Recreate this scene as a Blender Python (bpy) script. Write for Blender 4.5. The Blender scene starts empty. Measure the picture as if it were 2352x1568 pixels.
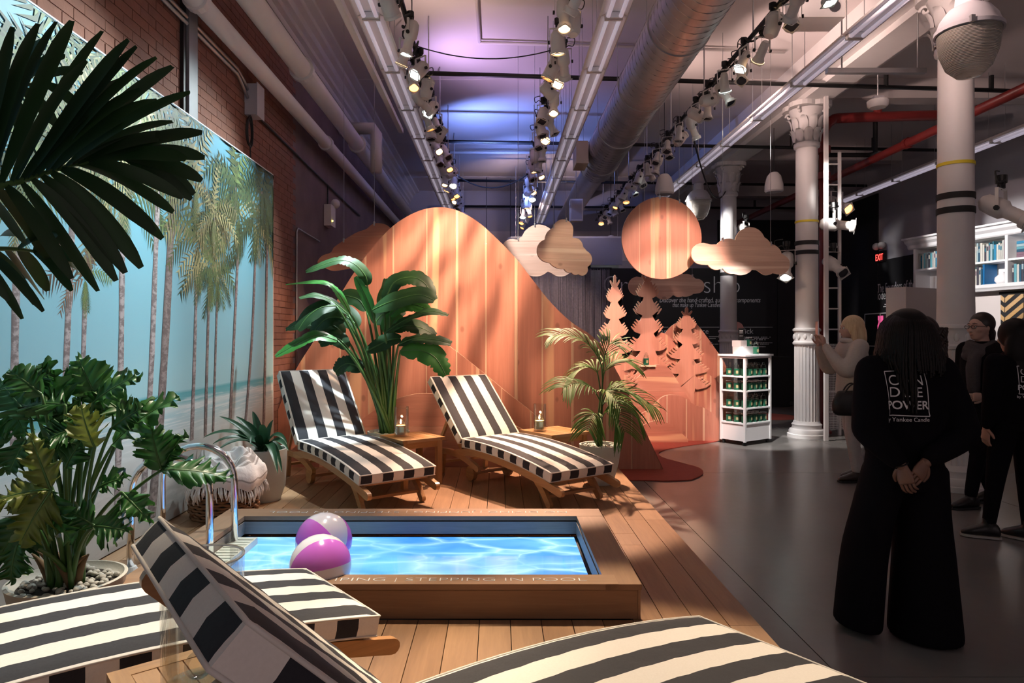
import bpy, bmesh, math, random
from mathutils import Vector, Matrix, Euler, Quaternion
random.seed(11)
R = math.radians
SC = bpy.context.scene
COL = SC.collection
# ------------------------------------------------------------------ camera
cam_d = bpy.data.cameras.new('camera'); cam = bpy.data.objects.new('camera', cam_d); COL.objects.link(cam)
cam_d.lens = 24.0; cam_d.sensor_width = 36.0; cam_d.clip_start = 0.05; cam_d.clip_end = 200
cam.location = (0, 0, 1.5); cam.rotation_euler = (R(90), 0, 0)
cam_d.shift_x = 31 / 2352; cam_d.shift_y = -14 / 2352
SC.camera = cam
# ------------------------------------------------------------------ world, exposure
W = bpy.data.worlds.new('world'); SC.world = W; W.use_nodes = True
bg = W.node_tree.nodes['Background']; bg.inputs[0].default_value = (1.0, 0.78, 0.80, 1); bg.inputs[1].default_value = 0.26
SC.view_settings.view_transform = 'Standard'; SC.view_settings.look = 'None'
SC.view_settings.gamma = 1.0; SC.view_settings.exposure = 0.25
SC.view_settings.use_curve_mapping = False
WARM = (1.0, 0.64, 0.44); WARMW = (1.0, 0.78, 0.54); COOL = (0.84, 0.98, 1.0); WHITE = (1.0, 0.95, 0.92)
PINK = (1.0, 0.60, 0.48); BLUSH = (1.0, .70, .62); BLUE = (0.20, 0.32, 1.0); PURPLE = (0.74, 0.50, 1.0)
# switched-on spotlights and added blush ceiling uplights, hung in the ceiling rows: row, distance along the row, target, colour, watts, cone, blend
LIT = [
 ('left', 5.0, (-2.4, 3.4, 1.7), COOL, 330, 75, .7),
 ('left', 7.0, (-2.4, 5.2, 1.9), COOL, 300, 72, .7),
 ('left', 8.2, (-2.4, 6.6, 1.6), WHITE, 110, 50, .6),
 ('left', 6.2, (-1.7, 6.35, 0.75), COOL, 900, 23, .5),
 ('left', 5.6, (-0.3, 7.6, 2.1), WARM, 760, 46, .8, 1),
 ('right', 5.4, (-0.9, 7.6, 1.6), WARM, 800, 48, .7, 1),
 ('right', 8.0, (0.35, 5.9, 0.4), WARM, 1600, 34, .25),
 ('right', 7.2, (-0.6, 5.2, 0.3), WARM, 620, 38, .5, 2),
 ('right', 4.9, (0.5, 2.2, 0.3), WARMW, 800, 34, .4),
 ('left', 4.4, (-1.1, 2.4, 0.4), WARMW, 620, 42, .5),
 ('far', 5.6, (2.3, 9.6, 1.05), PINK, 1000, 30, .4),
 ('far', 6.6, (2.1, 9.6, 1.7), PINK, 480, 36, .6),
 ('right', 6.8, (1.0, 8.5, 2.4), WARMW, 130, 24, .5),
 ('left', 6.6, (-2.4, 7.75, 0.9), WARM, 210, 34, .8),
 ('left', 7.95, (0.65, 9.2, 2.65), WHITE, 520, 24, .5),
 ('far', 7.4, (3.45, 9.3, 0.7), WHITE, 900, 19, .35),
 ('right', 7.6, (2.9, 9.0, 2.40), WARM, 120, 32, .6),
 ('far', 9.0, (4.4, 9.9, 0.5), WHITE, 420, 26, .5),
 ('left', 11.5, (0.2, 12.5, 5.4), BLUE, 240, 130, 1.0),
 ('right', 13.0, (0.9, 15.0, 5.4), BLUE, 200, 130, 1.0),
 ('left', 9.3, (-0.2, 9.4, 5.4), PURPLE, 80, 130, 1.0),
 ('far', 8.5, (7.5, 10.7, 2.7), WHITE, 1500, 24, .5),
 ('far', 11.5, (4.6, 15.6, 1.8), WHITE, 70, 40, .6),
 ('right', 12.3, (1.3, 15.4, 1.7), BLUSH, 260, 40, .8),
 ('right', 14.3, (1.2, 16.6, 5.3), BLUSH, 110, 140, 1.0),  # uplight added to brighten the far end of the ceiling
 ('far', 12.7, (8.2, 13.9, 1.9), WHITE, 520, 40, .6),
 ('far', 5.0, (6.4, 6.6, 5.4), BLUSH, 170, 110, 1.0),  # this and the next: uplights added to lift the right-hand ceiling
 ('far', 8.0, (6.4, 9.6, 5.4), BLUSH, 170, 110, 1.0),
 ('left', 3.7, (-0.3, 4.2, 5.4), BLUSH, 42, 150, 1.0),  # from here on, blush uplights added to brighten the ceiling paint
 ('right', 6.0, (0.6, 6.3, 5.4), BLUSH, 42, 150, 1.0),
 ('left', 7.6, (-0.6, 7.8, 5.4), BLUSH, 42, 150, 1.0),
 ('far', 6.1, (2.9, 6.3, 5.4), BLUSH, 42, 150, 1.0),
 ('far', 9.6, (3.4, 9.8, 5.4), BLUSH, 42, 150, 1.0),
 ('right', 10.4, (0.6, 10.6, 5.4), PURPLE, 40, 150, 1.0),
]
# ------------------------------------------------------------------ helpers
def tag(o, label=None, cat=None, group=None, kind=None):
    if label: o['label'] = label
    if cat: o['category'] = cat
    if group: o['group'] = group
    if kind: o['kind'] = kind
    return o
def E(name, label, cat, loc=(0, 0, 0), rz=0, group=None):
    o = bpy.data.objects.new(name, None); COL.objects.link(o)
    o.location = loc; o.rotation_euler = (0, 0, rz); o.empty_display_size = .1
    return tag(o, label, cat, group)
def pmat(p):
    m = Matrix.Translation(p.location) @ p.rotation_euler.to_matrix().to_4x4()
    return m
class MB:
    def __init__(s): s.v = []; s.f = []; s.uv = []; s.mi = []; s.col = None
    def add(s, vs, fs, uvs=None, mi=0, col=None):
        b = len(s.v); s.v += [tuple(v) for v in vs]
        for k, f in enumerate(fs):
            s.f.append(tuple(i + b for i in f)); s.mi.append(mi)
            s.uv.append(uvs[k] if uvs else None)
        if col is not None:
            if s.col is None: s.col = [(1, 1, 1, 1)] * b
            s.col += [tuple(col)] * len(vs)
        return s
    def box(s, c, d, rot=None, mi=0, col=None):
        x, y, z = d[0] / 2, d[1] / 2, d[2] / 2
        vs = [Vector((a * x, b * y, e * z)) for a in (-1, 1) for b in (-1, 1) for e in (-1, 1)]
        if rot is not None:
            m = rot if isinstance(rot, Matrix) else Euler(rot).to_matrix()
            vs = [m @ v for v in vs]
        vs = [v + Vector(c) for v in vs]
        return s.add(vs, [(0, 1, 3, 2), (4, 6, 7, 5), (0, 4, 5, 1), (2, 3, 7, 6), (0, 2, 6, 4), (1, 5, 7, 3)], mi=mi, col=col)
    def bx(s, x0, x1, y0, y1, z0, z1, mi=0):
        return s.box(((x0 + x1) / 2, (y0 + y1) / 2, (z0 + z1) / 2), (x1 - x0, y1 - y0, z1 - z0), mi=mi)
    def bar(s, a, b, w, h, up=(0, 0, 1), mi=0):
        a = Vector(a); b = Vector(b); d = b - a; L = d.length; d.normalize()
        u = Vector(up)
        if abs(d.dot(u)) > .98: u = Vector((1, 0, 0))
        x = d.cross(u).normalized(); z = x.cross(d)
        m = Matrix((x, d, z)).transposed()
        return s.box((a + b) / 2, (w, L, h), m, mi)
    def prism(s, poly, fn, t, mi=0, col=None):
        """poly: 2-d outline; fn(u,v,w) -> 3-d ; thickness t along w, centred"""
        n = len(poly)
        vs = [fn(u, v, -t / 2) for u, v in poly] + [fn(u, v, t / 2) for u, v in poly]
        fs = [tuple(range(n - 1, -1, -1)), tuple(range(n, 2 * n))] + [(i, (i + 1) % n, n + (i + 1) % n, n + i) for i in range(n)]
        return s.add(vs, fs, mi=mi, col=col)
    def tube(s, pts, r, n=8, cap=True, mi=0, flat=1.0, closed=False, col=None):
        pts = [Vector(p) for p in pts]; m = len(pts)
        rr = r if isinstance(r, (list, tuple)) else [r] * m
        vs = []; prev = None
        for i, p in enumerate(pts):
            if closed: t = pts[(i + 1) % m] - pts[i - 1]
            else: t = (pts[min(i + 1, m - 1)] - pts[max(i - 1, 0)])
            t.normalize()
            if prev is None:
                u = Vector((0, 0, 1)) if abs(t.z) < .9 else Vector((1, 0, 0))
                x = t.cross(u).normalized()
            else:
                x = (prev - t * prev.dot(t)).normalized()
            prev = x; y = t.cross(x)
            for k in range(n):
                a = 2 * math.pi * k / n
                vs.append(p + x * math.cos(a) * rr[i] + y * math.sin(a) * rr[i] * flat)
        fs = []
        for i in range(m if closed else m - 1):
            j = (i + 1) % m
            for k in range(n):
                fs.append((i * n + k, i * n + (k + 1) % n, j * n + (k + 1) % n, j * n + k))
        if cap and not closed:
            fs.append(tuple(range(n - 1, -1, -1))); fs.append(tuple(range((m - 1) * n, m * n)))
        return s.add(vs, fs, mi=mi, col=col)
    def lathe(s, prof, n=24, c=(0, 0, 0), cap=True, mi=0, M=None, rf=None):
        vs = []; c = Vector(c)
        for r, z in prof:
            for k in range(n):
                a = 2 * math.pi * k / n; q = r * (rf(k, n, z) if rf else 1)
                v = Vector((q * math.cos(a), q * math.sin(a), z))
                vs.append((M @ v if M else v) + c)
        m = len(prof); fs = []
        for i in range(m - 1):
            for k in range(n):
                fs.append((i * n + k, i * n + (k + 1) % n, (i + 1) * n + (k + 1) % n, (i + 1) * n + k))
        if cap:
            if prof[0][0] > 1e-5: fs.append(tuple(range(n - 1, -1, -1)))
            if prof[-1][0] > 1e-5: fs.append(tuple(range((m - 1) * n, m * n)))
        return s.add(vs, fs, mi=mi)
    def loft(s, rings, mi=0):
        """rings: list of lists of points (equal count)"""
        n = len(rings[0]); vs = [p for r in rings for p in r]; fs = []
        for i in range(len(rings) - 1):
            for k in range(n):
                fs.append((i * n + k, i * n + (k + 1) % n, (i + 1) * n + (k + 1) % n, (i + 1) * n + k))
        fs.append(tuple(range(n - 1, -1, -1))); fs.append(tuple(range((len(rings) - 1) * n, len(rings) * n)))
        return s.add(vs, fs, mi=mi)
    def grid(s, rows, mi=0, uvs=None, col=None):
        n = len(rows[0]); vs = [p for r in rows for p in r]; fs = []; fu = []
        for i in range(len(rows) - 1):
            for k in range(n - 1):
                fs.append((i * n + k, i * n + k + 1, (i + 1) * n + k + 1, (i + 1) * n + k))
                if uvs: fu.append((uvs[i][k], uvs[i][k + 1], uvs[i + 1][k + 1], uvs[i + 1][k]))
        return s.add(vs, fs, uvs=fu if uvs else None, mi=mi, col=col)
    def sphere(s, c, r, n=12, m=8, mi=0, sc=(1, 1, 1), rot=None):
        rows = []; c = Vector(c)
        vs = []
        for i in range(m + 1):
            th = math.pi * i / m
            for k in range(n):
                a = 2 * math.pi * k / n
                v = Vector((r * sc[0] * math.sin(th) * math.cos(a), r * sc[1] * math.sin(th) * math.sin(a), r * sc[2] * math.cos(th)))
                if rot is not None: v = rot @ v
                vs.append(c + v)
        fs = []
        for i in range(m):
            for k in range(n):
                fs.append((i * n + k, (i + 1) * n + k, (i + 1) * n + (k + 1) % n, i * n + (k + 1) % n))
        return s.add(vs, fs, mi=mi)
    def mesh(s, name, smooth=False):
        me = bpy.data.meshes.new(name); me.from_pydata(s.v, [], s.f)
        if any(u is not None for u in s.uv):
            ul = me.uv_layers.new(name='UVMap'); k = 0; d = ul.data
            for f, u in zip(s.f, s.uv):
                for i in range(len(f)):
                    if u: d[k].uv = u[i]
                    k += 1
        if s.col is not None:
            while len(s.col) < len(s.v): s.col.append((1, 1, 1, 1))
            ca = me.color_attributes.new('Col', 'FLOAT_COLOR', 'POINT')
            ca.data.foreach_set('color', [c for q in s.col for c in q])
        if any(s.mi): me.polygons.foreach_set('material_index', s.mi)
        if smooth: me.polygons.foreach_set('use_smooth', [True] * len(me.polygons))
        me.update()
        return me
    def build(s, name, mat, parent=None, loc=None, smooth=False, world=False, autos=False):
        me = s.mesh(name, smooth)
        for m in (mat if isinstance(mat, (list, tuple)) else [mat]): me.materials.append(m)
        if autos: smooth_angle(me)
        return link(name, me, parent, loc, world)
def smooth_angle(me, ang=40):
    bm = bmesh.new(); bm.from_mesh(me); bm.normal_update()
    for f in bm.faces: f.smooth = True
    for e in bm.edges:
        if len(e.link_faces) != 2 or e.calc_face_angle(0) > R(ang): e.smooth = False
    bm.to_mesh(me); bm.free()
def link(name, me, parent=None, loc=None, world=False):
    o = bpy.data.objects.new(name, me); COL.objects.link(o)
    if loc is not None: o.location = loc
    if parent is not None:
        o.parent = parent
        if world:
            m = pmat(parent)
            if parent.parent is not None: m = pmat(parent.parent) @ (parent.matrix_parent_inverse @ m)
            o.matrix_parent_inverse = m.inverted()
    return o
KIDS = {}
def kids(o): return [c for c in COL.objects if c.parent == o]
def copy_tree(o, parent=None, ch=None):
    c = o.copy(); COL.objects.link(c)
    if parent is not None: c.parent = parent
    for k in (o.children if ch is None else ch): copy_tree(k, c)
    return c
def fix_normals(me):
    bm = bmesh.new(); bm.from_mesh(me); bmesh.ops.recalc_face_normals(bm, faces=bm.faces); bm.to_mesh(me); bm.free()
def struct(name, mb, mat, parent=None, **k):
    o = mb.build(name, mat, parent, **k)
    if parent is None: o['kind'] = 'structure'
    return o
ORD = 'first second third fourth fifth sixth seventh eighth ninth tenth eleventh twelfth thirteenth fourteenth fifteenth sixteenth seventeenth eighteenth nineteenth twentieth'.split()
ORD += ['twenty-' + o for o in ORD[:9]] + ['thirtieth'] + ['thirty-' + o for o in ORD[:9]]
F = 1568.0
def at(px, py, Y): return Vector(((px - 1145) * Y / F, Y, 1.5 - (py - 770) * Y / F))
def cr(pts, n):
    """Catmull-Rom through points (tuples of any length), n samples per span"""
    out = []; P = [tuple(p) for p in pts]
    for i in range(len(P) - 1):
        p0 = P[max(i - 1, 0)]; p1 = P[i]; p2 = P[i + 1]; p3 = P[min(i + 2, len(P) - 1)]
        for k in range(n):
            t = k / n
            out.append(tuple(.5 * (2 * b + (c - a) * t + (2 * a - 5 * b + 4 * c - d) * t * t + (3 * b - a - 3 * c + d) * t ** 3) for a, b, c, d in zip(p0, p1, p2, p3)))
    out.append(P[-1]); return out
def lerp(a, b, t): return a + (b - a) * t
# ------------------------------------------------------------------ materials
class NT:
    def __init__(s, name):
        s.m = bpy.data.materials.new(name); s.m.use_nodes = True; s.t = s.m.node_tree
        s.b = s.t.nodes['Principled BSDF']; s.o = s.t.nodes['Material Output']
    def n(s, ty, **k):
        d = s.t.nodes.new(ty)
        for a, v in k.items(): setattr(d, a, v)
        return d
    def l(s, a, b): s.t.links.new(a, b)
    def mix(s, fac, a, b, mode='MIX'):
        d = s.n('ShaderNodeMix', data_type='RGBA', blend_type=mode)
        for sock, v in ((d.inputs[0], fac), (d.inputs[6], a), (d.inputs[7], b)):
            if hasattr(v, 'is_output') or isinstance(v, bpy.types.NodeSocket): s.l(v, sock)
            elif isinstance(v, (int, float)): sock.default_value = v
            else: sock.default_value = (*v[:3], 1)
        return d.outputs[2]
    def math(s, op, a, b=None, c=None):
        d = s.n('ShaderNodeMath', operation=op)
        for i, v in enumerate((a, b, c)):
            if v is None: continue
            if isinstance(v, bpy.types.NodeSocket): s.l(v, d.inputs[i])
            else: d.inputs[i].default_value = v
        return d.outputs[0]
    def ramp(s, fac, stops, interp='LINEAR'):
        d = s.n('ShaderNodeValToRGB'); d.color_ramp.interpolation = interp
        e = d.color_ramp.elements
        while len(e) < len(stops): e.new(.5)
        for q, (p, c) in zip(e, stops):
            q.position = p; q.color = (*c[:3], 1) if not isinstance(c, (int, float)) else (c, c, c, 1)
        s.l(fac, d.inputs[0]); return d.outputs[0]
    def coord(s, kind='Object', scale=(1, 1, 1), rnd=False):
        tc = s.n('ShaderNodeTexCoord'); mp = s.n('ShaderNodeMapping'); mp.inputs['Scale'].default_value = scale
        s.l(tc.outputs[kind], mp.inputs['Vector'])
        if rnd:
            oi = s.n('ShaderNodeObjectInfo'); mu = s.math('MULTIPLY', oi.outputs['Random'], 37.0)
            cb = s.n('ShaderNodeCombineXYZ'); s.l(mu, cb.inputs[0]); s.l(mu, cb.inputs[1]); s.l(mu, cb.inputs[2])
            s.l(cb.outputs[0], mp.inputs['Location'])
        return mp.outputs[0]
    def noise(s, vec, scale, detail=4, rough=.55, dist=0.0):
        d = s.n('ShaderNodeTexNoise'); d.inputs['Scale'].default_value = scale; d.inputs['Detail'].default_value = detail
        d.inputs['Roughness'].default_value = rough; d.inputs['Distortion'].default_value = dist
        s.l(vec, d.inputs['Vector']); return d.outputs[0]
    def bump(s, h, strength=.3, dist=.01):
        d = s.n('ShaderNodeBump'); d.inputs['Strength'].default_value = strength; d.inputs['Distance'].default_value = dist
        s.l(h, d.inputs['Height']); s.l(d.outputs[0], s.b.inputs['Normal'])
    def set(s, color=None, rough=None, metal=None, **k):
        for key, v in (('Base Color', color), ('Roughness', rough), ('Metallic', metal), *[(a.replace('_', ' '), b) for a, b in k.items()]):
            if v is None: continue
            i = s.b.inputs[key]
            if isinstance(v, bpy.types.NodeSocket): s.l(v, i)
            elif isinstance(v, (tuple, list)): i.default_value = (*v[:3], 1)
            else: i.default_value = v
        return s
def plain(name, c, rough=.6, metal=0.0, var=.12, sc=6.0, bump=0.0, rnd=False, **k):
    t = NT(name); v = t.coord('Object', rnd=rnd)
    n = t.noise(v, sc)
    col = t.mix(n, tuple(x * (1 - var) for x in c), tuple(min(1, x * (1 + var)) for x in c))
    t.set(color=col, rough=rough, metal=metal, **k)
    if bump: t.bump(t.noise(v, sc * 6), bump, .005)
    return t.m
def emis(name, c, st, base=(.8, .8, .8)):
    t = NT(name); t.set(color=base, Emission_Color=c, Emission_Strength=st)
    v = t.coord(); t.l(t.noise(v, 3), t.b.inputs['Roughness']); return t.m
def wood(name, c1, c2, axis=1, ring=14, stretch=.08, rough=.5, knots=False, rnd=True, tint=.18, streak=None, coat=0.0):
    t = NT(name); sc = [1.0, 1.0, 1.0]; sc[axis] = stretch
    v = t.coord('Object', tuple(sc), rnd=rnd)
    n1 = t.noise(v, ring, 6, .6, 1.2); n2 = t.noise(v, ring * 6, 3, .6)
    c = t.mix(t.ramp(n1, [(.3, 0.0), (.7, 1.0)]), c1, c2)
    c = t.mix(t.math('MULTIPLY', n2, .45), c, tuple(x * .5 for x in c1))
    if knots:
        vk = t.coord('Object', tuple(2.6 if i != axis else 1.7 for i in range(3)), rnd=rnd)
        vo = t.n('ShaderNodeTexVoronoi'); vo.inputs['Scale'].default_value = 1.6; t.l(vk, vo.inputs['Vector'])
        k = t.ramp(vo.outputs['Distance'], [(0.0, 1.0), (.07, .85), (.12, 0.0)])
        c = t.mix(t.math('MULTIPLY', k, .65), c, tuple(x * .35 for x in c1))
    if streak:
        n3 = t.noise(v, 5.0, 2, .5, .4)
        c = t.mix(t.math('MULTIPLY', t.ramp(n3, [(.60, 0.0), (.66, 1.0)]), .6), c, streak)
    if rnd:
        oi = t.n('ShaderNodeObjectInfo')
        c = t.mix(tint, c, t.ramp(oi.outputs['Random'], [(0, (.25, .18, .14)), (.5, tuple(x for x in c2)), (1, (.95, .75, .55))]), 'MIX')
    t.set(color=c, rough=rough); t.b.inputs['Coat Weight'].default_value = coat
    t.bump(n1, .12, .004); return t.m
def leafmat(name, c, c2, rough=.38, trans=.25):
    t = NT(name); v = t.coord('Object', rnd=True); n = t.noise(v, 5, 3)
    oi = t.n('ShaderNodeObjectInfo')
    col = t.mix(n, c, c2); col = t.mix(t.math('MULTIPLY', oi.outputs['Random'], .5), col, tuple(x * .5 for x in c))
    t.set(color=col, rough=rough); t.b.inputs['Specular IOR Level'].default_value = .5
    tr = t.n('ShaderNodeBsdfTranslucent'); t.l(col, tr.inputs[0])
    ms = t.n('ShaderNodeMixShader'); ms.inputs[0].default_value = trans
    t.l(t.b.outputs[0], ms.inputs[1]); t.l(tr.outputs[0], ms.inputs[2]); t.l(ms.outputs[0], t.o.inputs[0]); return t.m
def glassmat(name, tint=(1, 1, 1), rough=0.0):
    t = NT(name); v = t.coord(); n = t.noise(v, 2)
    tr = t.n('ShaderNodeBsdfTransparent'); tr.inputs[0].default_value = (.96 * tint[0], .97 * tint[1], .96 * tint[2], 1)
    gl = t.n('ShaderNodeBsdfGlossy'); t.l(t.math('MULTIPLY', n, .05), gl.inputs['Roughness'])
    lw = t.n('ShaderNodeLayerWeight'); lw.inputs[0].default_value = .32
    ms = t.n('ShaderNodeMixShader'); t.l(t.math('MULTIPLY', lw.outputs[0], .38), ms.inputs[0]); t.l(tr.outputs[0], ms.inputs[1]); t.l(gl.outputs[0], ms.inputs[2]); t.l(ms.outputs[0], t.o.inputs[0]); return t.m
M = {}
M['concrete'] = None
def mk_concrete():
    t = NT('polished_concrete'); v = t.coord('Object'); n = t.noise(v, .7, 2, .5); n2 = t.noise(v, 14, 4)
    c = t.mix(t.ramp(n, [(.25, 0), (.75, 1)]), (.17, .162, .153), (.205, .195, .183)); c = t.mix(t.math('MULTIPLY', n2, .2), c, (.10, .095, .09))
    t.set(color=c, rough=.27); return t.m
M['concrete'] = mk_concrete()
M['ceiling'] = plain('ceiling_paint', (.60, .55, .54), .75, var=.06, sc=.8)
M['white_paint'] = plain('white_paint', (.72, .70, .69), .55, var=.05)
M['grey_paint'] = plain('grey_paint', (.40, .39, .42), .7, var=.05, sc=1.5)
M['black_wall'] = plain('black_wall_paint', (.012, .012, .014), .6, var=.3, sc=2)
M['mortar'] = plain('mortar', (.17, .078, .052), .9, var=.25, sc=8, bump=.3)
def mk_brick(rnd):
    t = NT('brick_clay'); v = t.coord('Object', rnd=rnd); n = t.noise(v, 9, 5); n2 = t.noise(v, 1.3, 3)
    c = t.mix(n, (.17, .066, .042), (.27, .115, .075)); c = t.mix(t.ramp(n2, [(.45, 0), (.7, .6)]), c, (.16, .085, .07))
    t.set(color=c, rough=.85); t.bump(t.noise(v, 40, 4), .35, .006); return t.m
M['brick'] = mk_brick(False)
M['plaster'] = plain('old_plaster', (.17, .12, .12), .9, var=.4, sc=2.5, bump=.4)
M['black_metal'] = plain('black_metal', (.02, .02, .02), .45, .4, var=.3)
M['dull_steel'] = plain('dull_steel', (.20, .20, .21), .55, .3, var=.15)
M['steel'] = plain('galvanised_steel', (.46, .46, .47), .48, 1.0, var=.15, sc=4)
M['chrome'] = plain('chrome', (.82, .82, .84), .08, 1.0, var=.03)
M['red_paint'] = plain('red_pipe_paint', (.22, .022, .02), .4, var=.2)
M['teak'] = wood('teak', (.36, .165, .05), (.56, .29, .11), axis=1, ring=20, rough=.42, coat=.1)
M['deck'] = wood('deck_board', (.25, .125, .055), (.37, .20, .095), axis=1, ring=16, rough=.5, tint=.10)
M['pool_wood_x'] = wood('pool_board', (.25, .135, .07), (.33, .19, .105), axis=0, ring=16, rough=.5, tint=.05)
M['cedar_v'] = wood('cedar_veneer', (.43, .16, .105), (.58, .255, .175), axis=2, ring=9, stretch=.05, rough=.5, knots=True, tint=.10, streak=(.80, .52, .30))
M['cedar_h'] = wood('cedar_veneer_level', (.43, .16, .105), (.58, .255, .175), axis=0, ring=9, stretch=.05, rough=.5, knots=True, tint=.10, streak=(.80, .52, .30))
M['cedar_pale'] = wood('pale_cedar', (.60, .38, .30), (.76, .54, .44), axis=0, ring=9, stretch=.05, rough=.5, knots=True, tint=.06, streak=(.85, .70, .58))
M['sapwood'] = wood('sapwood_strip', (.62, .38, .25), (.76, .51, .35), axis=2, ring=9, stretch=.05, rough=.5, tint=.05)
M['cedar_edge'] = plain('plywood_edge', (.88, .70, .50), .6)
M['rug'] = plain('rust_rug', (.30, .055, .035), .95, var=.2, sc=30, bump=.4)
M['rubber'] = plain('black_rubber', (.015, .015, .015), .7)
M['cord'] = plain('cord_jacket', (.02, .02, .02), .5)
# ================================================================== the room
XL, XR, YB, YF, ZC = -2.46, 8.3, 18.4, -2.0, 5.4
fl = struct('floor', MB().bx(XL - .2, XR + .2, YF, YB + .2, -.12, -.006), M['mortar'])
xs = [XL - .2, 1.50, 4.55, XR + .2]; ys = [YF, 3.0, 7.45, 11.9, YB + .2]
for i in range(3):
    for j in range(4):
        MB().bx(xs[i] + .003, xs[i + 1] - .003, ys[j] + .003, ys[j + 1] - .003, -.006, 0).build('slab', M['concrete'], fl)
ce = struct('ceiling', MB().bx(XL - .2, XR + .2, YF, YB + .2, ZC, ZC + .15), M['ceiling'])
MB().bx(4.25, 4.95, YF, YB, 4.98, ZC).build('beam', M['white_paint'], ce)
MB().bx(4.40, 4.80, YF, YB, 4.90, 4.98).build('beam_soffit', M['white_paint'], ce)
MB().bx(2.05, 2.35, YF, YB, 5.12, ZC).build('beam', M['white_paint'], ce)
for y in (3.2, 6.9, 10.5, 14.2, 17.8):
    MB().bx(4.95, XR, y - .15, y + .15, 5.1, ZC).build('beam', M['ceiling'], ce)
for y in (10.4, 13.9, 16.8):
    MB().bx(XL, 4.25, y - .01, y + .01, ZC - .012, ZC).build('seam_batten', M['ceiling'], ce)
# cornice along the brick wall
cm = trim = MB()
prof = [(XL, 4.98), (XL + .05, 4.98), (XL + .05, 5.06), (XL + .10, 5.08), (XL + .10, 5.14), (XL + .15, 5.17), (XL + .16, 5.25), (XL + .22, 5.28), (XL + .23, 5.33), (XL + .32, 5.35), (XL + .32, ZC), (XL, ZC)]
cm.prism(prof, lambda u, v, w: Vector((u, (YF + YB) / 2 + w, v)), YB - YF)
struct('trim_1', cm, M['white_paint'])
# left wall: mortar core, bricks proud of it, rough plaster at the back
wl = struct('wall_left', MB().bx(XL - .2, XL - .0035, YF, 8.15, 0, 4.99), M['mortar'])
MB().bx(XL - .2, XL - .004, 8.15, YB, 0, 4.99).build('plaster', M['plaster'], wl)
bl, bh, jt = .205, .066, .006
bricks = []
row = 0; z = .02
while z + bh < 4.98:
    y = 2.9 + (row % 2) * (bl + jt) / 2
    while y < 8.1:
        if (z > 3.12 or y > 7.05) and not (z < 3.0 and y < 7.0):
            # apparent size and visibility in the view
            ym = y + bl / 2; py = 770 - (z + .03 - 1.5) / ym * F; px = 1145 + XL / ym * F
            vis = py > -5 and (z > 3.19 or y > 7.2)
            bricks.append((-(1 / ym) if vis else 1, y, z))
        y += bl + jt
    z += bh + jt; row += 1
bricks.sort()
bme = MB().box((0, 0, 0), (.016, bl, bh)).mesh('brick'); bme.materials.append(mk_brick(True))
for q, y, z in bricks[:300]:
    o = bpy.data.objects.new('brick', bme); COL.objects.link(o); o.parent = wl
    o.location = (XL - .007 + random.uniform(-.0012, .0016), y + bl / 2, z + bh / 2); o.rotation_euler = (random.uniform(-.01, .01), 0, random.uniform(-.012, .012))
mb = MB()
for q, y, z in bricks[300:]:
    mb.box((XL - .007 + random.uniform(-.0012, .0016), y + bl / 2, z + bh / 2), (.016, bl, bh))
tag(mb.build('brickwork', M['brick'], wl), kind='stuff')
# back and right walls
wb = struct('wall_back', MB().bx(XL - .2, XR + .2, YB, YB + .2, 0, ZC), M['grey_paint'])
MB().bx(XL, 5.2, YB - .02, YB, 3.5, 4.3).build('pale_band', M['ceiling'], wb)
wr = struct('wall_right', MB().bx(XR, XR + .2, YF, YB, 0, ZC), M['grey_paint'])
MB().bx(XR - .02, XR, 9.0, 14.9, 0, 3.12).build('black_panel', M['black_wall'], wr)
MB().bx(XR - .03, XR, 14.9, YB, 0, 4.6).build('black_panel', M['black_wall'], wr)
MB().bx(5.9, XR, YB - .03, YB, 0, 4.6).build('black_panel', M['black_wall'], wb)
# text
def text(name, s, size, mat, loc, rot, parent=None, align='LEFT', width=None, shear=0, ext=.001, space=1.0, thin=0.0):
    c = bpy.data.curves.new(name, 'FONT'); c.body = s; c.size = size; c.align_x = align; c.extrude = ext; c.shear = shear; c.space_character = space; c.offset = -thin
    c.materials.append(mat); o = bpy.data.objects.new(name, c); COL.objects.link(o)
    me = bpy.data.meshes.new_from_object(o.evaluated_get(bpy.context.evaluated_depsgraph_get())); bpy.data.objects.remove(o); bpy.data.curves.remove(c)
    if width:
        xs = [v.co.x for v in me.vertices]; k = width / (max(xs) - min(xs))
        for v in me.vertices: v.co.x *= k
    o = link(name, me, parent, loc); o.rotation_euler = rot
    return o
M['white_print'] = plain('white_print', (.75, .75, .75), .6, var=.03)
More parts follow.
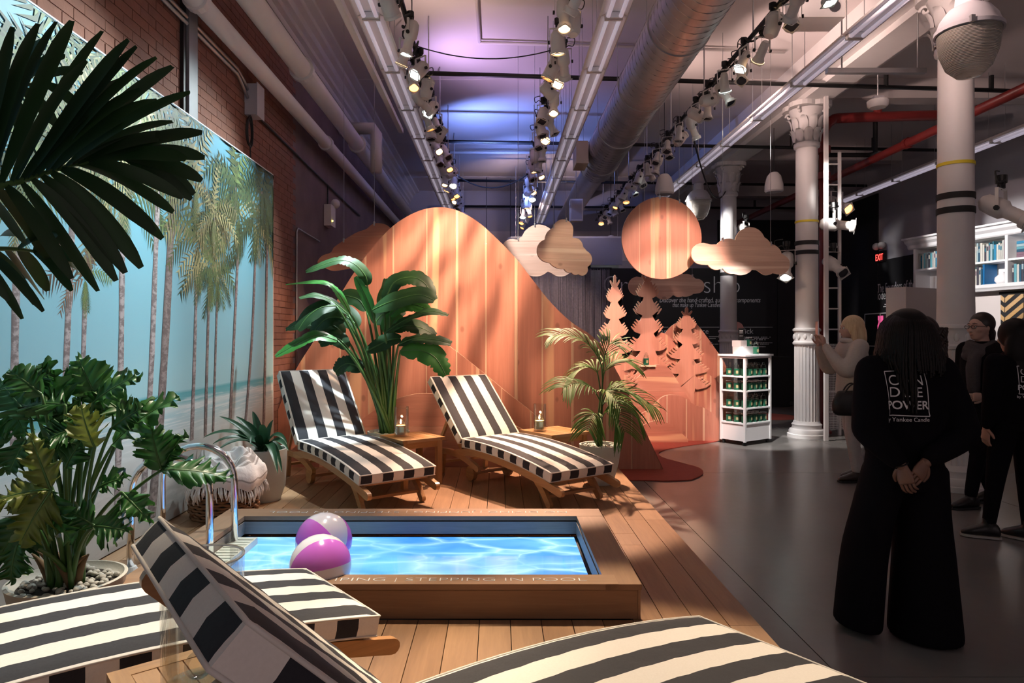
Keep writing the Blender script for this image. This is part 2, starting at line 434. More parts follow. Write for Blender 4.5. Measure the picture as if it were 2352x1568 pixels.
# black exhibit wall at the back, with its lettering
ew = E('exhibit_wall', 'tall black exhibit wall printed with white lettering behind the wooden hills', 'wall panel', (0, 15.6, 0))
MB().bx(2.35, 6.35, -.05, .05, 0, 3.03).build('panel', M['black_wall'], ew)
MB().bx(6.36, 6.95, -.05, .45, 0, 3.0).build('side_panel', M['black_wall'], ew)
rw = (R(90), 0, 0); f0 = -.052
def xy(px, py, Y=15.55): v = at(px, py, Y); return (v.x, f0, v.z)
text('title_lettering', 'Craftsmanship', .58, M['white_print'], xy(1702, 673), rw, ew, 'RIGHT', width=3.1, thin=.012)
text('lettering', 'Discover the hand-crafted, authentic components', .155, M['white_print'], xy(1514, 694), rw, ew, width=2.3, shear=.25)
text('lettering', 'that make up Yankee Candles.', .155, M['white_print'], xy(1656, 705), rw, ew, 'RIGHT', width=1.10, shear=.25)
for (x0, x1, t) in ((1512, 1535, 'Jar'), (1570, 1652, 'Fragrance'), (1690, 1775, 'Wick')):
    a, b = xy(x0, 751), xy(x1, 751)
    MB().bx(a[0], b[0], f0 - .001, f0 + .001, a[2] - .006, a[2] + .006).build('rule_line', M['white_print'], ew)
    pp = xy({'Jar': 1513, 'Fragrance': 1628, 'Wick': 1730}[t], 766)
    text('lettering', t, .17, M['white_print'], pp, rw, ew, 'RIGHT' if t != 'Jar' else 'LEFT')
    if t != 'Jar':
        for k, yy in enumerate((774, 777, 780, 787, 790, 796) if t == 'Wick' else (773, 777, 786, 790)):
            a = xy(x0 if t == 'Wick' else 1628, yy); b = xy(x1 - (k % 3) * 8, yy)
            n = 22; w = (b[0] - a[0]) / n
            mbl = MB()
            for i in range(n):
                if random.random() < .85: mbl.bx(a[0] + i * w, a[0] + i * w + w * .72, f0 - .001, f0 + .001, a[2] - .009, a[2] + .009)
            mbl.build('body_text', M['white_print'], ew)
c = xy(1692, 753)
MB().lathe([(0, 0), (.16, 0), (.16, .004), (0, .004)], 24, M=Matrix.Rotation(R(90), 3, 'X'), c=(c[0], f0, c[2] - .02)).build('printed_disc', plain('pink_print', (.62, .28, .24), .6), ew)
# string curtain of hundreds of threads beside the exhibit wall
sc_ = E('string_curtain', 'grey string curtain hanging left of the black exhibit wall', 'curtain', (0, 15.4, 0))
mb = MB()
for i in range(430):
    x = lerp(.35, 2.5, i / 429) + random.uniform(-.006, .006); y = random.uniform(-.05, .05)
    mb.box((x, y, 1.5), (random.uniform(.0022, .0042), .003, 3.0), (0, random.uniform(-.003, .003), 0))
tag(mb.build('thread', plain('grey_thread', (.50, .45, .48), .8, var=.5, sc=20), sc_), kind='stuff')
MB().tube([(.3, 0, 3.0), (2.55, 0, 3.0)], .03, 8).build('rail', M['black_metal'], sc_)
for x in (-.9, .25, 1.5, 2.2):
    t = E('far_partition', 'dark grey partition seen through the gaps behind the string curtain, %s from the left' % ORD[[-.9, .25, 1.5, 2.2].index(x)], 'partition', (x + .4, 17.2, 0))
    MB().bx(-.42, .42, -.04, .04, 0, 3.3).build('board', M['dull_steel'], t)
    MB().bx(-.45, .45, -.06, .06, 3.3, 3.36).build('cap_rail', M['black_metal'], t)
    MB().bx(-.45, .45, -.06, .06, 0, .1).build('skirting', M['black_metal'], t)
# wall graphics on the right wall
fg = E('wall_lettering', 'white lettering about the founders on the black right wall', 'sign', (XR - .022, 13.6, 0))
rr_ = (R(90), 0, R(-90))
def ry(px, py):
    Y = (XR - .03) * F / (px - 1145); return (0, Y - 13.6, 1.5 - (py - 770) * Y / F)
text('lettering', 'The Founders of the', .27, M['white_print'], ry(2014, 672), rr_, fg, width=1.35)
text('lettering', 'Modern Candle', .27, M['white_print'], ry(2008, 689), rr_, fg, width=1.15)
for k, (a, b, yy) in enumerate(((2031, 2045, 699), (2028, 2045, 704))):
    p, q = ry(a, yy), ry(b, yy); MB().bx(-.002, .001, min(p[1], q[1]), max(p[1], q[1]), p[2] - .012, p[2] + .012).build('body_text', M['white_print'], fg)
jp = E('jar_poster', 'framed panel with a pink printed jar on the black right wall', 'poster', (XR - .022, 14.6, 0))
def ry2(px, py): v = ry(px, py); return (v[0], v[1] + 13.6 - 14.6, v[2])
p, q = ry2(1986, 795), ry2(2060, 716); 
y0, y1, z0, z1 = min(p[1], q[1]), max(p[1], q[1]), p[2], q[2]
for (a, b, c_, d) in ((y0, y1, z0, z0 + .02), (y0, y1, z1 - .02, z1), (y0, y0 + .02, z0, z1), (y1 - .02, y1, z0, z1), ((y0 + y1) / 2 - .01, (y0 + y1) / 2 + .01, z0, z1)):
    MB().bx(-.012, 0, a, b, c_, d).build('frame_line', M['white_print'], jp)
yc = ry2(2022, 750)[1]; zc = (z0 + z1) / 2
hp = E('header_panel', 'pale blue grey header panel above the string curtain', 'wall panel', (1.6, 15.75, 3.12))
MB().bx(-1.3, 1.25, -.03, .03, 0, .62).build('panel', M['grey_paint'], hp); MB().bx(-1.32, 1.27, -.04, .04, .62, .66).build('cap', M['white_paint'], hp)
for x in (-1.2, 1.15): MB().tube([(x, 0, .66), (x, 0, 2.28)], .006, 5).build('rod', M['steel'], hp)
jar = [(-.2, -.33), (.2, -.33), (.23, -.28), (.23, .12), (.15, .2), (.15, .25), (.2, .27), (.2, .38), (-.2, .38), (-.2, .27), (-.15, .25), (-.15, .2), (-.23, .12), (-.23, -.28)]
MB().prism(jar, lambda u, v, w: Vector((-.004 + w, yc + u * .5, zc + v * .8)), .004).build('printed_jar', emis('pink_backlit', (1, .12, .35), .55, (.8, .1, .3)), jp)
ex = E('exit_sign', 'small red exit sign with emergency lamps high on the grey wall', 'sign', (XR - .03, 14.75, 3.1))
MB().bx(-.04, .02, -.17, .17, -.02, .22).build('housing', M['black_metal'], ex)
text('lettering', 'EXIT', .20, emis('exit_red', (1, .05, .04), 4, (.6, .02, .02)), (-.045, .15, .02), rr_, ex, width=.28)
for dy in (-.1, .1): MB().sphere((-.05, dy, .33), .08, 10, 8).build('lamp_head', M['white_paint'], ex, smooth=True)
# ================================================================== mural on the left wall
XM = -2.39
M['mural_print'] = None
def mk_mural():
    t = NT('mural_print'); tc = t.n('ShaderNodeTexCoord'); sp = t.n('ShaderNodeSeparateXYZ'); t.l(tc.outputs['Object'], sp.inputs[0])
    v = t.coord('Object', (1, .5, 2.2)); n = t.noise(v, 3.0, 5, .6); n2 = t.noise(t.coord('Object', (1, .25, 6)), 4.0, 5, .6)
    zz = t.math('ADD', sp.outputs[2], t.math('MULTIPLY', t.math('SUBTRACT', n2, .5), .06))
    zf = t.math('DIVIDE', zz, 3.2)
    c = t.ramp(zf, [(0, (.34, .33, .32)), (.13, (.55, .54, .52)), (.17, (.60, .60, .58)), (.24, (.62, .68, .68)), (.285, (.42, .62, .66)), (.30, (.64, .72, .72)), (.315, (.16, .46, .50)), (.333, (.10, .40, .46)), (.338, (.36, .61, .66)), (.45, (.28, .55, .64)), (.75, (.16, .45, .58)), (1, (.13, .40, .55))])
    beach = t.math('MULTIPLY', t.ramp(n, [(.50, 0), (.62, 1)]), t.ramp(zf, [(.12, 1), (.22, 0)]))
    c = t.mix(t.math('MULTIPLY', beach, .55), c, (.26, .25, .24))
    surf = t.math('MULTIPLY', t.ramp(t.noise(t.coord('Object', (1, .35, 9)), 5.0, 4, .6), [(.50, 0), (.60, 1)]), t.ramp(zf, [(.20, 0), (.25, 1), (.31, 1), (.325, 0)]))
    c = t.mix(t.math('MULTIPLY', surf, .75), c, (.78, .82, .82))
    sfar = t.math('MULTIPLY', t.ramp(t.math('DIVIDE', sp.outputs[1], 7.3), [(.80, 0), (.98, 1)]), t.ramp(zf, [(.18, 1), (.32, 0)]))
    c = t.mix(t.math('MULTIPLY', sfar, .8), c, (.34, .29, .19))
    t.set(color=c, rough=.55); return t.m
mu = E('beach_mural', 'huge beach photo mural of tall palms on the left brick wall', 'mural', (XM, 0, 0))
MB().bx(-.05, 0, .6, 7.23, .16, 3.197).build('print_panel', mk_mural(), mu)
for (a, b, c_, d) in ((.6, 7.24, 3.197, 3.207), (7.23, 7.24, .16, 3.197)):
    MB().bx(-.052, .003, a, b, c_, d).build('edge_trim', M['white_print'], mu)
def mp(px, py):
    Y = -XM * F / (1145 - px); return (Y, 1.5 - (py - 770) * Y / F)
def mk_vcol():
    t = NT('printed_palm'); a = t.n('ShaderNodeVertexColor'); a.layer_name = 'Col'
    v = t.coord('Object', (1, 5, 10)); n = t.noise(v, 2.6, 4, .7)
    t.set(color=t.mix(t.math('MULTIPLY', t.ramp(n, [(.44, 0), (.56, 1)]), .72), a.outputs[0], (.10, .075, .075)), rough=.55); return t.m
def mk_vcol2():
    t = NT('printed_fronds'); a = t.n('ShaderNodeVertexColor'); a.layer_name = 'Col'
    n = t.noise(t.coord('Object'), 8.0, 3); t.set(color=t.mix(t.math('MULTIPLY', n, .3), a.outputs[0], (.07, .09, .04)), rough=.55); return t.m
MPT, MPF = mk_vcol(), mk_vcol2()
rng = random.Random(5)
def palm(trunk, r0, r1, crown, L, nf, tone, lay):
    """trunk: pixel path bottom->top on the mural; crown: pixel point"""
    x = .0005 + lay * .00032
    pts = [mp(*p) for p in trunk]
    pts = cr(pts, 6); n = len(pts); Lr = []; 
    for i, (y, z) in enumerate(pts):
        r = lerp(r0, r1, i / (n - 1)) * (1 + rng.uniform(-.08, .08)); Lr.append([(x, y - r, z), (x, y - r * .2, z), (x, y + r, z)])
    g = MB(); g.grid(Lr, col=tone[0])
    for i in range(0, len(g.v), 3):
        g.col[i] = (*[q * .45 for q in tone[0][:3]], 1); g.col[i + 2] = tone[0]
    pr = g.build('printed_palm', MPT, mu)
    cy, cz = mp(*crown); fb = MB(); xx = x + .00008
    for k in range(nf):
        a = rng.uniform(-.5, math.pi + .5) if k % 3 else rng.uniform(-1.9, -1.2)
        ll = L * rng.uniform(.7, 1.1) * (1 if k % 3 else .55); sgn = 1 if math.cos(a) > 0 else -1
        base = tone[1 + (rng.random() < .35)]; kk = rng.uniform(.35, 1.3); c = tuple(q * kk for q in base[:3]) + (1,)
        y, z = cy, cz; dy, dz = math.cos(a), math.sin(a); m = 11; step = ll / m; P = []
        for i in range(m + 1):
            P.append((y, z)); y += dy * step; z += dz * step
            dz -= 1.7 / m * (1 if k % 3 else .2); q = math.hypot(dy, dz); dy /= q; dz /= q
        xx += .000012
        for i in range(1, m, 1):
            y, z = P[i]; ty, tz = P[i + 1][0] - P[i - 1][0], P[i + 1][1] - P[i - 1][1]; q = math.hypot(ty, tz) + 1e-6; ty /= q; tz /= q
            w = ll * .30 * math.sin(math.pi * min(1, .15 + .8 * i / m)) * rng.uniform(.7, 1.1)
            for s in (-1, 1):
                ny, nz = -tz * s, ty * s
                ey = y + (ny * .65 + ty * .6) * w; ez = z + (nz * .65 + tz * .6) * w - w * .35
                ez = min(ez, 3.19); ey = min(ey, 7.225)
                kk = rng.uniform(.7, 1.3); cc = tuple(u * kk for u in c[:3]) + (1,)
                hw = ll * .026
                zz = min(z, 3.19); yy = min(y, 7.225)
                fb.add([(xx, yy - ty * hw, min(zz - tz * hw, 3.19)), (xx, yy + ty * hw, min(zz + tz * hw, 3.19)), (xx, ey, ez)], [(0, 1, 2)], col=cc)
    fb.build('printed_fronds', MPF, pr)
GR = (.46, .40, .40, 1); BR = (.30, .25, .24, 1)
G1, G2, Y1, B1 = (.06, .12, .045, 1), (.14, .21, .07, 1), (.40, .38, .19, 1), (.20, .12, .08, 1)
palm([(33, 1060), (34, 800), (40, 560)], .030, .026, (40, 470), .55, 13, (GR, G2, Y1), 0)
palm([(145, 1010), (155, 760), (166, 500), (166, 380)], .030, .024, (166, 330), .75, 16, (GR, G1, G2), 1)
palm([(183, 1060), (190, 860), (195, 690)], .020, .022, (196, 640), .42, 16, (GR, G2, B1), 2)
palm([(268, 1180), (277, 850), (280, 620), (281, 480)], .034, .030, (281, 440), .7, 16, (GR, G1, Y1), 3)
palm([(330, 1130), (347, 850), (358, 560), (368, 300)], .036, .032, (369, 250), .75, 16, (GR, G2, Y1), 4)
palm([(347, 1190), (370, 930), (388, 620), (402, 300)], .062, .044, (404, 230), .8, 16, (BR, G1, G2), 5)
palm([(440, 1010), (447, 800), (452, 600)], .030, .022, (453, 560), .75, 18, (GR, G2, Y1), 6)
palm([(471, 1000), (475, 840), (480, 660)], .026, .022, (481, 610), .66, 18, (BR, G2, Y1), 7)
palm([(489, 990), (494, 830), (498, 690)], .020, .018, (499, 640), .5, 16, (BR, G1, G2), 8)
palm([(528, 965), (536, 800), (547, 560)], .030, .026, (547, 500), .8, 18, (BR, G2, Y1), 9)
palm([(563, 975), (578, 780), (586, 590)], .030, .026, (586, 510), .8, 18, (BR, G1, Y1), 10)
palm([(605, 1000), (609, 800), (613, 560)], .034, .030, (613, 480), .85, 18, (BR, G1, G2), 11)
for ei, (px, py, L, tn) in enumerate(((300, 250, .8, (GR, G1, Y1)), (200, 200, .8, (GR, G2, Y1)), (450, 420, .8, (GR, G2, Y1)), (540, 430, .8, (GR, G1, G2)), (110, 150, .8, (GR, G1, Y1)), (60, 330, .7, (GR, G2, G1)), (600, 440, .7, (BR, G1, G1)), (340, 330, .6, (GR, G2, Y1)), (230, 350, .6, (GR, Y1, G1)), (490, 500, .6, (GR, Y1, G2)))):
    palm([(px, py + 60), (px, py)], .012, .012, (px, py), L, 16, tn, 12 + ei)
# ================================================================== deck
DZ = .15
dk = E('timber_deck', 'raised timber deck of narrow brown boards around the pool', 'deck', (0, 0, 0))
MB().bx(XL + .02, 1.20, .3, 6.98, .005, DZ - .024).build('frame', M['rubber'], dk)
bw = .1455
def board(x0, x1, y0, y1):
    m = MB(); e = .003
    m.bx(x0 + .002, x1 - .002, y0 + .0015, y1 - .0015, DZ - .024, DZ)
    return m.build('board', M['deck'], dk)
x = 1.22
xs_ = []
for k in range(26):
    x1 = 1.22 - k * bw; x0 = x1 - bw
    if x1 < XL + .02: break
    x0 = max(x0, XL + .02)
    if k < 2:
        cuts = [.3, 3.18, 5.0, 7.0]
    else:
        cuts = [.3, 2.2 + 1.1 * ((k * 7) % 3), 3.24, 4.65, 7.0] if k < 22 else [.3, 2.4 + (k % 2), 4.9 - (k % 2) * .8, 7.0]
    cuts = sorted(set(cuts))
    for a, b in zip(cuts[:-1], cuts[1:]):
        if b - a < .2: continue
        if x0 > -1.80 and x1 < .66 and a >= 3.23 and b <= 4.66: continue
        board(x0, x1, a, b)
MB().bx(1.20, 1.216, .3, 7.0, .0, DZ - .024).build('fascia', M['deck'], dk)
# rug
rp = [(2.0, 7.06), (2.2, 7.35), (2.26, 7.7), (2.12, 8.05), (2.0, 8.4), (2.1, 8.8), (2.5, 9.2), (3.0, 9.55), (3.3, 9.9), (3.6, 10.3), (3.3, 11.0), (-2.0, 11.0), (-2.05, 7.06), (1.2, 7.04), (1.7, 7.0)]
rp = cr(rp + [rp[0]], 6)[:-1]
tag(MB().prism(rp, lambda u, v, w: Vector((u, v, .006 + w)), .010).build('rug', M['rug']), 'rust red rug with a wavy edge under the wooden hills', 'rug')
tag(MB().lathe([(0, .001), (.5, .001), (.5, .010), (0, .010)], 32, c=(5.0, 12.6, 0)).build('rug', M['rug']), 'small round rust rug beyond the candle stand near the white column', 'rug')
# ================================================================== columns
def column(X, Y, label, strap=True):
    t = E('cast_iron_column', label, 'column', (X, Y, 0))
    r = .158; n = 96
    MB().lathe([(.27, 0), (.27, .05), (.245, .055), (.25, .09), (.235, .12), (.21, .13), (.20, .16), (.21, .19), (.19, .21), (.18, .24)], 40).build('base', M['white_paint'], t, autos=True)
    MB().lathe([(.172, .24), (.172, .9), (.172, 1.36)], n, rf=lambda k, n_, z: 1.0 - .05 * (0 if k % 4 in (0,) else 1) ).build('fluted_shaft', M['white_paint'], t)
    MB().lathe([(.174, 1.36), (.192, 1.37), (.196, 1.395), (.18, 1.41), (.174, 1.42), (.174, 1.54), (.182, 1.555), (.196, 1.57), (.194, 1.595), (.168, 1.61)], 40).build('band', M['white_paint'], t, autos=True)
    for k in range(12):
        a = 2 * math.pi * k / 12
        c = Vector((math.cos(a) * .182, math.sin(a) * .172, 1.48))
        MB().sphere(c, .03, 8, 6, sc=(.4, .8, 1.4), rot=Matrix.Rotation(a, 3, 'Z')).build('rosette', M['white_paint'], t, smooth=True)
    MB().lathe([(r + .005, 1.61), (r, 1.9), (r - .006, 4.25), (r + .02, 4.27), (r + .025, 4.30), (r + .02, 4.33)], 40).build('shaft', M['white_paint'], t, autos=True)
    cp = MB().lathe([(.16, 4.33), (.17, 4.5), (.20, 4.7), (.25, 4.82)], 24).build('capital', M['white_paint'], t, autos=True)
    for ring, (z0, h, rr_, cnt) in enumerate(((4.34, .22, .175, 10), (4.48, .26, .19, 10))):
        for k in range(cnt):
            a = 2 * math.pi * (k + .5 * ring) / cnt; rows = []
            for i in range(7):
                q = i / 6; w = .055 * (math.sin(math.pi * (q * .8 + .15)) + .15); out = rr_ + .05 * q ** 3 * 1.6 + .01; zz = z0 + h * q - (.05 * max(0, q - .8) * 5)
                rows.append([Vector((math.cos(a) * out - math.sin(a) * s * w, math.sin(a) * out + math.cos(a) * s * w, zz)) + Vector((math.cos(a), math.sin(a), 0)) * (.012 * (1 - s * s)) for s in (-1, -.5, 0, .5, 1)])
            MB().grid(rows).build('leaf', M['white_paint'], cp, smooth=True)
    for k in range(4):
        a = math.pi / 4 + k * math.pi / 2; pts = []
        for i in range(14):
            q = i / 13 * 2.2 * math.pi; rad = .055 * (1 - i / 16); pts.append((math.cos(a) * (.26 + rad * math.cos(q)), math.sin(a) * (.26 + rad * math.cos(q)), 4.78 + rad * math.sin(q)))
        MB().tube(pts, .018, 6).build('volute', M['white_paint'], cp, smooth=True)
    m = MB(); ab = []
    for k in range(32):
        a = 2 * math.pi * k / 32; q = .27 + .08 * abs(math.cos(2 * a + math.pi / 2)) ; ab.append((q * math.cos(a) * 1.0, q * math.sin(a)))
    m.prism(ab, lambda u, v, w: Vector((u, v, 4.865 + w)), .07); m.build('abacus', M['white_paint'], t)
    if strap:
        for z in (2.72, 2.86):
            MB().lathe([(.157, z - .03), (.166, z - .03), (.166, z + .03), (.157, z + .03)], 32).build('black_strap', M['rubber'], t, autos=True)
        MB().lathe([(.157, 3.16), (.164, 3.16), (.164, 3.19), (.157, 3.19)], 32).build('yellow_tape', plain('yellow_tape', (.75, .6, .03), .5), t, autos=True)
    return t
column(4.50, 6.72, 'white cast iron column nearest the bookcase, behind the woman with glasses')
column(4.56, 10.1, 'white cast iron column with black straps beside the ladder')
column(4.58, 13.6, 'white cast iron column rising behind the candle stand')
# ================================================================== strip lights
def stripfix():
    t = E('strip_light', '', 'ceiling light', (0, 0, 0))
    prof = [(-.13, .03), (-.05, .09), (.05, .09), (.13, .03), (.115, .02), (.05, .045), (-.05, .045), (-.115, .02)]
    MB().prism(prof, lambda u, v, w: Vector((u, w, v)), 1.205).build('reflector', M['white_paint'], t)
    for x in (-.055, .055):
        MB().tube([(x, -.575, .005), (x, .575, .005)], .019, 10).build('tube', emis('tube_added_glow', (.90, .80, 1.0), .24, (.82, .80, .82)), t, smooth=True)  # faint glow added to switched-off tubes so the fixtures look brighter
    for y in (-.585, .585):
        MB().box((0, y, .015), (.16, .02, .05)).build('socket', M['white_paint'], t)
    for y in (-.45, .45):
        MB().tube([(0, y, .09), (0, y, 1.06)], .004, 5).build('hanger', M['steel'], t)
    return t
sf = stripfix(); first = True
def striprow(X, Z, y0, n, where, side_rail=False):
    global first
    for i in range(n):
        o = sf if first else copy_tree(sf); first = False
        o.location = (X, y0 + i * 1.22, Z)
        tag(o, 'twin-tube strip light in the %s ceiling row, %s from the front' % (where, ORD[i]), 'ceiling light', 'strip lights in the %s row' % where)
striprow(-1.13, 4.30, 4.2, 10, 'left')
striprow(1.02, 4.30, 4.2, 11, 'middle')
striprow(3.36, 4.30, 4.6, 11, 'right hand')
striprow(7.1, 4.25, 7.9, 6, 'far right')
rl = MB(); rl.bx(-1.37, -1.31, 4.8, 9.4, 4.28, 4.34)
tag(rl.build('light_rail', M['white_paint']), 'thin white rail running beside the left strip lights', 'rail')
# ================================================================== pipes and ducts
def pipe(name, label, pts, r, mat, cat='pipe', fl=None, n=14):
    t = E(name, label, cat, pts[0]); MB().tube(pts, r, n).build('run', mat, t, world=True, smooth=True)
    for q in (fl or []):
        a = Vector(q[0]); d = Vector(q[1]).normalized() * .035
        MB().tube([a - d, a + d], r * 1.28, n).build('collar', mat, t, world=True, smooth=False)
    return t
pipe('wall_pipe', 'thick white insulated pipe running high along the brick wall', [(-2.13, .5, 4.38), (-2.13, 17.5, 4.38)], .105, M['white_paint'], fl=[((-2.13, y, 4.38), (0, 1, 0)) for y in (4.5, 7.4, 10.3)])
pipe('wall_pipe', 'thinner white pipe running just below the thick one along the brick wall', [(-2.30, .5, 4.06), (-2.30, 17.5, 4.06)], .078, M['white_paint'], fl=[((-2.30, y, 4.06), (0, 1, 0)) for y in (5.2, 9.1)])
pipe('elbow_pipe', 'white pipe with an elbow dropping behind the far brick wall pipes', [(-1.88, 10.5, 4.0), (-1.88, 10.5, 4.60), (-1.92, 10.5, 4.68), (-2.45, 10.5, 4.68)], .09, M['white_paint'])
pipe('conduit_pair', 'upper steel conduit clipped along the brick wall above the mural', [(XL + .03, 2.5, 3.98), (XL + .03, 6.35, 3.98), (XL + .03, 6.5, 3.93), (XL + .03, 6.62, 3.88)], .016, M['steel'], 'conduit', n=8)
pipe('conduit_pair', 'lower steel conduit clipped along the brick wall above the mural', [(XL + .03, 2.5, 3.93), (XL + .03, 6.35, 3.93), (XL + .03, 6.48, 3.87), (XL + .03, 6.62, 3.80)], .016, M['steel'], 'conduit', n=8)
pipe('cable_run', 'dark cables running back along the brick wall from the junction box', [(XL + .02, 6.75, 3.72), (XL + .02, 7.6, 3.7), (XL + .02, 9.0, 3.66), (XL + .02, 12.0, 3.6)], .014, M['cord'], 'cable', n=6)
jb = E('junction_box', 'grey junction box with a coiled cable on the brick wall', 'electrical box', (XL, 6.7, 3.78))
MB().bx(0, .12, -.09, .09, -.14, .16).build('box', M['grey_paint'], jb); MB().bx(.12, .128, -.10, .10, -.15, .17).build('lid', M['grey_paint'], jb)
for k in range(4):
    MB().tube([(.03 + .006 * k, -.06 + .07 * math.cos(a) , -.30 + (.13 + .008 * k) * math.sin(a)) for a in [2 * math.pi * i / 16 for i in range(16)]], .006, 5, closed=True).build('cable_coil', M['cord'], jb)
MB().tube([(.03, -.02, -.4), (.03, -.01, -.62), (.02, 0, -.78)], .006, 5).build('cable', M['cord'], jb)
tag(MB().bx(XL, XL + .05, 5.32, 5.47, 3.2, 4.98).build('wall_post', M['dull_steel']), 'grey steel post on the brick wall rising behind the mural', 'post')
tag(MB().bx(XL, XL + .03, 5.27, 5.31, 2.9, 4.98).build('wall_post', M['black_metal']), 'dark angle beside the grey steel post on the brick wall, nearer side', 'post')
tag(MB().bx(XL, XL + .03, 5.48, 5.52, 2.9, 4.98).build('wall_post', M['black_metal']), 'dark angle beside the grey steel post on the brick wall, farther side', 'post')
pipe('wall_conduit', 'thin conduit with a bend on the brick wall beside the mural', [(XL + .02, 8.25, .3), (XL + .02, 8.25, 2.75), (XL + .02, 8.3, 2.80), (XL + .02, 9.3, 2.78)], .012, M['steel'], 'conduit', n=6)
em = E('emergency_light', 'small white emergency light box on the brick wall', 'lamp', (XL, 9.75, 3.2))
MB().bx(0, .1, -.13, .13, -.15, .15).build('box', M['white_paint'], em); MB().sphere((.1, .12, .2), .07, 10, 7).build('lamp_head', M['white_paint'], em, smooth=True)
MB().sphere((.11, -.08, -.08), .012, 6, 4).build('indicator', emis('amber_led', (1, .7, .1), 6), em)
MB().tube([(.02, 0, .15), (.02, .0, .45)], .012, 5).build('cable', M['cord'], em)
# spiral duct
dt = E('spiral_duct', 'big galvanised spiral duct hanging under the ceiling', 'duct', (1.72, 4.0, 4.45))
MB().lathe([(.30, 0), (.30, 7.9)], 40, cap=False, M=Matrix.Rotation(R(-90), 3, 'X')).build('shell', M['steel'], dt, smooth=True)
mb = MB(); P = []
for i in range(0, 62 * 16 + 1):
    a = 2 * math.pi * i / 16; P.append((.303 * math.cos(a), 7.9 * i / (62 * 16), .303 * math.sin(a)))
mb.tube(P, .004, 4); tag(mb.build('seam_rib', M['steel'], dt), kind='stuff')
for y in (.9, 2.5, 4.1, 5.7, 7.3):
    MB().lathe([(.30, y - .03), (.312, y - .03), (.312, y + .03), (.30, y + .03)], 40, cap=False, M=Matrix.Rotation(R(-90), 3, 'X')).build('coupling', M['steel'], dt)
    for s in (-1, 1): MB().tube([(s * .31, y, 0), (s * .31, y, .95)], .004, 5).build('hanger', M['steel'], dt)
MB().lathe([(.30, 7.9), (.22, 8.2), (.22, 13.5)], 28, cap=False, M=Matrix.Rotation(R(-90), 3, 'X')).build('reduced_duct', M['steel'], dt, smooth=True)
MB().bx(-.50, -.31, 6.7, 7.2, -.25, .1).build('damper_box', plain('cream_box', (.55, .48, .35), .6), dt)
# sprinkler pipes across the ceiling
for i, (xa, ya, za, xb, yb, zb) in enumerate(((-1.2, 8.65, 4.83, 8.2, 9.4, 4.83), (-1.25, 11.7, 4.83, 8.2, 12.3, 4.83), (-1.3, 14.65, 4.83, 8.2, 15.2, 4.83), (-1.4, 17.6, 4.83, 8.2, 17.9, 4.83))):
    p = pipe('sprinkler_pipe', 'thin black pipe crossing under the ceiling, %s from the front' % ORD[i], [(xa, ya, za), (xb, yb, zb)], .03, M['black_metal'], n=8)
    for x in (5.2, 6.7): MB().tube([(x, lerp(ya, yb, (x - xa) / (xb - xa)), za), (x, lerp(ya, yb, (x - xa) / (xb - xa)), za + .2)], .03, 8).build('tee', M['black_metal'], p, world=True)
# red fire main
rm = E('fire_main', 'red fire standpipe rising beside the white ladder', 'pipe', (5.0, 10.5, 0))
MB().tube([(0, 0, 0), (0, 0, 4.3)], .065, 14).build('riser', M['red_paint'], rm, smooth=True)
MB().lathe([(.12, 0), (.12, .03), (.09, .05), (.09, .10)], 18).build('flange', M['red_paint'], rm)
for z in (3.95, 4.35): MB().lathe([(.10, z - .05), (.10, z + .05)], 16).build('coupling', M['red_paint'], rm)
MB().tube(cr([(0, 0, 4.3), (0, 0, 4.62), (.12, 0, 4.8), (.4, -.02, 4.84), (1.9, -.15, 4.84)], 6), .075, 14).build('branch', M['red_paint'], rm, smooth=True)
MB().tube([(.8, -.06, 4.84), (.8, -.06, 5.03)], .06, 10).build('valve', M['red_paint'], rm)
MB().tube([(.02, .1, 4.30), (.75, .1, 4.30), (.85, .1, 4.34), (.85, .1, 4.84)], .035, 8).build('bypass', M['black_metal'], rm)
pipe('fire_branch', 'long red pipe running back under the ceiling at the right', [(5.75, 3.5, 4.2), (5.75, 17.5, 4.2)], .06, M['red_paint'], fl=[((5.75, y, 4.2), (0, 1, 0)) for y in (6.5, 9.6, 12.4)])
# ladder
ld = E('wall_ladder', 'white fixed ladder with a mesh guard beside the red standpipe', 'ladder', (4.93, 10.25, 0))
for x in (0, .19): MB().bx(x - .018, x + .018, -.02, .02, 0, 4.25).build('rail', M['white_paint'], ld)
for k in range(13): MB().tube([(0, 0, .35 + k * .31), (.19, 0, .35 + k * .31)], .012, 8).build('rung', M['white_paint'], ld)
mb = MB()
for i in range(28):
    mb.bar((.0 + .48 * i / 27, -.03, .1), (.0 + .48 * i / 27, -.03, 1.37), .007, .004)
for i in range(52): mb.bar((0, -.03, .1 + i * .0249), (.48, -.03, .1 + i * .0249), .004, .007)
tag(mb.build('mesh_guard', M['white_paint'], ld), kind='stuff')
for x in (0, .48): MB().bx(x - .012, x + .012, -.045, -.02, 0, 1.4).build('guard_post', M['white_paint'], ld)
tag(MB().bx(4.64, 4.69, 9.70, 9.75, 0, 4.90).build('service_post', M['white_paint']), 'slim white square post standing in front of the ladder column', 'post')
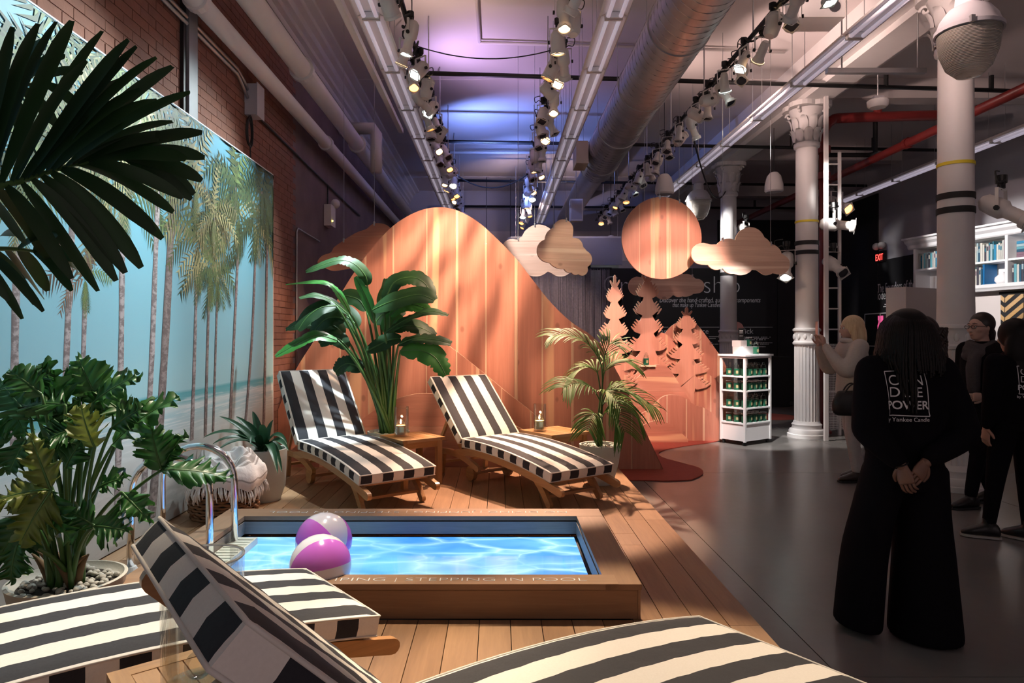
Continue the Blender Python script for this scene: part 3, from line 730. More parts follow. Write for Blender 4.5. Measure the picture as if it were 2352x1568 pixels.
# ================================================================== stage lights
M['stage_white'] = plain('stage_enamel', (.66, .63, .60), .35, var=.06)
LENS = {'w': emis('lens_warm', (1, .62, .30), 6), 'o': emis('lens_amber', (1, .36, .08), 5), 'c': emis('lens_cool', (.85, 1, .97), 14), 'd': plain('lens_dark', (.05, .05, .06), .1), 'b': emis('lens_blue', (.2, .35, 1), 8)}
def stage(kind):
    t = E('stage_spotlight', '', 'spotlight')
    MB().lathe([(.035, .20), (.035, .245), (.05, .25), (.05, .325), (.03, .33)], 10).build('clamp', M['black_metal'], t)
    yk = MB(); yk.bar((-.115, 0, -.01), (-.115, 0, .19), .03, .008, (1, 0, 0)); yk.bar((.115, 0, -.01), (.115, 0, .19), .03, .008, (1, 0, 0)); yk.bar((-.119, 0, .194), (.119, 0, .194), .03, .008); yk.build('yoke', M['stage_white'], t)
    if kind == 'long': prof = [(0, .20), (.05, .20), (.085, .16), (.095, .06), (.095, -.02), (.072, -.05), (.066, -.06), (.066, -.20), (.085, -.21), (.09, -.22), (.09, -.265), (.075, -.265)]
    elif kind == 'can': prof = [(0, .15), (.06, .15), (.10, .10), (.105, -.02), (.105, -.13), (.115, -.14), (.115, -.17), (.095, -.17)]
    else: prof = [(0, .14), (.04, .14), (.06, .10), (.065, -.02), (.07, -.10), (.10, -.17), (.105, -.18), (.095, -.18)]
    h = MB().lathe(prof, 18, cap=False).build('housing', M['stage_white'], t, autos=True)
    zl = prof[-1][1] + .02
    le = MB().lathe([(0, zl), (prof[-1][0] + .004, zl)], 16, cap=False).build('lens', LENS['d'], h)
    g = MB(); z = prof[-1][1] - .002; g.lathe([(.097, z), (.118, z), (.118, z - .008), (.097, z - .008)], 4, cap=False); g.build('gel_frame', M['stage_white'], h)
    MB().tube([(-.14, 0, 0), (-.115, 0, 0)], .025, 8).build('knob', M['black_metal'], h); MB().tube([(.115, 0, 0), (.14, 0, 0)], .025, 8).build('knob', M['black_metal'], h)
    cb = MB().tube(cr([(0, .0, .19), (.06, .05, .26), (.14, .02, .24), (.16, .0, .34), (.05, 0, .36)], 5), .008, 5).build('cable', M['cord'], t)
    return t
protos = {k: stage(k) for k in ('long', 'can', 'par')}; used = set(); lensmesh = {}
ROWS = {'left': (-.85, 4.42), 'right': (.60, 4.42), 'far': (2.50, 4.45)}
WHERE = {'left': 'left ceiling track', 'right': 'middle ceiling track', 'far': 'right ceiling track'}
cnt = {}; SS = .66
def put_stage(row, X, Y, Z, kind, aim, lens, light=None, label=None):
    p = protos[kind]
    o = p if kind not in used else copy_tree(p); used.add(kind)
    i = cnt.get(row, 0); cnt[row] = i + 1
    o.location = (X, Y, Z - .3 * SS); o.scale = (SS, SS, SS)
    d = (Vector(aim) - Vector((X, Y, Z - .3 * SS))).normalized()
    q = Vector((0, 0, -1)).rotation_difference(d)
    yaw = math.atan2(d.y, d.x) - math.pi / 2
    o.rotation_euler = (0, 0, yaw)
    ql = Quaternion((0, 0, 1), -yaw) @ q
    # keep the housing's trunnion axis level: tilt only about local x
    tilt = math.atan2(math.hypot(d.x, d.y), -d.z)
    for c in o.children:
        if c.name.split('.')[0] == 'housing':
            c.rotation_euler = (tilt, 0, 0)
            for l in c.children:
                if l.name.split('.')[0] == 'lens':
                    key = (kind, lens)
                    if key not in lensmesh:
                        me = l.data.copy(); me.materials.clear(); me.materials.append(LENS[lens]); lensmesh[key] = me
                    l.data = lensmesh[key]
    tone = {'w': 'glowing warm', 'o': 'glowing orange', 'c': 'glowing bright white', 'd': 'unlit', 'b': 'glowing blue'}[lens]
    o['label'] = label or '%s white stage spotlight on the %s, %s from the front' % (tone, WHERE[row], ORD[i])  # upward blush ones among these are added ceiling uplights
    o['group'] = 'stage spotlights on the ceiling tracks'
    if light:
        col, en, cone, bl, gobo = light
        ld_ = bpy.data.lights.new('spot_beam', 'SPOT'); ld_.energy = en; ld_.color = col; ld_.spot_size = R(cone); ld_.spot_blend = bl; ld_.shadow_soft_size = .05
        if gobo:
            ld_.use_nodes = True; nt = ld_.node_tree; em_ = nt.nodes['Emission']; tc = nt.nodes.new('ShaderNodeTexCoord'); mp_ = nt.nodes.new('ShaderNodeMapping'); mp_.inputs['Rotation'].default_value = (0, 0, R(25 + 30 * gobo)); mp_.inputs['Scale'].default_value = (1, .35, 1)
            wv_ = nt.nodes.new('ShaderNodeTexWave'); wv_.inputs['Scale'].default_value = 4.5; wv_.inputs['Distortion'].default_value = 5.0; wv_.inputs['Detail'].default_value = 1.0; wv_.inputs['Detail Scale'].default_value = 1.5
            rp__ = nt.nodes.new('ShaderNodeValToRGB'); e_ = rp__.color_ramp.elements; e_[0].position = .18; e_[0].color = (.30, .30, .30, 1); e_[1].position = .55; e_[1].color = (1, 1, 1, 1)
            nt.links.new(tc.outputs['Normal'], mp_.inputs[0]); nt.links.new(mp_.outputs[0], wv_.inputs[0]); nt.links.new(wv_.outputs[1], rp__.inputs[0]); nt.links.new(rp__.outputs[0], em_.inputs['Strength'])
        lo = bpy.data.objects.new('spot_beam', ld_); COL.objects.link(lo)
        lo.location = Vector((X, Y, Z - .3 * SS)) + d * .20; lo.rotation_euler = d.to_track_quat('-Z', 'Y').to_euler()
    return o
rnd = random.Random(3)
def pick(c):
    return 'b' if c[2] > c[0] + .2 else ('c' if c[2] > .7 else 'w')
for row, (X, Z) in ROWS.items():
    items = []
    lit = {}
    for (r_, y, tgt, col, en, cone, bl, *gb_) in LIT:
        if r_ == row: items.append((y, tgt, pick(col), (col, en, cone, bl, gb_[0] if gb_ else 0)))
    y = 3.9 if row != 'far' else 4.3
    while y < 16.5:
        if all(abs(y - q[0]) > .17 for q in items):
            L = rnd.choice('wdodcddow' if row != 'far' else 'dddodcdd')
            items.append((y, (X + rnd.uniform(-1.6, 1.6) * (1 if row != 'far' else .8), y - rnd.uniform(-.6, 2.2), 1.5 + rnd.uniform(-1, 1)), L, None))
        y += rnd.uniform(.22, .31) * (1 + .04 * (y - 4))
    items.sort(key=lambda q: q[0])
    for qi, (y, tgt, L, li) in enumerate(items):
        kind = rnd.choice(['long', 'long', 'can', 'par']) if li is None or li[2] < 60 else 'can'
        put_stage(row, X + (-.05 if qi % 2 else .05), y, Z, kind, tgt, L, li)
    t = E('lighting_track', 'black pipe track carrying the stage spotlights of the %s' % WHERE[row], 'track', (X, 3.0, Z))
    MB().tube([(0, 0, 0), (0, 14.5, 0)], .024, 10).build('pipe', M['black_metal'], t)
    for k in range(9): MB().tube([(0, .5 + k * 1.6, 0), (0, .5 + k * 1.6, .96)], .008, 6).build('drop_rod', M['steel'], t)
    for k in range(26):
        y = .5 + k * .52; a = rnd.uniform(0, 6)
        P = [(.05 * math.cos(a + i * .9), y + i * .06, .02 - .09 * abs(math.sin(i * .8 + a))) for i in range(7)]
        MB().tube(cr(P, 4), .010, 5).build('cable', M['cord'], t)
# spotlights strapped to the columns
def colspot(x, y, z, aim, lens, label):
    o = put_stage('far', x, y, z + .3 * SS, 'long', aim, lens, None, label); o.scale = (1, 1, 1)
colspot(4.86, 6.6, 2.72, (5.6, 5.6, 1.9), 'd', 'white stage spotlight strapped to the column by the bookcase')
colspot(4.92, 10.0, 3.12, (6.4, 9.4, 2.9), 'd', 'white stage spotlight aimed right beside the ladder column')
colspot(4.22, 10.0, 2.55, (3.9, 9.4, 1.6), 'c', 'lit white spotlight low on the left of the ladder column')
colspot(4.9, 13.5, 3.55, (5.6, 12.8, 2.6), 'd', 'white stage spotlight strapped to the column behind the candle stand')
colspot(5.4, 10.9, 3.6, (5.9, 9.5, 2.8), 'o', 'white spotlight with an orange lens behind the ladder')
colspot(5.0, 10.2, 2.55, (5.2, 9.2, 1.9), 'd', 'small white spotlight low on the right of the ladder column')
# ================================================================== hanging things
def highbay(X, Y, zb, label):
    t = E('bell_lamp', label, 'lamp', (X, Y, zb))
    MB().lathe([(.02, .04), (.09, .05), (.16, .12), (.205, .24), (.222, .40)], 30, cap=False).build('prismatic_glass', PRISM, t, smooth=True)
    MB().lathe([(.225, .39), (.24, .39), (.24, .42), (.225, .43), (.20, .50), (.15, .57), (.10, .60), (.09, .72), (.12, .74), (.12, .92), (.05, .96), (0, .96)], 30, cap=False).build('housing', M['grey_paint'], t, autos=True)
    MB().tube([(0, 0, .95), (0, 0, 5.4 - zb)], .012, 6).build('stem', M['steel'], t)
    for k in range(3):
        a = k * 2.1; MB().box((.24 * math.cos(a), .24 * math.sin(a), .41), (.03, .03, .05)).build('latch', M['steel'], t)
PRISM = NT('prismatic_glass'); PRISM.set(color=(.62, .58, .52), rough=.25, Transmission_Weight=.55, IOR=1.3)
wv = PRISM.n('ShaderNodeTexWave'); wv.bands_direction = 'Z'; wv.inputs['Scale'].default_value = 30; PRISM.l(PRISM.coord(), wv.inputs['Vector']); PRISM.bump(wv.outputs[1], .6, .01); PRISM = PRISM.m
highbay(3.72, 5.4, 3.50, 'large bell shaped glass lamp hanging in front of the nearest column')
highbay(3.75, 12.8, 3.62, 'bell shaped glass lamp hanging beyond the wooden sun')
st = E('strut_channel', 'grey steel strut hanging from rods at the upper right', 'bracket', (4.0, 7.2, 4.28))
MB().bx(-.54, .5, -.03, .03, -.02, .03).build('channel', M['steel'], st)
for x, zt in ((-.38, 1.11), (.42, .61)): MB().tube([(x, 0, .03), (x, 0, zt)], .008, 6).build('rod', M['steel'], st)
ap = E('wireless_disc', 'white disc shaped access point hanging under the steel strut', 'device', (4.0, 7.2, 3.92))
MB().lathe([(0, -.02), (.08, -.02), (.10, .0), (.105, .05), (.09, .06), (0, .06)], 24).build('disc', M['white_paint'], ap, autos=True)
MB().tube([(0, 0, .06), (0, 0, .33)], .006, 6).build('stem', M['steel'], ap); MB().box((0, 0, .08), (.1, .06, .04)).build('bracket', M['grey_paint'], ap)
def spk(X, Y, Z, label):
    t = E('pendant_speaker', label, 'speaker', (X, Y, Z))
    MB().lathe([(0, 0), (.13, 0), (.15, .02), (.145, .12), (.11, .26), (.06, .32), (0, .33)], 22).build('cabinet', M['white_paint'], t, autos=True)
    MB().lathe([(0, -.004), (.12, -.004), (.12, 0)], 22).build('grille', M['grey_paint'], t); MB().tube([(0, 0, .32), (0, 0, 5.4 - Z)], .005, 5).build('cable', M['cord'], t)
spk(4.52, 11.2, 3.75 + .1, 'white pendant speaker hanging left of the ladder column')
spk(2.65, 10.9, 3.75, 'white pendant speaker hanging above the wooden sun')
bx_ = E('wall_speaker', 'white box speaker hanging between the two ceiling tracks', 'speaker', (1.5, 13.2, 3.7))
MB().bx(-.12, .12, -.1, .1, 0, .42).build('cabinet', M['white_paint'], bx_); MB().tube([(0, 0, .42), (0, 0, 1.65)], .008, 5).build('rod', M['steel'], bx_); MB().bx(-.1, .1, -.108, -.1, .03, .39).build('grille', M['grey_paint'], bx_)
pj = E('projector', 'white projector tucked between the right strip lights and the ceiling', 'projector', (3.1, 6.7, 4.55))
MB().bx(-.22, .22, -.16, .16, 0, .34).build('case', M['white_paint'], pj); MB().tube([(.12, -.17, .1), (.12, -.155, .1)], .055, 16).build('lens', LENS['d'], pj); MB().tube([(0, 0, .34), (0, 0, .85)], .02, 8).build('pole', M['steel'], pj)
for i, (a, b, sag, lab) in enumerate((((-.85, 6.95, 4.45), (.6, 6.95, 4.42), .12, 'black cable sagging between the left and middle tracks, nearer one'), ((-.85, 12.5, 4.5), (.6, 12.5, 4.5), .3, 'black cable sagging between the left and middle tracks, farther one'), ((2.66, 9.5, 4.5), (4.42, 13.3, 4.3), .5, 'black cable sagging toward the far column'))):
    P = [Vector(a).lerp(Vector(b), k / 14) - Vector((0, 0, sag * 4 * (k / 14) * (1 - k / 14))) for k in range(15)]
    tag(MB().tube(P, .012 if i != 0 else .006, 6).build('hanging_cable', M['cord']), lab, 'cable')
for i, x in enumerate((-.25, .55)):
    pts = [(x, 4.6, 5.36), (x, 9.0 + i, 5.36)] if i == 0 else [(x, 5.0, 5.37), (x, 5.9, 5.37)]
    pipe('ceiling_conduit', 'thin painted conduit fixed to the ceiling, %s one' % ('longer left' if i == 0 else 'shorter right'), pts, .02, M['ceiling'], 'conduit', n=6)
pipe('ceiling_conduit', 'painted conduit crossing the ceiling between the tracks', [(-.25, 9.0, 5.36), (3.9, 9.3, 5.36)], .022, M['ceiling'], 'conduit', n=6)
pipe('ceiling_conduit', 'pale conduit crossing the far end of the ceiling', [(-1.6, 14.2, 5.3), (2.0, 14.2, 5.3)], .03, M['white_paint'], 'conduit', n=6)
sh = E('ceiling_sprinkler', 'small pale sprinkler on the ceiling near the camera', 'sprinkler', (.55, 5.95, 5.33)); MB().lathe([(.03, .07), (.035, 0)], 10).build('escutcheon', M['white_paint'], sh); MB().lathe([(.012, 0), (.012, -.05), (.02, -.055), (.02, -.06)], 10).build('nozzle', M['steel'], sh)
for i, (x, y) in enumerate(((.3, 17.0), (1.35, 16.6), (2.75, 16.7), (3.9, 16.6), (-.3, 16.8), (5.4, 15.5))):
    t = E('far_downlight', 'small lit can lamp at the far end of the room, %s' % ('%s from the left' % ORD[sorted([.3, 1.35, 2.75, 3.9, -.3, 5.4]).index(x)]), 'lamp', (x, y, 3.75), group='far can lamps')
    MB().lathe([(0, .2), (.07, .18), (.12, .05), (.125, 0), (.11, 0)], 16, cap=False).build('shade', M['white_paint'], t, smooth=True)
    MB().lathe([(0, .01), (.1, .01)], 14, cap=False).build('lens', LENS['c' if i % 3 else 'w'], t); MB().tube([(0, 0, .2), (0, 0, 1.645)], .008, 5).build('stem', M['black_metal'], t)
# ================================================================== pool
PX0, PX1, PY0, PY1 = -1.83, .68, 3.24, 4.65
IX0, IX1, IY0, IY1 = -1.66, .51, 3.37, 4.46
def mk_water():
    t = NT('pool_screen'); v0 = t.coord('Object', (1, 2.2, 1))
    n = t.n('ShaderNodeTexNoise'); n.inputs['Scale'].default_value = 1.6; n.inputs['Detail'].default_value = 3; t.l(v0, n.inputs['Vector'])
    ad = t.n('ShaderNodeMix', data_type='VECTOR'); ad.inputs[0].default_value = .30; t.l(v0, ad.inputs[4]); t.l(n.outputs[1], ad.inputs[5])
    vo = t.n('ShaderNodeTexVoronoi', feature='DISTANCE_TO_EDGE'); vo.inputs['Scale'].default_value = 3.6; t.l(ad.outputs[1], vo.inputs['Vector'])
    n2 = t.noise(ad.outputs[1], 2.0, 3)
    line = t.ramp(vo.outputs[0], [(0, 1.0), (.035, .5), (.16, 0.0)])
    big = t.ramp(t.noise(v0, 1.7, 2), [(.35, 0), (.68, 1)])
    c = t.mix(t.ramp(n2, [(.35, 0), (.65, 1)]), (.045, .25, .95), (.16, .50, 1.0))
    c = t.mix(t.math('MULTIPLY', line, t.math('ADD', t.math('MULTIPLY', big, .75), .25)), c, (.55, .93, 1.0))
    t.set(color=(.02, .03, .05), rough=.06, Emission_Color=c, Emission_Strength=1.25); return t.m
po = E('plunge_pool', 'raised timber framed pool with a glowing blue water screen', 'pool', ((PX0 + PX1) / 2, (PY0 + PY1) / 2, DZ))
def PB(name, x0, x1, y0, y1, z0, z1, mat='pool_wood_x'):
    return MB().bx(x0, x1, y0, y1, z0, z1).build(name, M[mat], po, world=True)
M['pool_wood_y'] = wood('pool_board_deep', (.25, .135, .07), (.33, .19, .105), axis=1, ring=16, rough=.5, tint=.05)
ZT = .32
PB('coping', PX0, PX1 - .11, PY0, IY0, ZT - .028, ZT); PB('coping', PX0, PX1, IY1, PY1, ZT - .028, ZT)
PB('coping', PX0, IX0, IY0, IY1, ZT - .028, ZT, 'pool_wood_y'); PB('coping', IX1, PX1, PY0 + .0, IY1, ZT - .029, ZT - .001, 'pool_wood_y')
PB('front_board', PX0 + .02, PX1 - .015, PY0 + .012, PY0 + .035, DZ + .001, ZT - .034)
PB('back_board', PX0 + .02, PX1 - .015, PY1 - .035, PY1 - .012, DZ + .001, ZT - .034)
PB('end_board', PX0 + .012, PX0 + .035, PY0 + .035, PY1 - .035, DZ + .001, ZT - .034, 'pool_wood_y')
PB('end_board', PX1 - .035, PX1 - .012, PY0 + .035, PY1 - .035, DZ + .001, ZT - .034, 'pool_wood_y')
PB('corner_post', PX1 - .016, PX1 - .004, PY0 + .008, PY0 + .04, DZ + .001, ZT - .030)
M['pool_inner'] = wood('pool_inner_board', (.22, .20, .18), (.30, .27, .25), axis=0, ring=16, rough=.5, tint=.05)
for (z0, z1) in ((.205, ZT - .036),):
    PB('inner_board', IX0, IX1, IY1 - .004, IY1 + .015, z0, z1, 'pool_inner'); PB('inner_board', IX0, IX1, IY0 - .015, IY0 + .004, z0, z1, 'pool_inner')
    PB('inner_board', IX0 - .015, IX0 + .004, IY0, IY1, z0, z1, 'pool_inner'); PB('inner_board', IX1 - .004, IX1 + .015, IY0, IY1, z0, z1, 'pool_inner')
PB('screen_bezel', IX0 - .01, IX1 + .01, IY0 - .01, IY1 + .01, DZ + .004, .186, 'rubber')
MB().bx(IX0 + .02, IX1 - .02, IY0 + .02, IY1 - .025, .186, .190).build('water_screen', mk_water(), po, world=True)
pl = po.location
txt = 'NO DIVING | JUMPING | STEPPING IN POOL'
text('lettering', txt, .062, M['white_print'], (-.0 - 1.0, 3.28 - pl.y, ZT - DZ + .0005), (0, 0, 0), po, 'LEFT', width=1.99, thin=.0014)
text('lettering', txt, .062, M['white_print'], (.0 + 1.04, 4.58 - pl.y, ZT - DZ + .0005), (0, 0, math.pi), po, 'LEFT', width=1.99, thin=.0014)
# pool rails and step
ra = E('pool_rails', 'pair of arched chrome handrails at the pool edge', 'handrail', (-2.07, 4.02, DZ))
def arch(y, lab):
    xa, xb, zt = 0.0, .445, .67
    P = [(xa, y, .01), (xa, y, .3), (xa, y, .46)] + [(xa + .2225 - .2225 * math.cos(a), y, .46 + .21 * math.sin(a)) for a in [math.pi * k / 14 for k in range(1, 14)]] + [(xb, y, .46), (xb, y, .3), (xb, y, .08)]
    r_ = MB().tube(P, .0205, 14).build('rail', M['chrome'], ra, smooth=True)
    MB().lathe([(.045, 0), (.045, .02), (.03, .05), (.022, .05)], 18, c=(xa, y, .002)).build('foot_cup', M['white_paint'], ra)
    MB().box((xa - .03, y, .004), (.10, .07, .008)).build('foot_plate', M['white_paint'], ra)
arch(-.18, ''); arch(.18, '')
sp_ = MB(); sp_.bx(.418, .56, -.26, .26, .045, .085); sp_.build('step', plain('cream_step', (.70, .72, .62), .5), ra)
mb = MB()
for i in range(10): mb.bx(.425, .55, -.25 + i * .05, -.235 + i * .05, .085, .089)
mb.build('tread', plain('cream_tread', (.62, .64, .54), .5), ra)
# beach balls
def ball(c, r, rot, label, spin=0):
    t = E('beach_ball', label, 'ball', c)
    m = Euler(rot).to_matrix() @ Matrix.Rotation(spin, 3, 'Z'); cols = [plain('ball_lilac', (.62, .16, .72), .18, var=.05), plain('ball_white', (.74, .72, .80), .18, var=.03)]
    for k in range(6):
        rows = []
        for i in range(13):
            th = math.pi * (i / 12 * .90 + .05); rows.append([m @ Vector((r * math.sin(th) * math.cos(a), r * math.sin(th) * math.sin(a), r * math.cos(th))) for a in [math.pi / 3 * (k + j / 8) for j in range(9)]])
        MB().grid(rows).build('panel', cols[k % 2], t, smooth=True)
    for s in (1, -1):
        vs = []
        cap = MB().lathe([(0, s * r * 1.002), (r * .09, s * r * .997), (r * .175, s * r * .986)], 20, cap=False, M=m); cap.build('end_disc', cols[1], t, smooth=True)
    MB().tube([m @ Vector((0, 0, r)), m @ Vector((0, 0, r * 1.05))], .008, 6).build('valve', cols[1], t)
b1 = at(744, 1242, 3.83); b2 = at(736, 1298, 3.435)
ball(b1, .156, (0, R(-75), R(-35)), 'lilac and white beach ball farther back on the pool screen', R(150))
ball(b2, .153, (0, R(-93), R(32)), 'lilac and white beach ball nearer the front of the pool screen', R(40))
# ================================================================== loungers
def mk_stripe():
    t = NT('striped_canvas'); uv = t.n('ShaderNodeUVMap'); sp = t.n('ShaderNodeSeparateXYZ'); t.l(uv.outputs[0], sp.inputs[0])
    h = t.math('MULTIPLY', sp.outputs[0], .5); fr = t.math('SUBTRACT', h, t.math('FLOOR', h))
    d = t.math('LESS_THAN', fr, .5); ins = t.math('GREATER_THAN', sp.outputs[0], 0.0); d = t.math('MULTIPLY', d, ins)
    v = t.coord('Object'); n = t.noise(v, 150, 2)
    w = t.mix(n, (.74, .71, .66), (.84, .81, .76)); k = t.mix(n, (.016, .017, .024), (.030, .031, .040))
    t.set(color=t.mix(d, w, k), rough=.85); 
    t.bump(t.noise(v, 9, 3, .5), .22, .02); return t.m
M['stripe'] = mk_stripe(); M['piping'] = plain('white_piping', (.72, .69, .64), .8)
CW, ZF, ZJ, BU, LS, LB, TH = .665, .298, .403, .038, 1.272, .778, .072
def zs(s): q = s / LS; return ZF + (ZJ - ZF) * q + 4 * BU * q * (1 - q)
def cushion(path, nx, name, par, phase=1.0):
    """path: list of (s, z, ns, nz) along the cushion top; nx samples across"""
    m = MB(); H = CW / 2; bw_ = .091; n = len(path); arc = [0]
    for i in range(1, n): arc.append(arc[-1] + math.hypot(path[i][0] - path[i - 1][0], path[i][1] - path[i - 1][1]))
    wr = random.Random(len(path))
    def P(i, w, dep):
        s, z, a, b = path[i]; e = min(1, min(arc[i], arc[-1] - arc[i]) / .06); f = min(1, (H - abs(w)) / .06)
        puff = .012 * (1 - (1 - e) ** 2) * (1 - (1 - f) ** 2) + .0015 * math.sin(i * 2.1 + w * 17) * e * f
        return Vector((s + a * (puff - dep), w, z + b * (puff - dep)))
    ws = [lerp(-H, H, k / nx) for k in range(nx + 1)]
    U = lambda w: (H - w - .014) / bw_
    m.grid([[P(i, w, 0) for w in ws] for i in range(n)], uvs=[[(U(w), arc[i]) for w in ws] for i in range(n)])
    m.grid([[P(i, w, TH) for w in ws] for i in range(n)][::-1], uvs=[[(U(w), arc[i]) for w in ws] for i in range(n)][::-1])
    for w in (-H, H):
        bul = .006 if w > 0 else -.006
        rows = [[P(i, w, 0), P(i, w, TH * .5) + Vector((0, bul * min(1, min(arc[i], arc[-1] - arc[i]) / .05), 0)), P(i, w, TH)] for i in range(n)]
        m.grid(rows if w < 0 else rows[::-1], uvs=[[(arc[i] / .0875 + phase, q) for q in (0, .5, 1)] for i in range(n)][::(1 if w < 0 else -1)])
    for i in (0, n - 1):
        d = .006 * (-1 if i == 0 else 1); s, z, a, b = path[i]
        rows = [[P(i, w, 0), P(i, w, TH * .5) + Vector((b * d, 0, -a * d)) * min(1, (H - abs(w)) / .05), P(i, w, TH)] for w in ws]
        m.grid(rows if i else rows[::-1], uvs=[[(U(w), q) for q in (0, .5, 1)] for w in ws][::(1 if i else -1)])
    o = m.build(name, M['stripe'], par, autos=True)
    loop = [P(i, -H, 0) for i in range(n)] + [P(n - 1, w, 0) for w in ws[1:]] + [P(i, H, 0) for i in range(n - 2, -1, -1)] + [P(0, w, 0) for w in ws[::-1][1:-1]]
    MB().tube(loop, .0045, 6, closed=True).build('piping', M['piping'], o, smooth=True)
    loop = [v - Vector((path[0][2], 0, path[0][3])) * 0 for v in [P(i, -H, TH) for i in range(n)] + [P(n - 1, w, TH) for w in ws[1:]] + [P(i, H, TH) for i in range(n - 2, -1, -1)] + [P(0, w, TH) for w in ws[::-1][1:-1]]]
    MB().tube(loop, .0045, 6, closed=True).build('piping', M['piping'], o, smooth=True)
    return o
def sz(poly, y, t, name, par):
    return MB().prism(poly, lambda u, v, w: Vector((u, y + w, v)), t).build(name, M['teak_x'], par)
M['teak_x'] = wood('teak_length', (.33, .15, .045), (.55, .28, .10), axis=0, ring=22, rough=.4, coat=.15)
def ribbon(pts, h):
    """thick outline around a centre line of (s,z), rounded ends"""
    c = cr(pts, 5); up = []; dn = []
    for i, (s, z) in enumerate(c):
        a, b = c[max(i - 1, 0)], c[min(i + 1, len(c) - 1)]; tx, tz = b[0] - a[0], b[1] - a[1]; q = math.hypot(tx, tz); tx /= q; tz /= q
        up.append((s - tz * h / 2, z + tx * h / 2)); dn.append((s + tz * h / 2, z - tx * h / 2))
    def cap(p, q):
        mx, mz = (p[0] + q[0]) / 2, (p[1] + q[1]) / 2; a0 = math.atan2(p[1] - mz, p[0] - mx); r = h / 2
        return [(mx + r * math.cos(a0 - math.pi * k / 6), mz + r * math.sin(a0 - math.pi * k / 6)) for k in range(1, 6)]
    return up + cap(up[-1], dn[-1]) + dn[::-1] + cap(dn[0], up[0])
def lounger(x, y, adeg, bdeg, label):
    t = E('sun_lounger', label, 'sun lounger', (x, y, DZ), R(adeg), 'striped teak sun loungers'); b = R(bdeg)
    path = []
    for i in range(27):
        s = LS * i / 26; dz = (zs(s + .001) - zs(s - .001)) / .002; q = math.hypot(1, dz); path.append((s, zs(s), -dz / q, 1 / q))
    cushion(path, 22, 'seat_cushion', t)
    p2 = [(LS + .012 + LB * k / 18 * math.cos(b), ZJ + .004 + LB * k / 18 * math.sin(b), -math.sin(b), math.cos(b)) for k in range(19)]
    bc = cushion(p2, 22, 'back_cushion', t, 10 - LB / .0875)
    for w in (-.295, .295):
        sz(ribbon([(-.07, .155), (.25, zs(.25) - .118), (.7, zs(.7) - .112), (1.1, zs(1.1) - .11), (1.42, .255)], .06), w, .034, 'side_rail', t)
        sz(ribbon([(1.12, .145), (1.35, .215), (1.60, .235), (1.82, .215)], .055), w * .86, .034, 'rear_rail', t)
        sz(ribbon([(.24, .185), (.17, .12), (.10, .03)], .056), w * .90, .034, 'front_leg', t)
        sz(ribbon([(1.72, .20), (1.75, .0215)], .04), w * .86, .034, 'rear_leg', t)
        nb = (math.sin(b) * .102, -math.cos(b) * .102)
        sz(ribbon([(LS + .0 + nb[0], ZJ + nb[1] - .01), (LS + .72 * math.cos(b) + nb[0], ZJ + .72 * math.sin(b) + nb[1])], .05), w * .97, .028, 'back_rail', t)
        sz(ribbon([(LS + .42 * math.cos(b) + nb[0], ZJ + .42 * math.sin(b) + nb[1]), (LS + .50 * math.cos(b) + .26, .24)], .034), w * .72, .022, 'back_strut', t)
        wm = MB(); wm.lathe([(0, -.02), (.068, -.02), (.07, 0), (.068, .02), (0, .02)], 24, c=(1.30, w * .70, .073), M=Matrix.Rotation(R(90), 3, 'X')); wm.build('wheel', M['teak_x'], t, autos=True)
    bar = lambda s, z, name, hw=.29: MB().box((s, 0, z), (.045, hw * 2, .022)).build(name, M['teak'], t)
    bar(.155, .085, 'front_stretcher', .25); bar(1.74, .12, 'rear_stretcher', .24); bar(1.30, .073, 'axle', .20)
    for k in range(9): bar(.06 + k * .145, zs(.06 + k * .145) - TH - .020, 'slat', .28)
    for k in range(5):
        q = .08 + k * .15; nb = (math.sin(b) * .088, -math.cos(b) * .088)
        MB().box((LS + q * math.cos(b) + nb[0], 0, ZJ + q * math.sin(b) + nb[1]), (.05, .54, .018), (0, -b, 0)).build('back_slat', M['teak'], t)
    return t
lounger(-.772, 5.298, 126.6, 50.5, 'striped sun lounger at the back left between the mural and the large leafy plant')
lounger(.671, 5.392, 125.4, 43.5, 'striped sun lounger at the back right beside the small potted palm')
lounger(-.656, 2.818, 219.4, 44.0, 'striped sun lounger at the front left whose foot touches the pool')
l4 = lounger(.947, 2.286, 215.9, 44.8, 'striped sun lounger closest to the camera with its back raised at left')
# strap with buckle round the back rail of the near lounger
MB().tube([(LS + .25, .24, .70), (LS + .30, .24, .62), (LS + .36, .24, .64), (LS + .33, .24, .72)], .012, 8, closed=True).build('tie_strap', M['piping'], l4)
# ================================================================== side tables
def table(x, y, adeg, s, label):
    t = E('side_table', label, 'side table', (x, y, DZ), R(adeg), 'teak side tables'); h = .43; H = s / 2
    n = 5; w = (s - .10) / n
    for k in range(n): MB().bx(-H + .05 + k * w + .002, -H + .05 + (k + 1) * w - .002, -H + .05, H - .05, h - .022, h - .002).build('slat', M['teak'], t)
    for sx in (-1, 1):
        MB().bx(min(sx * H, sx * (H - .05)), max(sx * H, sx * (H - .05)), -H, H, h - .026, h).build('top_rail', M['teak'], t)
        MB().bx(-H + .05, H - .05, min(sx * H, sx * (H - .05)), max(sx * H, sx * (H - .05)), h - .026, h).build('top_rail', M['teak_x'], t)
        MB().bx(sx * (H - .045) - .012, sx * (H - .045) + .012, -H + .05, H - .05, h - .085, h - .027).build('apron', M['teak'], t)
        MB().bx(-H + .05, H - .05, sx * (H - .045) - .012, sx * (H - .045) + .012, h - .085, h - .027).build('apron', M['teak_x'], t)
        for sy in (-1, 1): MB().bx(sx * (H - .045) - .024, sx * (H - .045) + .024, sy * (H - .045) - .024, sy * (H - .045) + .024, 0, h - .027).build('leg', M['teak_z'], t)
    return t
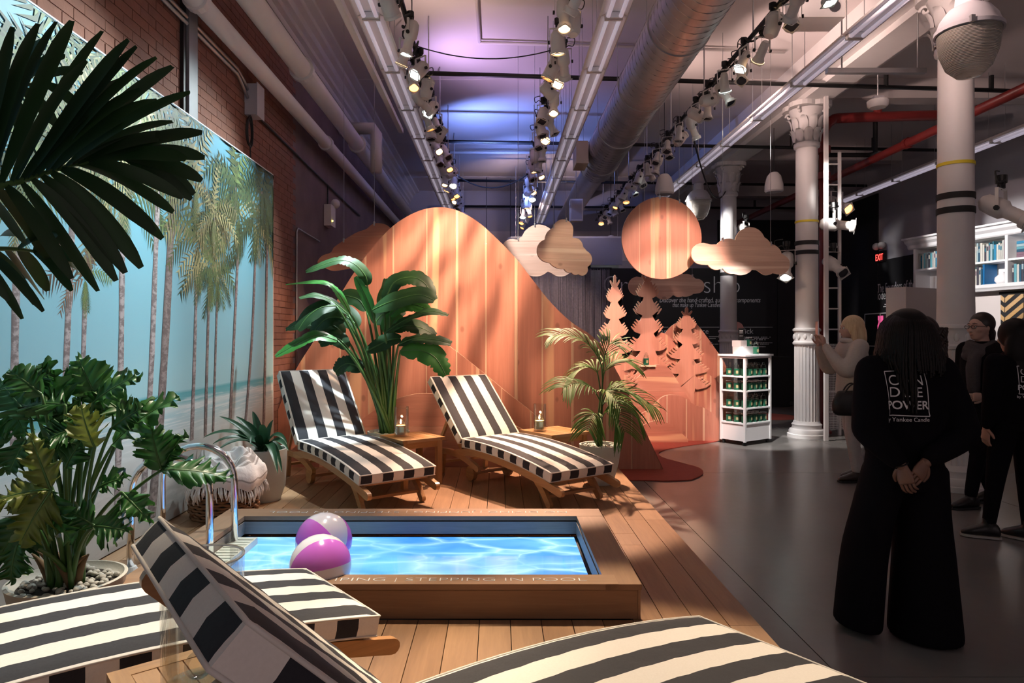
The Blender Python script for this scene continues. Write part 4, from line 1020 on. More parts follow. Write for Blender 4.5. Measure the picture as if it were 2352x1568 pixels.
M['teak_z'] = wood('teak_upright', (.33, .15, .045), (.55, .28, .10), axis=2, ring=22, rough=.4)
table(-.79, 6.25, 36.6, .44, 'teak side table at the back between the two far loungers')
table(.545, 6.61, 35.4, .48, 'teak side table at the back right beside the potted palm')
table(-.765, 1.83, 39.5, .43, 'teak side table in the foreground between the two near loungers')
# candles in glass
M['glass'] = glassmat('clear_glass'); M['glass_rim'] = plain('glass_rim', (.75, .78, .78), .08, Transmission_Weight=.6); M['wax_peach'] = plain('peach_wax', (.75, .50, .34), .5, Subsurface_Weight=.0); M['wax_cream'] = plain('cream_wax', (.72, .60, .36), .5)
M['flame'] = emis('candle_flame', (1, .72, .32), 40); M['label_blue'] = plain('blue_label', (.45, .62, .68), .6)
def hurricane(loc, r, h, wax, label, lit=True):
    t = E('glass_hurricane', label, 'candle holder', loc)
    MB().lathe([(0, .003), (r, .003), (r, h), (r - .004, h), (r - .004, .012), (0, .012)], 40, cap=False).build('glass_cylinder', M['glass'], t, autos=True)
    j = E('jar_candle', label.replace('clear glass cylinder', 'jar candle inside the glass cylinder'), 'candle', (loc[0] - .005, loc[1], loc[2] + .013))
    q = .048
    MB().lathe([(0, .004), (q - .003, .004), (q - .003, .085), (0, .085)], 24).build('wax', wax, j, autos=True)
    MB().lathe([(0, 0), (q, 0), (q, .10), (q * .78, .115), (q * .78, .13), (q * .83, .132), (q * .83, .136), (q * .72, .136), (q * .72, .115), (q - .002, .098), (q - .002, .003), (0, .003)], 24, cap=False).build('jar', M['glass'], j, autos=True)
    lb = []
    for i in range(2): lb.append([Vector(((q + .001) * math.cos(a), (q + .001) * math.sin(a), .025 + .05 * i)) for a in [R(-95 + 50 * k / 10) for k in range(11)]])
    MB().grid(lb).build('label', M['label_blue'], j)
    MB().tube([(0, 0, .085), (0, 0, .098)], .002, 5).build('wick', M['rubber'], j)
    if lit:
        pl_ = bpy.data.lights.new('candle_glow', 'POINT'); pl_.energy = 1.6; pl_.color = (1, .62, .3); pl_.shadow_soft_size = .012; po_ = bpy.data.objects.new('candle_glow', pl_); COL.objects.link(po_); po_.location = (loc[0] - .005, loc[1], loc[2] + .165)
        MB().lathe([(0, .094), (.006, .102), (.008, .112), (.005, .126), (0, .142)], 10).build('flame', M['flame'], j, smooth=True)
hurricane((-.89, 6.25, DZ + .43), .068, .27, M['wax_peach'], 'clear glass cylinder with a lit candle on the back left side table')
hurricane((.40, 6.60, DZ + .43), .062, .26, M['wax_cream'], 'clear glass cylinder with a lit candle on the back right side table')
hg = E('glass_hurricane', 'large clear glass cylinder on the foreground side table behind the striped backrest', 'candle holder', (-.78, 1.80, DZ + .43))
MB().lathe([(0, .003), (.10, .003), (.104, .34), (.099, .34), (.095, .014), (0, .014)], 48, cap=False).build('glass_cylinder', M['glass'], hg, autos=True)
MB().lathe([(.104, .335), (.105, .340), (.098, .340), (.099, .335)], 48, cap=False).build('rim', M['glass_rim'], hg, smooth=True)
bo = E('glass_float', 'clear glass globe resting inside the large foreground glass cylinder', 'glass globe', (-.79, 1.80, DZ + .43 + .052))
MB().sphere((0, 0, 0), .036, 24, 16).build('globe', M['glass'], bo, smooth=True); MB().lathe([(.012, .034), (.012, .048), (.009, .048), (.009, .034)], 12, cap=False).build('neck', M['glass'], bo)
# ================================================================== basket with towel
def mk_wicker():
    t = NT('wicker'); v = t.coord('Object'); n = t.noise(v, 30, 3); t.set(color=t.mix(n, (.12, .055, .025), (.30, .15, .07)), rough=.6); return t.m
bk = E('wicker_basket', 'round brown woven basket beside the mural at the pool corner', 'basket', (-2.06, 5.13, DZ))
wm = mk_wicker()
MB().lathe([(0, .005), (.215, .005), (.235, .05), (.235, .33), (.225, .33), (.225, .05), (.2, .02), (0, .02)], 40, cap=False).build('core', M['rubber'], bk)
for r_ in range(15):
    P = []; z = .014 + r_ * .0225
    for k in range(72):
        a = 2 * math.pi * k / 72; q = (.238 if z > .04 else .226) + .007 * math.sin(a * 18 + (r_ % 2) * math.pi); P.append((q * math.cos(a), q * math.sin(a), z + .005 * math.cos(a * 18 + (r_ % 2) * math.pi)))
    MB().tube(P, .0115, 5, closed=True).build('strand', wm, bk, smooth=True)
tw = E('towel', 'white towel with grey stripes and a fringe draped over the basket', 'towel', (-2.02, 5.08, DZ + .36))
def mk_towel():
    t = NT('towel_cotton'); uv = t.n('ShaderNodeUVMap'); sp = t.n('ShaderNodeSeparateXYZ'); t.l(uv.outputs[0], sp.inputs[0])
    s = t.ramp(sp.outputs[1], [(0, 0), (.30, 0), (.31, 1), (.335, 0), (.36, 1), (.43, 0), (.455, 1), (.48, 0), (.75, 1), (.79, 0)], 'CONSTANT')
    t.set(color=t.mix(s, (.78, .76, .75), (.40, .37, .35)), rough=.95); t.bump(t.noise(t.coord(), 60, 3), .4, .006); return t.m
rows = []; uvs = []; rt = random.Random(8)
for i in range(26):
    v = i / 25; row_ = []; ur = []
    for k in range(41):
        a = lerp(-2.9, .75, k / 40)
        if v < .55:
            q = v / .55; rad = .02 + .235 * q; z = .13 - .11 * q ** 2 + .030 * math.sin(a * 5 + q * 6) * math.sin(math.pi * q) + .022 * math.sin(a * 9 - q * 8) * q * (1 - q) * 3 + .035 * math.sin(a * 2.3 + 1) * math.sin(math.pi * q)
        else:
            q = (v - .55) / .45; rad = .255 + .012 * math.sin(a * 9) + .02 * math.sin(q * 3); z = .02 - .13 * q + .02 * math.sin(a * 3)
        row_.append(Vector((rad * math.cos(a) , rad * math.sin(a), z + .012 * math.sin(a * 13) * v))); ur.append((k / 40, v))
    rows.append(row_); uvs.append(ur)
MB().grid(rows, uvs=uvs).build('cloth', mk_towel(), tw, smooth=True)
fr = MB()
for k in range(0, 41):
    for j in range(3):
        p = rows[-1][k] + Vector((rt.uniform(-.012, .012), rt.uniform(-.012, .012), 0)); L = rt.uniform(.06, .10); dx = rt.uniform(-.02, .02)
        fr.tube([p, p + Vector((p.x * .05 + dx * .4, p.y * .05, -L * .5)), p + Vector((p.x * .03 + dx, p.y * .03, -L))], [.004, .006, .002], 5)
tag(fr.build('fringe', plain('white_fringe', (.76, .74, .73), .95), tw), kind='stuff')
for k in range(0):
    rr_ = []; c = Vector((-.04 + .07 * k, -.02 - .04 * k, .12 + .02 * k))
    MB().tube(cr([c + Vector((.15 * math.cos(a), .10 * math.sin(a), .025 * math.sin(3 * a))) for a in [i * .5 - .6 * k for i in range(7)]], 5), [.02 + .022 * math.sin(math.pi * i / 30) for i in range(31)], 9).build('fold', mk_towel(), tw, smooth=True)
# ================================================================== cut-out wooden scenery
def clip(poly, ax, lo, hi):
    for s, lim in ((1, lo), (-1, hi)):
        out = []
        for i in range(len(poly)):
            p, q = poly[i], poly[(i + 1) % len(poly)]; a, b = s * (p[ax] - lim), s * (q[ax] - lim)
            if a >= 0: out.append(p)
            if (a >= 0) != (b >= 0): k = a / (a - b); out.append((p[0] + (q[0] - p[0]) * k, p[1] + (q[1] - p[1]) * k))
        poly = out
        if len(poly) < 3: return []
    return poly
def slab(mb, poly, t):
    n = len(poly); a = sum(poly[i][0] * poly[(i + 1) % n][1] - poly[(i + 1) % n][0] * poly[i][1] for i in range(n))
    if a < 0: poly = poly[::-1]
    vs = [(u, -t / 2, v) for u, v in poly] + [(u, t / 2, v) for u, v in poly]
    mb.add(vs, [tuple(range(n))]); mb.add(vs, [tuple(range(2 * n - 1, n - 1, -1))]);
    for i in range(n): mb.add([vs[i], vs[(i + 1) % n], vs[n + (i + 1) % n], vs[n + i]], [(3, 2, 1, 0)], mi=1)
    return mb
def cutout(name, label, cat, out, Y, t=.035, width=.30, level=False, pale=False, smooth=5, floor=False, group=None, rz=0, plain_=False, wires=()):
    """out: outline in picture pixels turned into metres at distance Y; built as boards side by side"""
    P = [at(px, py, Y) for px, py in out]
    pts = [(p.x, p.z) for p in P]
    if smooth: pts = cr(pts, smooth)
    if floor: pts = pts + [(pts[-1][0], .012), (pts[0][0], .012)]
    cx = (min(p[0] for p in pts) + max(p[0] for p in pts)) / 2; z0 = min(p[1] for p in pts)
    o = E(name, label, cat, (cx, Y, z0), rz, group)
    pts = [(x - cx, z - z0) for x, z in pts]
    for wx in wires:
        u = (wx - 1145) * Y / F - cx; zz = [lerp(p[1], q[1], (u - p[0]) / (q[0] - p[0])) for p, q in zip(pts, pts[1:] + pts[:1]) if (p[0] - u) * (q[0] - u) < 0]
        MB().tube([(u, 0, max(zz) - .02), (u, 0, 5.4 - z0)], .003, 5).build('wire', M['steel'], o); MB().box((u, 0, max(zz)), (.016, .05, .05)).build('clip', M['steel'], o)
    ax = 1 if level else 0; lo, hi = min(p[ax] for p in pts), max(p[ax] for p in pts)
    mat = M['cedar_pale'] if pale else (M['cedar_h'] if level else M['cedar_v'])
    if plain_: slab(MB(), pts, t).build('panel', [mat, M['cedar_edge']], o); return o
    n = max(1, round((hi - lo) / width)); rr = random.Random(int(cx * 100) + n); cuts = [lo] + [lerp(lo, hi, (k + rr.uniform(-.22, .22)) / n) for k in range(1, n)] + [hi]
    if not level and n > 3:
        c2 = [(lo, 0)]
        for c_ in cuts[1:-1]: c2 += [(c_, rr.choice((.012, .018, .03, .036)))]
        spans = []; a = lo
        for c_, w_ in c2[1:]: spans += [(a, c_, mat), (c_, c_ + w_, M['sapwood'])]; a = c_ + w_
        spans.append((a, hi, mat))
    else: spans = [(a, b, mat) for a, b in zip(cuts[:-1], cuts[1:])]
    for a, b, mat in spans:
        q = clip(pts, ax, a + .0006, b - .0006)
        if len(q) >= 3: slab(MB(), q, t + rr.uniform(-.0015, .0015)).build('plank', [mat, M['cedar_edge']], o)
    return o
cutout('wooden_mountain', 'tall rounded mountain cut from vertical cedar boards behind the loungers', 'scenery', [(640, 940), (680, 850), (730, 770), (775, 690), (815, 625), (860, 565), (905, 518), (955, 488), (1000, 477), (1045, 482), (1095, 508), (1145, 552), (1190, 600), (1225, 645), (1265, 695), (1310, 738), (1352, 766), (1378, 790), (1405, 832), (1440, 900), (1480, 985), (1522, 1079)], 7.62, .045, .32, floor=True)
cutout('wooden_hill', 'lower cedar hill standing in front of the tall mountain behind the large leafy plant', 'scenery', [(660, 1040), (720, 985), (790, 880), (850, 800), (905, 765), (950, 755), (985, 763), (1040, 800), (1110, 855), (1170, 905), (1215, 940), (1265, 985), (1330, 1050), (1345, 1062)], 7.44, .04, .30, floor=True)
cutout('wooden_hill', 'small dark cedar hill of level boards just behind the back left side table', 'scenery', [(735, 1085), (770, 1030), (830, 965), (890, 925), (950, 905), (1000, 905), (1060, 925), (1130, 955), (1200, 985), (1260, 1025), (1300, 1085)], 7.24, .04, .16, level=True, floor=True)
cutout('wooden_cloud', 'dark cedar cloud hanging behind the left shoulder of the tall mountain', 'scenery', [(905, 545), (894, 521), (874, 513), (856, 515), (842, 526), (822, 533), (802, 544), (786, 555), (768, 568), (760, 580), (740, 588), (730, 603), (745, 614), (765, 622), (790, 619), (830, 612), (880, 600), (905, 570), (905, 545)][:-1], 8.3, .03, .20, level=True, wires=(790, 860))
# right-hand hills
cutout('wooden_hill', 'farthest cedar hill at the right with a small cut-out fir on its crest', 'scenery', [(1500, 800), (1526, 767), (1539, 751), (1561, 736), (1574, 732), (1590, 737), (1605, 750), (1624, 775), (1643, 802), (1662, 830), (1690, 900), (1705, 985)], 10.1, .04, .30, floor=True)
cutout('wooden_hill', 'middle cedar hill at the right behind the shelf with the green jar', 'scenery', [(1400, 900), (1425, 845), (1446, 815), (1464, 794), (1488, 773), (1510, 764), (1530, 768), (1565, 800), (1610, 845), (1655, 885), (1675, 940), (1685, 1000)], 9.95, .04, .30, floor=True)
cutout('wooden_hill', 'cedar hill of level boards in the middle of the right hand hills', 'scenery', [(1380, 960), (1410, 905), (1443, 874), (1459, 870), (1480, 853), (1500, 839), (1518, 837), (1537, 847), (1553, 871), (1577, 909), (1605, 950), (1630, 1005)], 9.8, .04, .22, level=True, floor=True)
cutout('wooden_hill', 'front cedar hill at the right next to the white candle stand', 'scenery', [(1440, 985), (1472, 950), (1491, 941), (1507, 923), (1523, 910), (1542, 906), (1568, 911), (1593, 928), (1620, 938), (1645, 958), (1668, 1000)], 9.66, .04, .28, floor=True)
cutout('wooden_hill', 'smallest low cedar hill of level boards at the foot of the right hand hills', 'scenery', [(1430, 1005), (1465, 982), (1495, 968), (1515, 965), (1538, 974), (1560, 990), (1580, 1008)], 9.52, .035, .16, level=True, floor=True)
# sun and clouds
sunp = [(1519 + 91.5 * math.cos(2 * math.pi * k / 64), 547 + 94 * math.sin(2 * math.pi * k / 64)) for k in range(64)]
cutout('wooden_sun', 'round cedar sun disc of vertical boards hanging above the right hand hills', 'scenery', sunp, 9.0, .04, .22, smooth=0, wires=(1515, 1560))
def cloud(lobes, Y, label, wires=(), width=.2, cat='scenery', name='wooden_cloud'):
    """outline of a union of circles (px) by radial envelope"""
    cx = sum(l[0] for l in lobes) / len(lobes); cy = sum(l[1] for l in lobes) / len(lobes); out = []
    for k in range(160):
        a = 2 * math.pi * k / 160; best = 0; dx, dy = math.cos(a), math.sin(a)
        for (x, y, r) in lobes:
            ox, oy = x - cx, y - cy; b = ox * dx + oy * dy; c = ox * ox + oy * oy - r * r; D = b * b - c
            if D > 0: best = max(best, b + math.sqrt(D))
        out.append((cx + best * dx, cy + best * dy))
    return cutout(name, label, cat, out, Y, .035, width, level=True, pale=True, smooth=0, wires=wires)
cloud([(1176, 573, 24), (1205, 565, 22), (1237, 556, 40), (1230, 595, 40), (1270, 590, 36), (1287, 603, 32), (1190, 595, 26)], 9.2, 'pale wooden cloud hanging just right of the tall mountain, behind the tilted one', (1190, 1228))
cl2 = cloud([(1293, 528, 24), (1280, 552, 30), (1258, 577, 27), (1290, 580, 38), (1320, 566, 20), (1325, 590, 28), (1342, 594, 20), (1338, 618, 14), (1322, 620, 11), (1308, 612, 14)], 8.5, 'greyish wooden cloud hanging tilted in front of the pale one', (1270, 1300))
cl2.rotation_euler = (0, 0, R(12))
cloud([(1612, 583, 25), (1640, 585, 24), (1672, 580, 32), (1722, 556, 34), (1735, 580, 40), (1700, 598, 34), (1765, 590, 30), (1790, 607, 23), (1645, 598, 22), (1760, 610, 22), (1680, 605, 24)], 8.8, 'wide wooden cloud hanging right of the wooden sun', (1660, 1770))
cloud([(1465, 657, 22), (1500, 655, 24), (1545, 648, 30), (1575, 655, 26), (1600, 657, 17), (1525, 664, 24), (1560, 662, 20)], 10.6, 'wooden cloud hanging low behind the wooden sun and fir', (1480, 1590))
# cut-out firs
def fir(cx, top, bot, hw, tiers, Y, label, seed, shade=False):
    rr = random.Random(seed)
    def side(s):
        pts = []; H = bot - top; y = top + H * .10; n = tiers
        for i in range(n):
            q = (i + 1) / n; w = hw * (.28 + .72 * q) * rr.uniform(.88, 1.08); h = H * .86 / n; xin = w * (.30 + .12 * rr.random())
            xi0 = hw * (.16 + .30 * i / n)
            pts.append((xi0, y))
            nf = 4
            for k in range(nf):
                a = k / nf; bx_ = lerp(xi0 * 1.2, w, (k + .9) / nf); by = y + h * (.16 + .52 * (k + .6) / nf)
                tx = bx_ + w * .20; ty = by - h * .13
                pts += [(bx_ - w * .05, by - h * .03), (tx - w * .03, ty - h * .02), (tx, ty + h * .04), (bx_ + w * .04, by + h * .07)]
            pts += [(w * .92, y + h * .80), (w * .70, y + h * .86), (w * .52, y + h * .92), (xin + w * .06, y + h * .90), (xi0 * 1.15, y + h * .86)]
            y += h
        return [(cx + s * u, v) for u, v in pts]
    R_ = side(1); L_ = side(-1); H = bot - top
    crown = [(cx - hw * .10, top + H * .105), (cx - hw * .24, top + H * .06), (cx - hw * .20, top + H * .045), (cx - hw * .08, top + H * .075), (cx - hw * .07, top + H * .02), (cx, top), (cx + hw * .07, top + H * .02), (cx + hw * .08, top + H * .075), (cx + hw * .22, top + H * .04), (cx + hw * .25, top + H * .06), (cx + hw * .10, top + H * .105)]
    out = crown + R_ + [(cx + hw * .3, bot)] + [(cx - hw * .3, bot)] + L_[::-1]
    gy = 770 + 1.488 * F / Y
    out = crown + R_ + [(cx + hw * .32, bot), (cx + hw * .32, gy), (cx - hw * .32, gy), (cx - hw * .32, bot)] + L_[::-1]
    return cutout('wooden_fir', label, 'scenery', out, Y, .03, .5, smooth=2, plain_=True)
fir(1412, 631, 905, 46, 6, 9.4, 'tall pale cut-out fir just right of the tall mountain', 4)
fir(1487, 618, 905, 54, 6, 9.85, 'tall shadowed cut-out fir below the wooden sun', 6)
fir(1577, 705, 905, 50, 5, 9.9, 'small cut-out fir in front of the farthest cedar hill', 14)
fir(1450, 845, 985, 30, 3, 9.45, 'short cut-out fir half hidden behind the potted palm', 21)
# ================================================================== candle jars
M['wax_green'] = plain('green_wax', (.02, .15, .085), .3, var=.3); M['label_gold'] = plain('gold_label', (.36, .32, .17), .5); M['lid'] = plain('silver_lid', (.6, .6, .6), .3, .8)
def jarproto(kind):
    t = E('candle_jar', '', 'candle jar'); r = .041
    MB().lathe([(0, .004), (r - .003, .004), (r - .002, .095), (0, .095)], 16).build('wax', M['wax_green'], t, autos=True)
    if kind == 'dome':
        MB().lathe([(r, 0), (r + .001, .10), (r * .82, .118), (r * .72, .122), (r * .72, .132)], 16, cap=False).build('glass', M['glass'], t, smooth=True)
        MB().lathe([(r * .80, .132), (r * .80, .142), (r * .55, .148), (r * .35, .152), (r * .48, .166), (r * .3, .176), (0, .178)], 16, cap=False).build('glass_lid', M['glass'], t, smooth=True)
    else:
        MB().lathe([(r, 0), (r + .001, .118)], 16, cap=False).build('glass', M['glass'], t, smooth=True)
        MB().lathe([(0, .118), (r + .002, .118), (r + .002, .126), (0, .126)], 16).build('lid', M['lid'], t)
    lb = [[Vector(((r + .002) * math.cos(a), (r + .002) * math.sin(a), .030 + .040 * i)) for a in [R(-112 + 44 * k / 6) for k in range(7)]] for i in range(2)]
    MB().grid(lb).build('label', M['label_gold'], t)
    return t
JP = {k: jarproto(k) for k in ('dome', 'tumbler')}; jused = set()
def jar(kind, loc, label, rz=0):
    o = JP[kind] if kind not in jused else copy_tree(JP[kind]); jused.add(kind); o.location = loc; o.rotation_euler = (0, 0, rz)
    tag(o, label, 'candle jar', 'green candle jars'); return o
st_ = E('candle_stand', 'white square display stand on castors filled with green candle jars', 'display stand', (3.46, 9.56, 0), R(34.8))
M['stand_white'] = plain('stand_laminate', (.80, .80, .81), .35, var=.02)
A_, B_ = .30, .205
MB().bx(-A_ - .02, A_ + .02, -B_ - .02, B_ + .02, 1.215, 1.24).build('top', M['stand_white'], st_)
for sx in (-1, 1):
    for sy in (-1, 1):
        MB().bx(sx * A_ - .03 * (sx > 0), sx * A_ + .03 * (sx < 0), sy * B_ - .03 * (sy > 0), sy * B_ + .03 * (sy < 0), .05, 1.215).build('post', M['stand_white'], st_)
        cs = MB(); cs.lathe([(0, -.012), (.022, -.012), (.022, .012), (0, .012)], 14, c=(sx * (A_ - .04), sy * (B_ - .04), .024), M=Matrix.Rotation(R(90), 3, 'X')); cs.box((sx * (A_ - .04), sy * (B_ - .04), .042), (.03, .03, .016)); cs.build('castor', M['rubber'], st_)
SH = [.945, .748, .512, .306]
for z in SH: MB().bx(-A_ + .001, A_ - .001, -B_ + .001, B_ - .001, z - .018, z).build('shelf', M['stand_white'], st_)
MB().bx(-A_ + .012, A_ - .012, -B_ + .012, B_ - .012, .06, .285).build('plinth', M['stand_white'], st_)
MB().bx(-A_ + .03, A_ - .03, -B_ + .001, B_ - .001, 1.185, 1.215).build('head_rail', M['stand_white'], st_); MB().bx(-A_ + .001, A_ - .001, -B_ + .03, B_ - .03, 1.186, 1.214).build('head_rail', M['stand_white'], st_)
MB().bx(-A_ + .03, A_ - .03, B_ - .012, B_ - .006, .31, 1.19).build('back_panel', M['glass'], st_)
sm = pmat(st_); shn = ['top', 'second', 'third', 'lowest']
for i, z in enumerate(SH):
    kind = 'dome' if i % 2 == 0 else 'tumbler'
    for k in range(5):
        for j in range(3):
            if j == 2 and k > 0: continue
            p = sm @ Vector((-.215 + k * .1075, -.135 + j * .125, z + .0005))
            jar(kind, p, 'green candle jar on the %s shelf of the stand, %s in its %s row' % (shn[i], ORD[k], ('front', 'second', 'rear')[j]), R(34.8) + (R(-45) if k == 0 else 0))
rs = E('riser_block', 'stepped white riser blocks on top of the candle stand', 'display riser', sm @ Vector((-.02, .02, 1.2405)), R(34.8))
MB().bx(-.12, .20, -.08, .09, 0, .105).build('low_block', M['stand_white'], rs); MB().bx(-.12, .02, -.04, .10, .106, .19).build('high_block', M['stand_white'], rs)
jar('dome', sm @ Vector((.02, -.15, 1.2405)), 'green domed candle jar on the stand top in front of the white risers', R(20))
jar('tumbler', sm @ Vector((.10, .02, 1.3465)), 'green candle tumbler on the lower white riser block', R(20))
sg = E('counter_card', 'small black card sign standing on the white riser blocks', 'sign', sm @ Vector((-.06, .03, 1.431)), R(20))
MB().bx(-.045, .045, -.003, .003, 0, .17).build('card', M['black_wall'], sg); MB().bx(-.05, .05, -.02, .02, -.0, .004).build('foot', M['black_wall'], sg)
for k, z in enumerate((.13, .115, .10, .06)): MB().bx(-.03, .03, -.0045, -.0032, z, z + (.010 if k == 0 else .004)).build('print_line', M['white_print'], sg)
shf = E('jar_shelf', 'small pale wooden shelf fixed to the middle cedar hill', 'shelf', at(1484, 838, 9.85))
MB().bx(-.10, .12, -.12, .07, -.018, 0).build('board', M['cedar_edge'], shf); MB().prism([(0, 0), (.1, 0), (0, -.1)], lambda u, v, w: Vector((w, .07 - u, v - .018)), .02).build('bracket', M['cedar_edge'], shf)
jar('dome', at(1484, 838, 9.80) + Vector((0, 0, .001)), 'green domed candle jar alone on the small wooden shelf', R(10))
# small glass cloche and brass thing on the table behind the stand
ct = E('far_counter', 'dark counter with brass trim behind the candle stand', 'counter', (5.6, 14.6, 0)); 
MB().bx(-.5, .5, -.3, .3, 0, 1.0).build('body', M['black_wall'], ct); MB().bx(-.53, .53, -.33, .33, 1.0, 1.05).build('top', M['black_metal'], ct)
# ================================================================== bookcase
bc = E('bookcase', 'tall white bookcase with crown moulding mounted high on the right', 'bookcase', (7.24, 12.23, 0), math.atan2(-.978, .209))
M['case_white'] = plain('case_paint', (.78, .78, .80), .4, var=.02); BZ0, BZ1, BL = 2.19, 3.2, 4.6
MB().bx(.24, BL, .30, .33, BZ0, BZ1 - .05).build('back_panel', M['case_white'], bc)
for s in (.24, 1.10, 1.96, 2.82, 3.68): MB().bx(s - .0, s + .045, .0, .30, BZ0 + .08, BZ1 - .18).build('upright', M['case_white'], bc)
MB().prism([(-.03, BZ0 + .10), (.33, BZ0 + .10), (.33, BZ0), (.02, BZ0), (.0, BZ0 + .03), (-.02, BZ0 + .05)], lambda u, v, w: Vector((BL / 2 + .1 + w, u, v)), BL - .2).build('base_moulding', M['case_white'], bc)
MB().prism([(.0, BZ1 - .19), (-.02, BZ1 - .17), (-.03, BZ1 - .12), (-.08, BZ1 - .08), (-.10, BZ1 - .04), (-.15, BZ1 - .03), (-.15, BZ1), (.33, BZ1), (.33, BZ1 - .19)], lambda u, v, w: Vector((BL / 2 + .08 + w, u, v)), BL - .1).build('crown_moulding', M['case_white'], bc)
for s0, s1 in ((.285, 1.10), (1.145, 1.96), (2.005, 2.82), (2.865, 3.68)):
    MB().bx(s0, s1, .01, .30, 2.625, 2.655).build('shelf', M['case_white'], bc)
bm4 = pmat(bc); bcols = [plain('book_cover', c, .5, var=.15) for c in ((.03, .16, .22), (.02, .08, .14), (.10, .30, .36), (.30, .42, .46), (.05, .05, .07), (.45, .46, .44), (.03, .22, .38), (.20, .12, .16), (.55, .55, .50))]
pages = plain('book_pages', (.62, .58, .48), .8); rb = random.Random(17)
def book(s, zb, th, h, d, where, lean=0, flat=False, cov=None):
    p = bm4 @ Vector((s, .03, zb)); o = E('book', where, 'book', p, bc.rotation_euler.z, 'books in the white bookcase'); cv = cov or rb.choice(bcols)
    if not flat:
        c = MB(); c.bx(0, th, 0, .004, 0, h); c.bx(0, .003, 0, d, 0, h); c.bx(th - .003, th, 0, d, 0, h); c.build('cover', cv, o); MB().bx(.003, th - .003, .004, d - .004, .004, h - .004).build('pages', pages, o)
        if rb.random() < .6: MB().bx(.15 * th, .85 * th, -.0008, 0, h * .6, h * .85).build('spine_title', rb.choice(bcols), o)
    else:
        c = MB(); c.bx(0, h, 0, .004, 0, th); c.bx(0, h, 0, d, 0, .003); c.bx(0, h, 0, d, th - .003, th); c.build('cover', cv, o); MB().bx(.004, h - .004, .004, d, .003, th - .003).build('pages', pages, o)
    if lean: o.rotation_euler = (0, lean, o.rotation_euler.z)
def bookrow(s0, s1, zb, name, hmax=.28):
    s = s0; i = 0
    while s < s1:
        th = rb.uniform(.022, .042); book(s, zb, th, hmax * rb.uniform(.8, 1.0), .19, 'upright book, %s from the left on the %s' % (ORD[i], name)); s += th + .0015; i += 1
bookrow(.33, 1.06, 2.6555, 'upper shelf of the left bookcase bay'); bookrow(1.19, 1.93, 2.6555, 'upper shelf of the second bookcase bay', .30)
bookrow(1.19, 1.55, 2.2905, 'bottom shelf of the second bookcase bay', .31); bookrow(2.05, 2.45, 2.2905, 'bottom shelf of the third bookcase bay', .31)
book(1.56, 2.2905, .035, .32, .24, 'broad blue book beside the white vase in the second bookcase bay', cov=plain('blue_cover', (.01, .13, .33), .45))
for k in range(6): book(2.12, 2.6555 + k * .0405, .04, .30, .22, 'book lying flat, %s from the bottom of the pile in the third bookcase bay' % ORD[k], flat=True)
va = E('bud_vase', 'round white double vase on the bottom bookcase shelf', 'vase', bm4 @ Vector((1.80, .14, 2.2905)))
MB().lathe([(0, 0), (.07, .0), (.105, .05), (.10, .10), (.05, .15), (.028, .165), (.034, .185)], 24, cap=False).build('body', M['case_white'], va, smooth=True); MB().lathe([(0, .10), (.045, .12), (.04, .15), (.02, .17), (.024, .18)], 16, cap=False, c=(.05, -.03, 0)).build('side_neck', M['case_white'], va, smooth=True)
wp = E('woven_pot', 'white woven pattern pot on the bottom shelf of the left bookcase bay', 'pot', bm4 @ Vector((.86, .14, 2.2905)))
MB().lathe([(0, 0), (.13, 0), (.15, .05), (.15, .22), (.14, .26), (.125, .26), (.13, .05), (0, .02)], 30, cap=False).build('body', M['case_white'], wp, autos=True)
for r_ in range(6):
    for k in range(16):
        a = 2 * math.pi * (k + .5 * (r_ % 2)) / 16; MB().sphere((.152 * math.cos(a), .152 * math.sin(a), .04 + r_ * .037), .022, 6, 4, sc=(.5, 1.1, .8), rot=Matrix.Rotation(a, 3, 'Z')).build('weave', M['case_white'], wp)
# wall below the bookcase and its chevron panel
wp2 = E('white_wall_section', 'pale wall section below the white bookcase', 'wall panel', (7.24, 12.23, 0), bc.rotation_euler.z)
MB().bx(.24, 4.6, .20, .30, 0, 2.189).build('panel', M['ceiling'], wp2); MB().bx(.24, 4.6, .17, .20, 0, .15).build('skirting', M['case_white'], wp2)
cvp = E('chevron_panel', 'black and gold chevron wood panel below the white bookcase', 'wall panel', bm4 @ Vector((1.745, .165, 0)), bc.rotation_euler.z)
MB().bx(0, 1.7, 0, .02, .25, 2.13).build('backing', M['black_wall'], cvp)
MB().bx(-.02, 1.72, -.01, .03, 2.13, 2.17).build('cap', M['black_metal'], cvp)
gold = wood('gold_slat', (.45, .26, .10), (.62, .40, .18), axis=0, ring=20, rough=.35)
cols_ = [(0, .073, -1)] + [(.073 + .30 * k, .073 + .30 * (k + 1), 1 if k % 2 == 0 else -1) for k in range(5)]
for (a, b, sg_) in cols_:
    z = .05
    while z < 2.3:
        w = b - a; sl = .72; za, zb_ = (z, z + sl * w) if sg_ > 0 else (z + sl * w, z)
        if a == 0: za, zb_ = z + sl * w, z
        q = clip([(a + .006, za), (b - .006, zb_), (b - .006, zb_ + .075), (a + .006, za + .075)], 1, .26, 2.12)
        if len(q) >= 3: MB().prism(q, lambda u, v, w_: Vector((u, -.004 + w_, v)), .008).build('slat', gold, cvp)
        z += .15
pb = E('partition_box', 'plain pale grey partition box standing behind the visitors', 'partition', (5.49, 9.2, 0), math.atan2(.4, .71))
MB().bx(0, .85, 0, .272, 0, 2.145).build('body', M['ceiling'], pb); MB().bx(-.004, .854, -.004, .276, 2.145, 2.155).build('cap', M['ceiling'], pb); MB().bx(-.006, .856, -.006, .278, 0, .08).build('plinth', M['white_paint'], pb)
